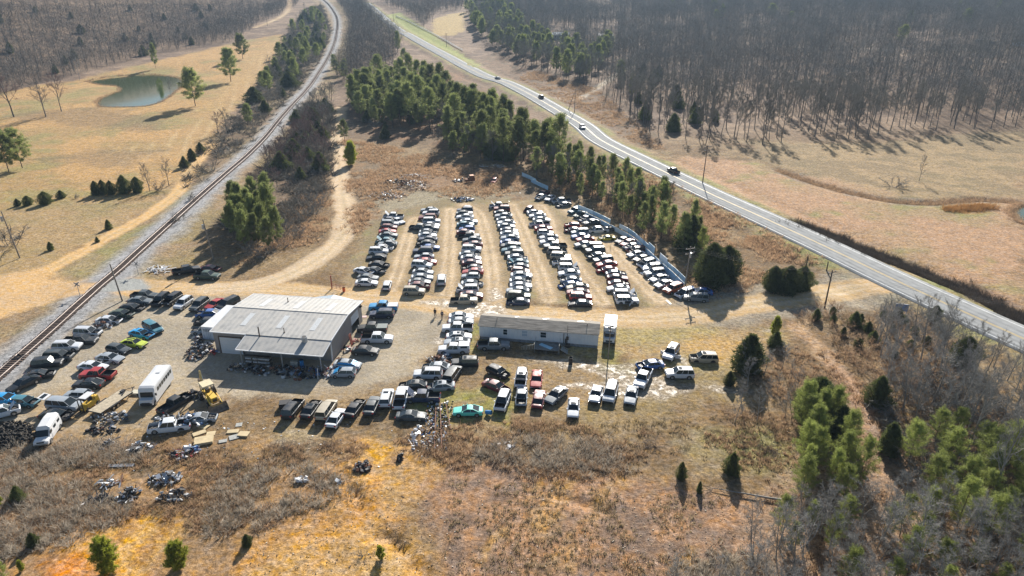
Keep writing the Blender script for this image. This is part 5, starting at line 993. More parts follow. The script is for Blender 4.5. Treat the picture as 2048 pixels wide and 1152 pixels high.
def backhoe():
    r = empty('backhoe_loader', at(420, 796, .4), R(whead(420, 796, 292)), 'yellow backhoe loader with raised digging arm at the edge of the big shadow', 'backhoe'); r.scale = (1.08, 1.08, 1.08)
    b = MB(); b.box((1.35, 0, 1.15), (1.9, .95, .75), 0, top=.92); b.box((-.6, 0, .95), (2.2, 1.0, .5)); b.box((0, 0, .7), (4.2, .6, .35), 1); b.box((2.32, 0, 1.12), (.04, .6, .45), 1); ob('body', b.mesh('body', [YEL, DARK]), r)
    c = MB(); [c.box((x, s*.72, 1.95), (.09, .09, 1.3), 0, ry=(.08 if x > 0 else 0)) for x in (-1.15, .38) for s in (-1, 1)]; ob('cab_frame', c.mesh('cab_frame', [DARK]), r); ob('seat', MB().box((-.5, 0, 1.5), (.55, .55, .5)).mesh('seat', [DARK]), r)
    ob('roof', MB().box((-.4, 0, 2.66), (1.9, 1.7, .14), 0, top=.93).mesh('roof', [mat('faded_cream_paint', (.66,.56,.36), .6, var=.15, scale=2, dirt=.2)]), r)
    a = MB(); [a.tube((.9, s*.75, 1.35), (3.0, s*.75, .75), .09, n=6) for s in (-1, 1)]; a.tube((3.0, -.75, .75), (3.0, .75, .75), .06, n=6); [a.tube((1.2, s*.66, .9), (2.6, s*.66, .95), .05, n=6, mi=1) for s in (-1, 1)]; ob('loader_arm', a.mesh('loader_arm', [YEL, CHR]), r)
    k = MB(); n = 8; W_ = 1.25; prof = [(3.1+.75*math.cos(t)*.9, .62+.6*math.sin(t)) for t in [math.pi*(.42+1.2*i/n) for i in range(n+1)]]; prof = [(3.05, .95), (3.0, .5), (3.1, .16), (3.4, .06), (4.05, .10)]
    for i in range(4):
        (x0, z0), (x1, z1) = prof[i], prof[i+1]; k.add([(x0, -W_, z0), (x0, W_, z0), (x1, W_, z1), (x1, -W_, z1)], [(0,1,2,3)]); k.add([(x0-.05, -W_, z0-.04), (x0-.05, W_, z0-.04), (x1-.03, W_, z1-.05), (x1-.03, -W_, z1-.05)], [(3,2,1,0)])
    for s in (-1, 1): k.add([(x, s*W_, z) for x, z in prof], [tuple(range(5))])
    ob('front_bucket', k.mesh('front_bucket', [mat('worn_bucket_steel', (.26,.20,.15), .6, .3, var=.4, scale=3)]), r)
    g = MB(); g.box((-1.9, 0, 1.0), (.5, .7, .9)); g.tube((-2.0, 0, 1.2), (-3.0, .1, 3.5), .16, .13, 6); g.tube((-2.1, .18, 1.5), (-2.75, .2, 2.8), .06, n=6, mi=1); g.tube((-3.0, .1, 3.5), (-3.7, .15, 1.9), .13, .10, 6); g.tube((-2.7, 0, 3.2), (-3.4, .1, 3.2), .05, n=6, mi=1); ob('digging_arm', g.mesh('digging_arm', [mat('faded_machine_yellow', (.55,.42,.16), .6, var=.3, scale=2, dirt=.4), CHR]), r)
    ob('digging_bucket', MB().box((-3.85, .15, 1.55), (.5, .6, .55), 0, top=.8, ry=.4).mesh('digging_bucket', [MATS['worn_bucket_steel']]), r)
    for s in (-1, 1): ob('stabiliser', MB().tube((-1.9, s*.4, 1.0), (-2.0, s*1.35, .3), .08, n=5).box((-2.0, s*1.4, .2), (.4, .35, .08)).mesh('stabiliser', [YEL]), r)
    wheels(r, [(-.95, -.95, .72), (-.95, .95, .72)], .72, .42, 'rear_wheel'); wheels(r, [(1.75, -.85, .44), (1.75, .85, .44)], .44, .3, 'front_wheel')
backhoe()
# ------------------------------------------------------------ workshop
WR = R(-8.4); WO = (-51.9, 104.7)
def wl2(x, y): return WO[0]+x*math.cos(WR)-y*math.sin(WR), WO[1]+x*math.sin(WR)+y*math.cos(WR)
wz = float(zat(*wl2(10, 3)))-.05
SID = corrugated('grey_metal_siding', (.27,.25,.24), .6, .6, 0); SIDY = corrugated('grey_metal_siding_end', (.27,.25,.24), .6, .6, 1); ROOF = corrugated('aged_metal_roof', (.42,.41,.385), .52, .9, 0, var=.22); DOORM = corrugated('white_roll_door', (.60,.63,.66), .5, .45, 2)
SKY_ = mat('skylight_panel', (.62,.63,.62), .3, var=.1); PIPE = mat('dark_pipe', (.10,.075,.06), .6, .4, var=.3); GALV = mat('galvanised', (.40,.42,.44), .45, .6, var=.2); TRIM = mat('white_trim', (.68,.69,.70), .5, var=.05)
w = empty('workshop', (WO[0], WO[1], wz), WR, 'large grey metal workshop with low roof, open lean-to and white roll-up door', 'workshop')
W_, D_, EV, RG, RY = 21.3, 15.1, 4.3, 5.05, 7.8
b = MB(); t = .12
b.add([(0,0,0),(W_,0,0),(W_,0,EV),(0,0,EV)], [(0,1,2,3)], 0); b.add([(0,D_,0),(W_,D_,0),(W_,D_,EV),(0,D_,EV)], [(3,2,1,0)], 0)
b.add([(0,0,0),(0,D_,0),(0,D_,EV),(0,RY,RG),(0,0,EV)], [(4,3,2,1,0)], 1)
y0, y1, dh = 9.6, 13.4, 3.6     # opening in the right wall
b.add([(W_,0,0),(W_,y0,0),(W_,y0,EV+(RG-EV)*1.0*.82),(W_,RY,RG),(W_,0,EV)], [(0,1,2,3,4)], 1); b.add([(W_,y0,dh),(W_,y1,dh),(W_,y1,EV+.25),(W_,y0,EV+.60)], [(0,1,2,3)], 1); b.add([(W_,y1,0),(W_,D_,0),(W_,D_,EV),(W_,y1,EV+.25)], [(0,1,2,3)], 1)
b.add([(W_-3,y0-1,0),(W_-3,y1+1,0),(W_-3,y1+1,4),(W_-3,y0-1,4)], [(0,1,2,3)], 2)  # dark sheet set inside the opening, standing in for interior shade
ob('wall', b.mesh('wall', [SID, SIDY, DARK]), w)
rf = MB()
rf.add([(-.35,-.3,EV-.02),(W_+.35,-.3,EV-.02),(W_+.35,RY,RG+.06),(-.35,RY,RG+.06),(W_+.35,D_+.35,EV-.02),(-.35,D_+.35,EV-.02)], [(0,1,2,3),(3,2,4,5)], 0)
rf.add([(-.35,-.3,EV-.14),(W_+.35,-.3,EV-.14),(W_+.35,RY,RG-.06),(-.35,RY,RG-.06),(W_+.35,D_+.35,EV-.14),(-.35,D_+.35,EV-.14)], [(3,2,1,0),(5,4,2,3)], 0)
roofo = ob('roof', rf.mesh('roof', [ROOF]), w)
tr = MB(); sl = math.atan2(RG+.06-EV+.02, RY+.3)
for x in (-.37, W_+.37):
    tr.tube((x, -.32, EV-.04), (x, RY, RG+.05), .11, n=4); tr.tube((x, RY, RG+.05), (x, D_+.37, EV-.04), .11, n=4)
tr.tube((-.37, -.34, EV-.06), (6.3, -.34, EV-.06), .10, n=4); tr.tube((-.37, D_+.37, EV-.06), (W_+.37, D_+.37, EV-.06), .10, n=4)
ob('roof_trim', tr.mesh('roof_trim', [TRIM]), roofo)
ob('ridge_cap', MB().tube((-.3, RY, RG+.05), (W_+.3, RY, RG+.05), .10, n=6).mesh('ridge_cap', [ROOF]), roofo)
def zroof(y): return EV-.02+(RG+.08-EV)*(y+.3)/(RY+.3) if y < RY else RG+.06-(RG+.08-EV)*(y-RY)/(D_+.35-RY)
for x in (4.4, 11.0, 17.2):
    for ya, yb in ((2.2, 6.2), (9.2, 13.2)):
        m = MB(); 
        m.add([(x-.5, ya, zroof(ya)+.035), (x+.5, ya, zroof(ya)+.035), (x+.5, yb, zroof(yb)+.035), (x-.5, yb, zroof(yb)+.035)], [(0,1,2,3)]); ob('skylight', m.mesh('skylight', [SKY_]), roofo)
for x, y, r_, h in ((8.2, 12.2, .08, .9), (12.7, 1.0, .07, .9)): ob('vent_pipe', MB().tube((x, y, zroof(y)-.1), (x, y, zroof(y)+h), r_, n=8).tube((x, y, zroof(y)-.02), (x, y, zroof(y)+.08), r_*2.2, n=8).mesh('vent_pipe', [PIPE]), roofo)
pl = -4.1
def zlean(y): return EV-.08+(EV-.08-3.42)*y/4.1
ln = MB(); ln.add([(6.3,0,EV-.05),(W_+.35,0,EV-.05),(W_+.35,pl,3.42),(6.3,pl,3.42)], [(3,2,1,0)]); ln.add([(6.3,0,EV-.15),(W_+.35,0,EV-.15),(W_+.35,pl,3.32),(6.3,pl,3.32)], [(0,1,2,3)])
lean = ob('lean_to_roof', ln.mesh('lean_to_roof', [ROOF]), w)
ob('roof_trim', MB().tube((6.3, pl-.03, 3.36), (W_+.37, pl-.03, 3.36), .10, n=4).tube((6.28, 0, EV-.1), (6.28, pl, 3.38), .10, n=4).tube((W_+.37, 0, EV-.1), (W_+.37, pl, 3.38), .10, n=4).mesh('roof_trim', [TRIM]), lean)
ob('stove_pipe', MB().tube((8.9, -.5, 4.0), (8.9, -.5, 6.0), .11, n=8).mesh('stove_pipe', [PIPE]), lean)
ob('roof_vent', MB().tube((17.2, -.9, 3.9), (17.2, -.9, 5.0), .48, n=20).tube((17.2, -.9, 4.95), (17.2, -.9, 5.02), .40, n=20, mi=1).mesh('roof_vent', [GALV, DARK]), lean)
for x in (7.0, 14.2, 21.0): ob('post', MB().tube((x, pl+.25, 0), (x, pl+.25, 3.4), .11, n=6).mesh('post', [GALV]), w)
ob('corner_post', MB().box((W_+.07, -.05, 2.1), (.2, .2, 4.2)).mesh('corner_post', [TRIM]), w)
ob('roll_up_door', MB().box((3.05, -.05, 1.6), (4.0, .1, 3.2)).mesh('roll_up_door', [DOORM]), w)
ob('door_frame', MB().box((.95, -.06, 1.65), (.2, .14, 3.3)).box((5.15, -.06, 1.65), (.2, .14, 3.3)).box((3.05, -.06, 3.32), (4.4, .14, .2)).mesh('door_frame', [PIPE]), w)
ob('side_door', MB().box((W_-.02, (y0+y1)/2, 2.75), (.08, y1-y0-.2, 1.7)).mesh('side_door', [DOORM]), w)
ob('wall_lamp', MB().box((W_+.2, 14.3, 3.6), (.4, .5, .3)).mesh('wall_lamp', [DARK]), w)
an = MB(); zz = 2.6; an.add([(9.5,D_,0),(9.5,D_+3.2,0),(19.5,D_+3.2,0),(19.5,D_,0),(9.5,D_,zz),(9.5,D_+3.2,zz),(19.5,D_+3.2,zz),(19.5,D_,zz),(14.5,D_,3.5),(14.5,D_+3.2,3.5)], [(0,4,5,1),(2,6,7,3),(1,5,9,6,2)], 0)
an.add([(9.2,D_+.1,zz-.05),(9.2,D_+3.5,zz-.05),(14.5,D_+3.5,3.6),(14.5,D_+.1,3.6),(19.8,D_+3.5,zz-.05),(19.8,D_+.1,zz-.05)], [(0,3,2,1),(3,5,4,2)], 1); ob('rear_annex', an.mesh('rear_annex', [SID, mat('blue_grey_roof', (.42,.50,.56), .5, var=.1)]), w)
# container
cpos = wl2(-3.7, 8.5); c = empty('storage_container', (cpos[0], cpos[1], float(zat(*cpos))-.02), WR, 'white storage container against the left wall of the workshop', 'container')
CON = corrugated('white_container_steel', (.62,.68,.76), .5, .5, 1); m = MB(); m.box((0, 0, 1.32), (2.5, 9.0, 2.5)); ob('body', m.mesh('body', [CON]), c); ob('roof', MB().box((0, 0, 2.60), (2.56, 9.06, .10)).mesh('roof', [WHT]), c)
m = MB(); [m.tube((x, -4.55, .2), (x, -4.55, 2.4), .025, n=5) for x in (-.9, -.35, .35, .9)]; m.box((0, -4.53, 1.3), (.04, .05, 2.3)); ob('door_bars', m.mesh('door_bars', [GALV]), c)
def text(body, size, loc, rot, parent, m, name='lettering', ext=.01):
    cu = bpy.data.curves.new(name, 'FONT'); cu.body = body; cu.size = size; cu.align_x = 'CENTER'; cu.align_y = 'CENTER'; cu.extrude = ext; cu.materials.append(m)
    o = bpy.data.objects.new(name, cu); col.objects.link(o); bpy.context.view_layer.update(); me = bpy.data.meshes.new_from_object(o); bpy.data.objects.remove(o); o = ob(name, me, parent, loc); o.rotation_euler = rot; return o
text('TITAN', .62, (0, -4.58, 1.9), (math.pi/2, 0, 0), c, DARK)

# ------------------------------------------------------------ long white house
H0 = G(959, 678); HR = R(-9.3); hz_ = float(zat(H0[0]+10, H0[1]))-.05
h = empty('mobile_home', (H0[0], H0[1], hz_), HR, 'long narrow white house with grey shingle roof and wooden deck', 'house')
HW, HD, HE, HG = 21.4, 4.6, 2.95, 3.7
SHW = corrugated('white_vinyl_siding', (.66,.68,.70), .6, .5, 0, depth=.02); SHING = mat('old_shingles', (.25,.225,.19), .9, var=.45, scale=1.1, stretch=(.5, 3, 3), bump=.4); SHINGB = SHING
m = MB(); m.box((HW/2, HD/2, (HE+.62)/2), (HW, HD, HE-.62), 0); m.add([(0,0,HE),(0,HD,HE),(0,HD/2,HG)], [(2,1,0)], 0); m.add([(HW,0,HE),(HW,HD,HE),(HW,HD/2,HG)], [(0,1,2)], 0); ob('wall', m.mesh('wall', [SHW]), h)
ob('skirting', MB().box((HW/2, HD/2, .32), (HW-.12, HD-.12, .64)).mesh('skirting', [mat('grey_skirting', (.22,.23,.24), .8, var=.3)]), h)
m = MB(); m.add([(-.2,-.3,HE-.04),(HW+.2,-.3,HE-.04),(HW+.2,HD/2,HG+.06),(-.2,HD/2,HG+.06),(HW+.2,HD+.3,HE-.04),(-.2,HD+.3,HE-.04)], [(0,1,2,3),(3,2,4,5)]); m.add([(-.2,-.3,HE-.12),(HW+.2,-.3,HE-.12),(HW+.2,HD/2,HG-.04),(-.2,HD/2,HG-.04),(HW+.2,HD+.3,HE-.12),(-.2,HD+.3,HE-.12),(-.2,-.3,HE-.04),(HW+.2,-.3,HE-.04)], [(3,2,1,0),(5,4,2,3),(0,1,7,6)]); hr_ = ob('roof', m.mesh('roof', [SHING]), h)
def zr2(y): return HE-.04+(HG+.1-HE)*(1-abs(y-HD/2)/(HD/2+.3))
for x, y, s in ((6.3, 2.9, .5), (11.7, 3.2, 1.1), (18.0, 3.3, 1.2)):
    m = MB(); m.box((x, y, zr2(y)+.06), (s, .4, .05), rz=.3).box((x+.4, y+.1, zr2(y)+.07), (s*.5, .25, .04), rz=-.5); tag(ob('roof_scrap', m.mesh('roof_scrap', [WHT]), hr_))
for x, y in ((3.0, 1.6), (19.3, 1.7)): ob('vent_pipe', MB().tube((x, y, 3.1), (x, y, zr2(y)+.45), .06, n=6).mesh('vent_pipe', [PIPE]), hr_)
for x0, x1, wh in ((4.4, 5.15, 1), (7.8, 8.8, 0), (11.15, 12.2, 1)):
    f = ob('window', MB().box(((x0+x1)/2, -.03, 1.95), (x1-x0+.16, .08, 1.16)).mesh('window', [TRIM]), h)
    for z in (1.68, 2.22): ob('pane', MB().box(((x0+x1)/2, -.08, z), (x1-x0-.06, .03, .46)).mesh('pane', [GLASS if wh else mat('window_blind', (.36,.44,.52), .3)]), f)
ob('door', MB().box((14.1, -.04, 1.62), (.95, .08, 1.95)).mesh('door', [TRIM]), h); ob('door', MB().box((15.35, -.04, 1.62), (.1, .1, 1.95)).mesh('door', [DARK]), h)
m = MB(); m.tube((16.0, -.12, .5), (16.0, -.12, 4.3), .04, n=6); m.box((16.0, -.15, 1.7), (.45, .2, .6)); m.box((15.75, -.15, 1.2), (.3, .2, .8)); m.box((16.1, -.5, .45), (.8, .6, .6)); ob('electric_meter', m.mesh('electric_meter', [PIPE]), h)
dk = MB(); DKM = mat('grey_deck_wood', (.17,.165,.15), .85, var=.3, scale=3)
dk.box((12.6, -1.9, .75), (4.4, 2.9, .1)); [dk.box((x, y, .38), (.12, .12, .74)) for x in (10.5, 12.6, 14.7) for y in (-.6, -3.25)]; ob('deck', dk.mesh('deck', [DKM]), h)
rl = MB(); 
for k in range(9): rl.box((10.45-k*.27, -3.2, 1.2-k*.07), (.06, .06, .95-k*.04))
rl.tube((10.5, -3.2, 1.65), (8.2, -3.2, 1.05), .04, n=4); rl.tube((10.45, -.5, 1.7), (10.45, -3.2, 1.65), .04, n=4); rl.tube((10.5, -3.2, 1.65), (10.5, -3.2, .7), .04, n=4); ob('railing', rl.mesh('railing', [mat('pale_rail_wood', (.38,.37,.33), .8, var=.2)]), h); rl = MB(); rl.tube((14.85, -3.2, 1.7), (14.85, -.4, 1.7), .04, n=4); rl.tube((14.85, -3.2, 0), (14.85, -3.2, 1.7), .05, n=4); ob('railing', rl.mesh('railing', [MATS['pale_rail_wood']]), h)
st = MB(); [st.box((15.3+k*.28, -2.2, .62-k*.17), (.3, 1.3, .05)) for k in range(4)]; [st.tube((15.0, y, .95), (16.4, y, .15), .05, n=4) for y in (-1.5, -2.9)]; ob('steps', st.mesh('steps', [MATS['pale_rail_wood']]), h)
def on_house(x, y): return h.location.x+x*math.cos(HR)-y*math.sin(HR), h.location.y+x*math.sin(HR)+y*math.cos(HR)
x, y = on_house(12.4, -2.1); o = ob('blue_sheet', MB().box((0, 0, .02), (2.6, .85, .04)).mesh('blue_sheet', [mat('pale_blue_sheet', (.36,.60,.72), .4)]), None, (x, y, hz_+.82), HR-.55); tag(o, 'pale blue flat sheet lying on the wooden deck of the white house', 'sheet')

# ------------------------------------------------------------ fence of white sheets
FB = resample(poly((1155,428),(1185,440),(1220,458),(1255,476),(1285,500),(1318,532),(1345,556),(1368,578)), 3.0)
SHT = [mat('fence_sheet_%d' % i, c, .45, var=.10, scale=.6, dirt=.2) for i, c in enumerate([(.58,.78,.90), (.42,.64,.80), (.74,.84,.90), (.36,.58,.74)])]  # white sheets coloured blue for the sky they reflect in shade
def fence(P, label, two_rows, base=0):
    fo = empty('sheet_fence', (P[0][0], P[0][1], float(zat(*P[0]))), 0, label, 'fence'); o3 = Vector(fo.location)
    for i in range(len(P)-1):
        a, b = Vector((P[i][0], P[i][1], float(zat(*P[i]))-.1)), Vector((P[i+1][0], P[i+1][1], float(zat(*P[i+1]))-.1)); d = (b-a).normalized(); n = Vector((-d.y, d.x, 0))
        rw = [(0, 1.35, 0, 0)]
        if two_rows and (i % 6 != 4): rw.append((1.7, 2.75 if not 9 <= i <= 11 else 3.4, .5, 1))
        if two_rows and i > len(P)*.55: rw[0] = (0, 1.45, .9, 0)
        for z0, z1, lean, k in rw:
            off = n*(-lean*.6 if k == 0 else -.06); jj = random.uniform(-.05, .05)
            q = [a+off+Vector((0,0,z0)), b+off+Vector((0,0,z0)), b+Vector((0,0,z1+jj)), a+Vector((0,0,z1+jj))]; q = [p-o3 for p in q]; th = n*.03
            mm = MB().add([p-th for p in q]+[p+th for p in q], [(0,1,2,3),(7,6,5,4),(0,4,5,1),(3,2,6,7),(0,3,7,4),(1,5,6,2)]); ob('sheet_panel', mm.mesh('sheet_panel', [SHT[random.randrange(4)]]), fo)
        if i % 2 == 0 and two_rows: ob('post', MB().tube(a+n*.15-o3, a+n*.15+Vector((0,0,random.uniform(3.2, 4.6)))-o3, .09, n=6).mesh('post', [PIPE]), fo)
    return fo
fence(FB, 'tall fence of white metal sheets, sky reflection painted in, right side of the lot', True)
fence(resample(poly((1044,352),(1058,358),(1072,366)), 3), 'short run of white sheet fence near the head of the lot', False)
fence(resample(poly((1062,364),(1078,372),(1096,380)), 3), 'low leaning white sheets beside the leafless tree at the lot head', False)
for i, (px, py) in enumerate([(1222,490),(1171,455),(1138,425),(1272,500),(1309,548),(1281,530)]):
    x, y, z = P3(px, py); tag(ob('fence_post', MB().tube((0, 0, -.2), (0, 0, 2.6), .05, n=6).mesh('fence_post', [PIPE]), None, (x, y, z)), ['thin dark post between the yellow coupe and the red sedan', 'thin dark post above the sixth row, far part', 'thin dark post at the far end of the fence', 'thin dark post beside the white fence cars, middle', 'thin dark post before the silver sedans by the fence', 'thin dark post beside the concrete slab'][i], 'post')

# ------------------------------------------------------------ poles, wires, signs
PW = mat('pole_wood', (.26,.22,.18), .85, var=.25, scale=2); PWD = mat('pole_wood_dark', (.10,.075,.06), .85, var=.25, scale=2); WIRE = mat('wire', (.16,.16,.16), .8)
def upole(px, py, hgt, label, arms=1, trans=False, lean=(0, 0), m=PW, arm_dir=0.0, r0=.17):
    x, y, z = P3(px, py); r = empty('utility_pole', (x, y, z), arm_dir, label, 'utility pole'); ca, sa = math.cos(-arm_dir), math.sin(-arm_dir); lx, ly = lean[0]*ca-lean[1]*sa, lean[0]*sa+lean[1]*ca
    ob('pole', MB().tube((0, 0, -.3), (lx, ly, hgt), r0, r0*.65, 8).mesh('pole', [m]), r)
    for k in range(arms): ob('crossarm', MB().box((lx*(1-k*.09), ly, hgt-.5-k*1.1), (2.3, .12, .14)).mesh('crossarm', [m]), r); [ob('insulator', MB().tube((lx+s, ly, hgt-.43-k*1.1), (lx+s, ly, hgt-.22-k*1.1), .06, n=6).mesh('insulator', [LAMP]), r) for s in (-1.0, 0, 1.0)]
    if trans: ob('transformer', MB().tube((lx-.1, ly-.38, hgt-2.3), (lx-.1, ly-.38, hgt-1.2), .27, n=12).mesh('transformer', [GALV]), r)
    return Vector((x+lean[0], y+lean[1], z+hgt-.4))
t1 = upole(40, 516, 11.5, 'tall wooden pole leaning left in the field at the left edge', 0, True, (-.9, 0)); t2 = upole(245, 602, 8.2, 'wooden pole beside the railway crossing', 0, False, (-.6, 0)); t3 = upole(427, 518, 9.8, 'wooden pole with lamp beside the two old pickup trucks', 0, True, (-.7, 0))
t4 = upole(1370, 575, 9.3, 'wooden pole with transformer and crossarms at the near end of the white fence', 2, True, (.2, 0), arm_dir=.4); t6 = upole(1405, 396 if 0 else 366, 12, 'dark wooden pole beside the highway casting a shadow across it', 2, False, (.2, 0), PWD, .5)
t7 = upole(1649, 616, 8.2, 'dark wooden pole at the lot entrance drive', 1, False, (.0, 0), PWD, .5); t8 = upole(1611, 540, 3.6, 'short dark stub pole behind the roadside cedars', 0, False, m=PWD); t9 = upole(1653, 541, 2.2, 'short dark post with a box beside the highway shoulder', 0, False, m=PWD)
upole(1127, 170, 9, 'slim pale pole on the bank above the highway', 0, m=PW); upole(1149, 226, 11, 'wooden pole with guy pole at the side drive', 1, m=PW, arm_dir=.8); upole(1136, 222, 8, 'pale pole leaning against the pole at the side drive', 0, lean=(3.0, 2), m=PW)
upole(893, 93, 11, 'wooden pole between highway and far field', 2, m=PWD); upole(787, 42, 9, 'small far pole left of the highway top', 1, m=PWD); upole(535, 52, 7, 'far thin pole beside the hill track', 1, m=PWD); upole(865, 45, 10, 'far thin pole at the left corner of the far field', 1, m=PW)
x, y, z = P3(1216, 717); r = empty('floodlight_pole', (x, y, z), 0, 'pale pole with floodlights in front of the white box truck', 'lamp post'); ob('pole', MB().tube((0, 0, -.2), (.1, 0, 6.3), .10, .08, 8).mesh('pole', [PW]), r)
for s in (-1, 1): ob('floodlight', MB().box((.1+s*.28, -.05, 6.2+s*.12), (.32, .2, .26), rz=s*.5).mesh('floodlight', [DARK]), r)
ob('conduit', MB().box((.08, 0, 5.3), (.35, .25, .25)).mesh('conduit', [DARK]), r)
def wire(a, b, sag, label, rad=.013):
    pts = [a.lerp(b, k/14)-Vector((0, 0, sag*4*(k/14)*(1-k/14))) for k in range(15)]; tag(ob('power_line', MB().path([tuple(p) for p in pts], rad, 4).mesh('power_line', [WIRE])), label, 'wire', 'power lines')
t7b = Vector((*G(2150, 705), 8.0))
for k, o in enumerate((-.9, 0, .9)):
    wire(t4+Vector((o*.5, o*.8, 0)), t7+Vector((o*.5, o*.8, 0)), .7, 'thin wire running from the transformer pole to the entrance drive pole'); wire(t7+Vector((o*.5, o*.8, 0)), t7b+Vector((o*.5, o*.8, 0)), .8, 'thin wire running from the entrance drive pole past the road sign')
wire(t4, t3, 1.6, 'long thin wire crossing above all the lot rows', .010); wire(t4+Vector((0, 0, -1)), t3+Vector((0, 0, -1)), 1.9, 'lower long thin wire crossing above all the lot rows', .010); wire(t3, t2, .5, 'thin wire between the two poles at the railway'); wire(t2, t1, .9, 'thin wire from the crossing pole to the leaning pole')
gx, gy, gz = P3(1322, 590); wire(t4+Vector((0, 0, -3)), Vector((gx, gy, gz)), 0, 'guy wire slanting from the transformer pole to the ground', .05)
x, y, z = P3(1800, 629); r = empty('road_sign', (x, y, z), R(-14), 'white sign board on two posts, shaded side painted blue, below the highway', 'sign')
for s in (-1, 1): ob('post', MB().box((s*1.0, 0, .9), (.14, .14, 2.0)).mesh('post', [TRIM]), r)
m = MB(); m.box((0, -.09, 1.75), (2.3, .06, 1.0)); m.box((.6, -.09, 1.05), (1.0, .06, .45)); ob('board', m.mesh('board', [mat('shaded_sign_face', (.16,.26,.50), .5, var=.25, scale=1.5)]), r); ob('board_edge', MB().box((0, -.06, 2.28), (2.4, .12, .07)).mesh('board_edge', [TRIM]), r)  # board painted blue for the shade on the side facing the camera
def crossbuck(px, py, label, rz):
    x, y, z = P3(px, py); r = empty('railway_crossing_sign', (x, y, z), rz, label, 'railway sign'); ob('post', MB().tube((0, 0, -.2), (0, 0, 2.9), .06, n=6).mesh('post', [GALV]), r)
    for s in (-1, 1): ob('blade', MB().box((0, -.08 if s > 0 else -.05, 2.55), (1.3, .03, .22), ry=s*.75).mesh('blade', [TRIM if 0 else mat('sign_back_grey', (.22,.22,.23), .6)]), r)
crossbuck(160, 591, 'railway crossing sign left of the tracks in front of the crossing', .2); crossbuck(277, 549, 'railway crossing sign right of the tracks behind the crossing', 2.9)
# gate, barrel, small furniture near the workshop
RG_ = mat('red_brown_steel', (.30,.09,.06), .6, .2, var=.3); BLU = mat('blue_plastic', (.03,.22,.50), .4); ORG = mat('orange_plastic', (.62,.13,.04), .5)
x, y, z = P3(664, 577); r = empty('pipe_gate', (x, y, z), R(-28), 'reddish pipe gate with tall post behind the workshop', 'gate')
m = MB(); [m.tube((0, 0, zz), (3.4, 0, zz), .035, n=5) for zz in (.25, .6, .95, 1.25)]; [m.tube((xx, 0, .2), (xx, 0, 1.3), .04, n=5) for xx in (.1, 1.2, 2.3, 3.4)]; ob('gate_leaf', m.mesh('gate_leaf', [RG_]), r); ob('post', MB().tube((0, 0, -.2), (0, 0, 3.0), .13, n=8).mesh('post', [RG_]), r)
def barrel(px, py, m, label, h_=.9, rr=.3, lie=False, name='barrel'):
    x, y, z = P3(px, py); q = MB().tube((0, 0, 0), (0, 0, h_), rr, n=16); [q.tube((0, 0, k), (0, 0, k+.04), rr+.015, n=16) for k in (h_*.32, h_*.66, h_-.04)]
    o = ob(name, q.mesh(name, [m]), None, (x, y, z)); tag(o, label, name.replace('_', ' '))
    if lie: o.rotation_euler = (R(78), 0, R(65)); o.location.z += rr
barrel(688, 583, ORG, 'orange barrel at the end of the pipe gate'); barrel(972, 828, BLU, 'blue barrel lying beside the turquoise coupe', .95, .33, True); barrel(604, 731, BLU, 'bright blue drum standing in the shade under the lean-to', 1.1, .35); barrel(567, 755, WHT, 'round white drum at the front of the lean-to clutter', .5, .33); barrel(1141, 728, DARK, 'black rubbish bin in front of the white house deck', 1.3, .34, name='rubbish_bin')
def slab(px, py, sx, sy, th, m, label, rz=0, name='board', cat='board', tilt=0, hz=0):
    x, y, z = P3(px, py); o = ob(name, MB().box((0, 0, th/2), (sx, sy, th)).mesh(name, [m]), None, (x, y, z+.03+hz), rz); o.rotation_euler = (tilt, 0, rz); return tag(o, label, cat)
FOAM = mat('yellowed_foam_board', (.55,.44,.26), .85, var=.15, scale=1.2); FOAMG = mat('grey_board', (.36,.36,.33), .8, var=.2)
for a in [(408,883,2.5,1.7,.35,FOAM,'largest tan foam slab lying on the slope below the wrecks',.3), (407,853,1.7,1.0,.12,FOAM,'tan board nearest the wrecked white pickup',-.4), (399,867,1.8,.9,.12,FOAM,'long tan board just above the largest foam slab',.6), (422,868,1.2,1.0,.1,FOAM,'small tan board right of the long one',.2), (466,864,1.6,.8,.15,FOAM,'pale tan board above the grey board',.1), (468,875,1.3,1.1,.08,FOAMG,'grey board between the tan boards',.5), (488,870,1.5,1.1,.25,FOAM,'thick tan block right of the grey board',-.1), (446,883,1.1,.7,.08,FOAMG,'small grey board right of the largest foam slab',.3), (478,850,.9,.9,.05,FOAMG,'pale grey sheet above the tan boards',.2), (572,814,1.8,1.3,.9,DARK,'dark box at the left end of the bottom car row',.2), (1295,552,4.2,1.0,.15,TRIM,'white concrete strip beside the cars at the fence',-1.0), (1337,605,.35,2.0,.08,TRIM,'narrow white board on the ground before the orange red suv',.25), (725,634,1.6,.8,.06,mat('pink_board',(.62,.42,.40),.7),'pinkish board lying behind the workshop corner',.1), (935,412,1.6,.9,.05,TRIM,'white sheet below the dark scrap heap at the lot head',.1), (278,787,2.1,1.1,.35,mat('cream_plastic',(.62,.58,.46),.5),'cream plastic truck-bed liner behind the bus',-.05), (242,932,3.4,.6,.12,GALV,'long grey metal sheet in the dry brush',.05), (1092,700,.9,.7,.5,DARK,'dark box under the wooden deck',.1)]:
    slab(*a[:7], rz=a[7])
x, y, z = P3(703, 690); tag(ob('leaning_door', MB().box((0, 0, 1.1), (.9, .08, 2.2), ry=0, rx=-.15).mesh('leaning_door', [RG_]), None, (x, y, z), R(82)), 'brown door panel leaning against the workshop wall', 'door panel')
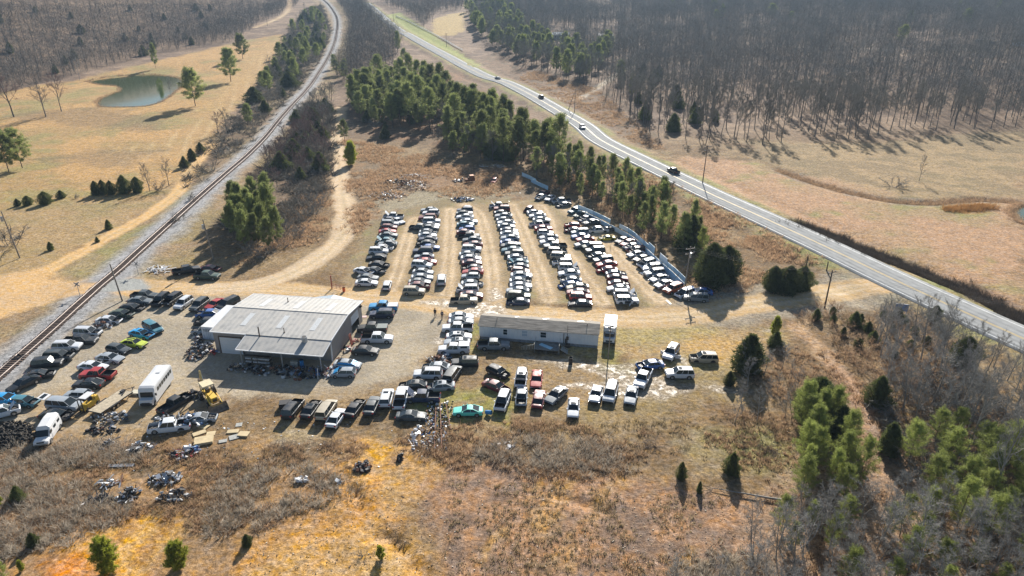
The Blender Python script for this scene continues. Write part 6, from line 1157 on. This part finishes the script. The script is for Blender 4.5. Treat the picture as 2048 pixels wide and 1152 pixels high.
# small far houses
def far_house(px, py, w_, d_, h_, m, mr, label):
    x, y, z = P3(px, py); r = empty('far_house', (x, y, z), R(-12), label, 'house'); ob('wall', MB().box((0, 0, h_/2), (w_, d_, h_)).mesh('wall', [m]), r); q = MB(); q.add([(-w_/2-.4,-d_/2-.4,h_),(w_/2+.4,-d_/2-.4,h_),(w_/2+.4,d_/2+.4,h_),(-w_/2-.4,d_/2+.4,h_),(-w_/2-.4,0,h_+1.8),(w_/2+.4,0,h_+1.8)], [(0,1,5,4),(2,3,4,5),(3,0,4),(1,2,5),(3,2,1,0)]); ob('roof', q.mesh('roof', [mr]), r)
    for k in (-.3, .3): ob('window', MB().box((w_*k, -d_/2-.02, h_*.55), (1.2, .05, 1.2)).mesh('window', [GLASS]), r)
BLR = mat('pale_blue_wall', (.50,.62,.70), .6); far_house(1122, 78, 15, 8, 4, BLR, BLR, 'pale blue house half hidden in the trees above the highway'); far_house(1212, 78, 13, 8, 3.2, WHT, mat('dark_roof', (.05,.055,.07), .35), 'white house with dark roof deep in the right wood')
far_house(2040, 92, 10, 6, 3, BLR, MATS['dark_roof'], 'small house at the right edge deep in the wood')
for px, py, ck, t_, lb in [(1958, 84, 'w', 'M', 'white vehicle parked by the track in the right wood'), (1985, 88, 'd', 'V', 'dark vehicle parked by the track in the right wood'), (1235, 88, 's', 'S', 'silver car beside the dark-roofed house in the wood')]: x, y = G(px, py); car(x, y, ck, t_, 10, '', lb)

# ------------------------------------------------------------ scrap
SC = [DARK, GALV, rust, WHT, mat('scrap_black', (.03,.03,.035), .5, .3), mat('scrap_blue', (.06,.14,.30), .5), mat('scrap_red', (.35,.04,.04), .5), mat('scrap_tan', (.42,.33,.23), .8), mat('scrap_alu', (.55,.56,.58), .35, .7)]
def junk(px, py, wx, wy, n, pal, label, hmax=.7, smin=.15, smax=.7, name='scrap_heap', planks=0.0, seed=None, hz=0, rect=False):
    x0, y0, z0 = P3(px, py); rr = random.Random(seed or int(px*7+py)); m = MB()
    for i in range(n):
        a = rr.uniform(0, 6.283); q = rr.random()**.6; x = math.cos(a)*q*wx/2; y = math.sin(a)*q*wy/2
        if rect: x = rr.uniform(-.5, .5)*wx; y = rr.uniform(-.5, .5)*wy; q = .5
        z = hmax*(1-q)*rr.random(); s = rr.uniform(smin, smax)
        mi = rr.choice(pal); zz = float(zat(x0+x, y0+y))-z0+z+.05; k = rr.random()
        if k < planks: m.box((x, y, zz+.05), (rr.uniform(1.2, 3.2), rr.uniform(.08, .25), .05), mi, rr.uniform(0, 3.14), ry=rr.uniform(-.25, .25))
        elif k < .45: m.box((x, y, zz+s*.2), (s, s*rr.uniform(.4, 1), s*rr.uniform(.25, .8)), mi, rr.uniform(0, 3.14), top=rr.uniform(.5, 1), ry=rr.uniform(-.5, .5))
        elif k < .7: m.tube((x, y, zz), (x+rr.uniform(-.9, .9), y+rr.uniform(-.9, .9), zz+rr.uniform(0, .5)), rr.uniform(.02, .07), n=5, mi=mi)
        elif k < .85: m.tube((x, y, zz+.1), (x+rr.uniform(-.1, .1), y+.1, zz+.3), s*.4, n=10, mi=mi)
        else: m.box((x, y, zz+s*.3), (s*1.4, s*.9, .03), mi, rr.uniform(0, 3.14), ry=rr.uniform(-.9, .9), rx=rr.uniform(-.5, .5))
    o = ob(name, m.mesh(name, SC), None, (x0, y0, z0+hz)); return tag(o, label, 'scrap heap', kind='stuff')
W8 = [3,3,3,8]; DK = [0,4,4,1,2]; MX = [0,4,1,3,8,2,5]
junk(318, 540, 5.5, 5, 46, [3,3,3,7], 'heap of white boards and gutters beside the railway', .6, planks=.75); junk(795, 366, 10, 8, 130, [0,4,4,2], 'dark scrap heap at the head of the lot, left part', 1.1); junk(826, 372, 12, 12, 200, [2,7,7,3,2], 'brown heap of broken wood and rusty metal at the head of the lot', 1.5, planks=.35); junk(775, 392, 11, 8, 110, [7,3,1,4], 'grey and pale rubble left of the brown wood heap', .6, planks=.3); junk(830, 353, 10, 6, 80, [2,7,3], 'reddish lumber stack behind the brown wood heap', .7, planks=.7)
junk(925, 400, 7, 4, 110, [4,5,0,3,1,5], 'blue-black engine heap above the third row', 1.1); junk(912, 363, 3, 2.5, 26, DK, 'small dark engine heap beside the rusty cab', .6); junk(926, 362, 2.5, 2.8, 26, [4,5,0], 'upright dark engine parts beside the rusty cab', 1.2); junk(985, 333, 9, 5, 50, [3,7,1], 'pale branches and boards under the cedars at the lot head', .5, planks=.6)
junk(206, 654, 4.2, 2.6, 75, [0,1,8,3,4,2], 'stripped engine and axle parts between the cars by the railway', 1.2); junk(400, 703, 4.5, 6.5, 150, [0,4,4,1,3,2], 'dark heap of car parts in front of the container', 1.3); junk(398, 678, 2, 3.5, 45, [3,0,2,8], 'mixed parts at the left side of the container', .8)
junk(430, 706, 1.4, 2.2, 18, [6,3,5], 'small red and white parts by the roll-up door', .9); junk(480, 738, 4.5, 3, 55, [0,4,1,7], 'dark parts left of the lean-to', .9); junk(540, 742, 9, 3.2, 120, [0,4,4,2,1], 'black clutter along the front of the lean-to', .8); junk(612, 748, 6.5, 4.5, 110, [0,4,4,1,5,2], 'black clutter at the right end of the lean-to', 1.1); junk(662, 745, 2.4, 3.5, 50, [3,8,0,6], 'bright and dark parts between lean-to and silver hatchback', .8); junk(678, 725, 1.6, 3, 24, [0,7,2], 'parts against the workshop corner post', .8); junk(694, 700, 1.6, 2, 20, [3,0,6], 'small white and dark stack by the workshop side wall', .8); junk(711, 684, 1.6, 1.6, 14, [6,6,7], 'red plastic bits near the leaning door', .6)
junk(590, 712, 4.5, 1.2, 50, [0,4,7,3], 'shaded shelf clutter against the workshop wall', 1.5, hz=.2); junk(878, 722, 4.2, 2.6, 70, [2,2,0,4,3], 'rusted wreck pieces behind the black suv', 1.1); junk(893, 716, 1.8, 2.4, 30, [3,5,4], 'blue and white body panels beside the black suv', 1.1)
junk(222, 838, 6, 3, 90, [0,4,8,3,7,1], 'motor parts and frames below the flatbed trailer', .9); junk(205, 862, 5, 1.6, 40, DK, 'black parts in a line below the trailer', .4); junk(385, 843, 6, 4, 110, [0,4,1,8,3,5], 'crushed parts between the white cab and the silver hood', 1.1); junk(340, 838, 5, 2, 30, [0,1,3], 'bits left of the wrecked white cab', .5); junk(385, 792, 3, 2, 40, DK, 'dark parts behind the wrecked pickup', .6)
junk(213, 893, 1.6, 3, 35, [0,4,3,1], 'small dark scrap heap in the dry grass', .5); junk(280, 897, 3.6, 2.4, 60, [3,8,1,0,4], 'white and grey rubbish heap in the dry grass', .6); junk(375, 907, 3.2, 3, 80, [3,3,5,6,3,0], 'colourful rubbish heap with blue and red bits', .7); junk(345, 912, 1.5, 1.4, 16, DK, 'black scraps left of the colourful rubbish', .4)
junk(330, 960, 4.2, 2.6, 80, [1,8,0,4,0,1], 'rows of engine blocks on the slope', .6, .3, .7); junk(347, 993, 4.8, 2.4, 46, [1,0,4], 'grey gearbox casings on the slope', .4, .35, .8); junk(255, 993, 3, 3, 80, [4,0,8,1], 'black tangle of bumpers and parts', .8); junk(203, 1000, 2.8, 1.6, 30, [3,4,0,4], 'white striped bumpers in grey brush', .5, planks=.5); junk(220, 968, 3.4, 1.2, 26, [1,3,2], 'long pipes and a pale beam on the slope', .3, planks=.5)
ex = junk(874, 852, 3.8, 12, 300, [8,1,5,0,4,2,3,7], 'long bed of silver exhaust parts between two rusty rails', .4, .12, .42, rect=True)
junk(830, 875, 2, 6, 34, [3,8,8], 'loose exhaust parts left of the long bed', .15); junk(725, 936, 2.2, 2.4, 70, [0,4,2,3], 'dark rusty scrap heap beside the orange clay', .5); junk(605, 962, 1.8, 1.0, 14, [3,8], 'white bent bumper in the dry brush', .3); junk(680, 966, .8, .6, 5, [1], 'small grey metal box on orange clay', .2); junk(803, 918, .8, 1.6, 22, [4,0], 'upright black engine on the brown slope', .9); junk(1010, 893, 3, 2, 22, [3,8,1], 'pale litter in the grass below the black car', .1)
for i, (a, b_) in enumerate([((869,898),(872,815)), ((884,900),(880,805)), ((902,862),(892,812))]):
    x, y, z = P3(*a); x2, y2, z2 = P3(*b_); tag(ob('rusty_rail', MB().tube((0, 0, .3), (x2-x, y2-y, z2-z+.35), .09, n=4).mesh('rusty_rail', [rust]), None, (x, y, z)), ['left one of the rusty rails over the exhaust parts', 'middle and longest rusty rail over the exhaust parts', 'short rusty rail right of the exhaust parts'][i], 'rail')
# parts shelf under the lean-to
sx_, sy_ = wl2(9.4, -3.0); r = empty('parts_shelf', (sx_, sy_, wz), WR, 'long shelf with two rows of white parts under the lean-to', 'shelf'); m = MB(); [m.box((0, 0, z), (4.6, .6, .05)) for z in (.5, 1.15, 1.8)]; [m.box((x, y, .95), (.06, .06, 1.9)) for x in (-2.3, 0, 2.3) for y in (-.28, .28)]; ob('frame', m.mesh('frame', [PIPE]), r)
m = MB(); [m.box((-2.1+k*.27, -.1, z+.13), (.18, .3, .22)) for z in (.52, 1.17) for k in range(16) if k != 4]; tag(ob('parts', m.mesh('parts', [WHT]), r))
sx_, sy_ = wl2(15.6, -2.4); tag(ob('white_crate', MB().box((0, 0, .9), (1.3, .6, .35)).box((0, 0, .36), (1.2, .7, .7), 0).mesh('white_crate', [MATS['pale_rail_wood']]), None, (sx_, sy_, wz), WR), 'pale crate with white parts near the middle post of the lean-to', 'crate')
x, y, z = P3(636, 758); tag(ob('leaning_post', MB().tube((0, 0, 0), (.1, .1, 2.0), .06, n=6).mesh('leaning_post', [TRIM]), None, (x, y, z)), 'short white post at the right end of the lean-to clutter', 'post')
# rusty cab at the head of the lot
x, y, z = P3(943, 364); r = empty('rusty_truck_cab', (x, y, z), R(200), 'rusty orange old truck cab at the head of the lot', 'wreck'); m = MB(); m.box((0, 0, 1.0), (2.0, 1.9, 1.0), 0, top=.95); m.box((-.1, 0, 1.85), (1.5, 1.7, .75), 0, top=.85); m.box((1.5, 0, .8), (1.2, 1.5, .7)); ob('body', m.mesh('body', [rust]), r); ob('roof', MB().box((-.1, 0, 2.25), (1.35, 1.5, .06)).mesh('roof', [mat('faded_orange', (.60,.30,.16), .7, var=.2)]), r); ob('windshield', MB().box((.66, 0, 1.85), (.05, 1.3, .5), ry=-.2).mesh('windshield', [GLASS]), r)
# wrecks in the left yard
for px, py, ck, t_, hd, fl, lb in [(350,806,'k','P',52,'xf','crushed black pickup truck between the bus and the backhoe'), (338,852,'w','P',200,'xfn','wrecked white pickup with its nose gone, lowest of the wrecks'), (402,835,'s','C',10,'xf','flattened silver car shell in front of the backhoe'), (417,628,'b','S',182,'x','blue wreck behind the container'), (411,643,'k','H',182,'xf','dark wreck behind the container, second'), (410,661,'s','S',182,'x','pale wreck beside the container front')]:
    x, y = G(px, py, .5); car(x, y, ck, t_, whead(px, py, hd), fl, lb)
# tyres
tm = MB(); n1_, n2_ = 18, 8
for i in range(n1_):
    for j in range(n2_):
        a = 2*math.pi*i/n1_; p_ = 2*math.pi*j/n2_; rr = .27+.085*math.cos(p_); tm.v.append((math.cos(a)*rr, math.sin(a)*rr, .11*math.sin(p_)))
for i in range(n1_):
    for j in range(n2_): tm.f.append((i*n2_+j, ((i+1) % n1_)*n2_+j, ((i+1) % n1_)*n2_+(j+1) % n2_, i*n2_+(j+1) % n2_)); tm.m.append(0)
tme = tm.mesh('tyre', [RUB], True); TP = poly((-30,848),(20,845),(62,850),(72,868),(62,885),(20,898),(-30,902)); rr = random.Random(3)
for i, p in enumerate(scatter(TP, 170, .42)):
    dist = float(sdf(np.array([p[0]]), np.array([p[1]]), TP)[0]); st_ = 1+int(min(3, max(0, dist*1.1)))
    for k in range(st_ if i % 2 == 0 else 1):
        o = ob('tyre', tme, None, (p[0]+rr.uniform(-.08, .08), p[1]+rr.uniform(-.08, .08), float(zat(*p))+.12+k*.23)); o.rotation_euler = (rr.gauss(0, .35), rr.gauss(0, .35), rr.uniform(0, 6)); s = rr.uniform(1.05, 1.35); o.scale = (s, s, s)
        if k == 0 and rr.random() < .12: o.rotation_euler[0] = 1.4; o.location.z += .2
        tag(o, 'worn black tyre in the tyre heap at the left edge', 'tyre', 'tyres heaped at the left edge')
# litter
def litter(name, regs, n, mats_, label, smax=.28):
    m = MB(); rr = random.Random(11)
    P = np.vstack([scatter(p, n//len(regs)) for p in regs])
    for p in P: s = rr.uniform(.06, smax); m.box((p[0], p[1], float(zat(*p))+.05), (s, s*rr.uniform(.3, 1), .04), rr.randrange(len(mats_)), rr.uniform(0, 3), ry=rr.uniform(-.4, .4))
    tag(ob(name, m.mesh(name, mats_)), label, 'litter', kind='stuff')
litter('litter', [poly((150,850),(560,830),(900,860),(860,930),(300,960),(100,930)), poly((700,360),(1030,350),(1080,405),(760,420))], 420, [WHT, SC[7], DARK, GALV], 'small pale litter scattered over the slope and the lot head')
litter('stones', [poly((560,1010),(700,950),(860,1000),(1000,1152),(480,1152)), poly((950,960),(1500,1000),(1500,1152),(1000,1152)), poly((1540,860),(1760,860),(1760,1010),(1560,1000))], 1300, [mat('clay_stone', (.50,.36,.20), .9, var=.3), mat('pale_stone', (.55,.48,.38), .9), mat('dark_stone', (.14,.10,.075), .9)], 'small stones and clods on the clay slope', .17)
def brushpile(px, py, s, label):
    x, y, z = P3(px, py); rngb = np.random.default_rng(int(px)); sg = []
    for i in range(70):
        p = np.array([rngb.normal(0, s*.4), rngb.normal(0, s*.4), abs(rngb.normal(0, .25))]); sg += branch(rngb, p, np.array([rngb.normal(), rngb.normal(), rngb.normal(0, .4)]), rngb.uniform(.8, 1.8), .03, 3, 0, .3)[1]
    o = ob('brush_pile', np_mesh('brush_pile', *tubes(sg, 3), [mat('cut_branches', (.16,.125,.10), .9, var=.3)]), None, (x, y, z)); tag(o, label, 'brush pile')
brushpile(572, 897, 1.8, 'dark pile of cut branches below the yard, left one'); brushpile(655, 890, 1.7, 'dark pile of cut branches below the yard, right one'); brushpile(470, 932, 1.4, 'black burnt brush pile in the slope brush'); brushpile(1300, 892, 1.6, 'grey heap of branches on the grassy slope'); brushpile(1545, 905, 1.8, 'dark heap of branches above the dirt trail')

FG = resample(poly((792,33),(830,51),(870,71),(900,88),(926,103)), 6); fo = empty('roadside_fence', (FG[0][0], FG[0][1], float(zat(*FG[0]))), 0, 'long pale low fence along the far side of the highway by the field', 'fence'); m = MB()
for a, b in zip(FG[:-1], FG[1:]): za, zb = float(zat(*a)), float(zat(*b)); o3 = fo.location; [m.tube((a[0]-o3.x, a[1]-o3.y, za+k-o3.z), (b[0]-o3.x, b[1]-o3.y, zb+k-o3.z), .13, n=4) for k in (.5, 1.0, 1.4)]; m.box((a[0]-o3.x, a[1]-o3.y, za+.7-o3.z), (.25, .25, 1.6))
ob('rails', m.mesh('rails', [mat('pale_rail', (.46,.46,.46), .7)]), fo)
# ------------------------------------------------------------ two people
SKIN = mat('skin', (.45,.28,.20), .6); CLO = [mat('dark_jacket', (.035,.03,.03), .8), mat('navy_clothes', (.04,.05,.10), .8)]; PAN = mat('dark_trousers', (.05,.05,.06), .8); HAIR = mat('dark_hair', (.03,.02,.015), .7)
def person(px, py, rz, hgt, label, ci, step):
    x, y, z = P3(px, py); r = empty('person', (x, y, z), rz, label, 'person'); V, E, Rr = [], [], []
    def v(p, rad, par=None):
        V.append(p); Rr.append(rad); i = len(V)-1
        if par is not None: E.append((par, i))
        return i
    pe = v((0, 0, .95), .13); wa = v((0, 0, 1.10), .12, pe); ch = v((0, .01, 1.32), .145, wa); nk = v((0, 0, 1.50), .055, ch); hd = v((0, .02, 1.60), .085, nk); h2 = v((0, .025, 1.70), .088, hd)
    v((0, .115, 1.60), .018, hd)
    for s in (-1, 1):
        f = s*step; hp = v((s*.10, 0, .88), .085, pe); kn = v((s*.11, .5*f+.02, .50), .06, hp); an_ = v((s*.11, f-.03, .09), .042, kn); v((s*.12, f+.13, .045), .035, an_)
        sh = v((s*.19, 0, 1.43), .06, ch); el = v((s*.25, -.05-f*.3, 1.14), .043, sh); wr_ = v((s*.24, .06-f*.5, .90), .03, el); pm = v((s*.235, .08-f*.5, .83), .032, wr_)
        for k in range(4): a = v((s*.235+(k-1.5)*.002, .055+k*.018-f*.5, .775), .010, pm); v((s*.225, .06+k*.018-f*.5, .735-.006*abs(k-1.5)), .008, a)
        a = v((s*.215, .125-f*.5, .82), .011, pm); v((s*.21, .14-f*.5, .785), .009, a)
    me = bpy.data.meshes.new('body'); me.from_pydata(V, E, []); me.update(); [me.materials.append(m) for m in (SKIN,)]
    o = ob('body', me, r); md = o.modifiers.new('skin', 'SKIN'); md.use_smooth_shade = True
    for i, sv in enumerate(me.skin_vertices[0].data): sv.radius = (Rr[i], Rr[i]*(.8 if i in (pe, wa, ch) else 1)); sv.use_root = (i == 0)
    o.modifiers.new('sub', 'SUBSURF').levels = 1; o.modifiers['sub'].render_levels = 1
    def cl(name, pts, mm, grow=.010):
        q = MB()
        for a, b_, r0, r1 in pts: q.tube(a, b_, r0+grow, r1+grow, 10)
        ob(name, q.mesh(name, [mm], True), r)
    cl('jacket', [((0, 0, .88), (0, .01, 1.30), .14, .16), ((0, .01, 1.30), (0, 0, 1.48), .16, .08)]+[(((s*.17, 0, 1.44)), (s*.25, -.05-s*step*.3, 1.14), .06, .048) for s in (-1, 1)]+[((s*.25, -.05-s*step*.3, 1.14), (s*.24, .06-s*step*.5, .90), .048, .035) for s in (-1, 1)], CLO[ci])
    cl('trousers', [((s*.09, 0, .95), (s*.11, .5*s*step+.02, .50), .10, .065) for s in (-1, 1)]+[((s*.11, .5*s*step+.02, .50), (s*.11, s*step-.03, .10), .065, .05) for s in (-1, 1)], PAN)
    q = MB(); 
    for k in range(5): t0, t1 = k/5, (k+1)/5; q.tube((0, -.005, 1.64+.13*t0), (0, -.005, 1.64+.13*t1), .098*math.sqrt(1-t0**2*.9)+.002, .098*math.sqrt(max(0, 1-t1**2*.98))+.002, 12)
    ob('hair', q.mesh('hair', [HAIR], True), r); ob('eyes', MB().box((-.03, .105, 1.635), (.02, .015, .012)).box((.03, .105, 1.635), (.02, .015, .012)).mesh('eyes', [DARK]), r); ob('mouth', MB().box((0, .10, 1.565), (.045, .012, .01)).mesh('mouth', [mat('lips', (.35,.12,.10), .5)]), r)
    r.scale = (hgt/1.76,)*3
person(870.5, 633, R(170), 1.85, 'person in a dark jacket walking in the yard, left one of two', 0, .16); person(884.5, 637, R(190), 1.78, 'person in dark blue clothes walking in the yard, right one of two', 1, .12)

# ------------------------------------------------------------ air
hz = MB(); hx0, hx1, hy0, hy1, hz0, hz1 = -2700, 2700, -200, 3700, -12, 190
hz.box(((hx0+hx1)/2, (hy0+hy1)/2, (hz0+hz1)/2), (hx1-hx0, hy1-hy0, hz1-hz0))
hm = bpy.data.materials.new('haze'); hm.use_nodes = True; n_ = hm.node_tree.nodes; n_.remove(n_['Principled BSDF']); pv = n_.new('ShaderNodeVolumePrincipled'); pv.inputs['Color'].default_value = (.36,.52,.70,1); pv.inputs['Density'].default_value = 0.00015; pv.inputs['Anisotropy'].default_value = .2
hm.node_tree.links.new(pv.outputs[0], n_['Material Output'].inputs['Volume'])
ho = ob('haze', hz.mesh('haze', [hm])); tag(ho, 'thin blue winter haze over the whole valley', 'haze', kind='stuff')
print('objects', len(bpy.data.objects))
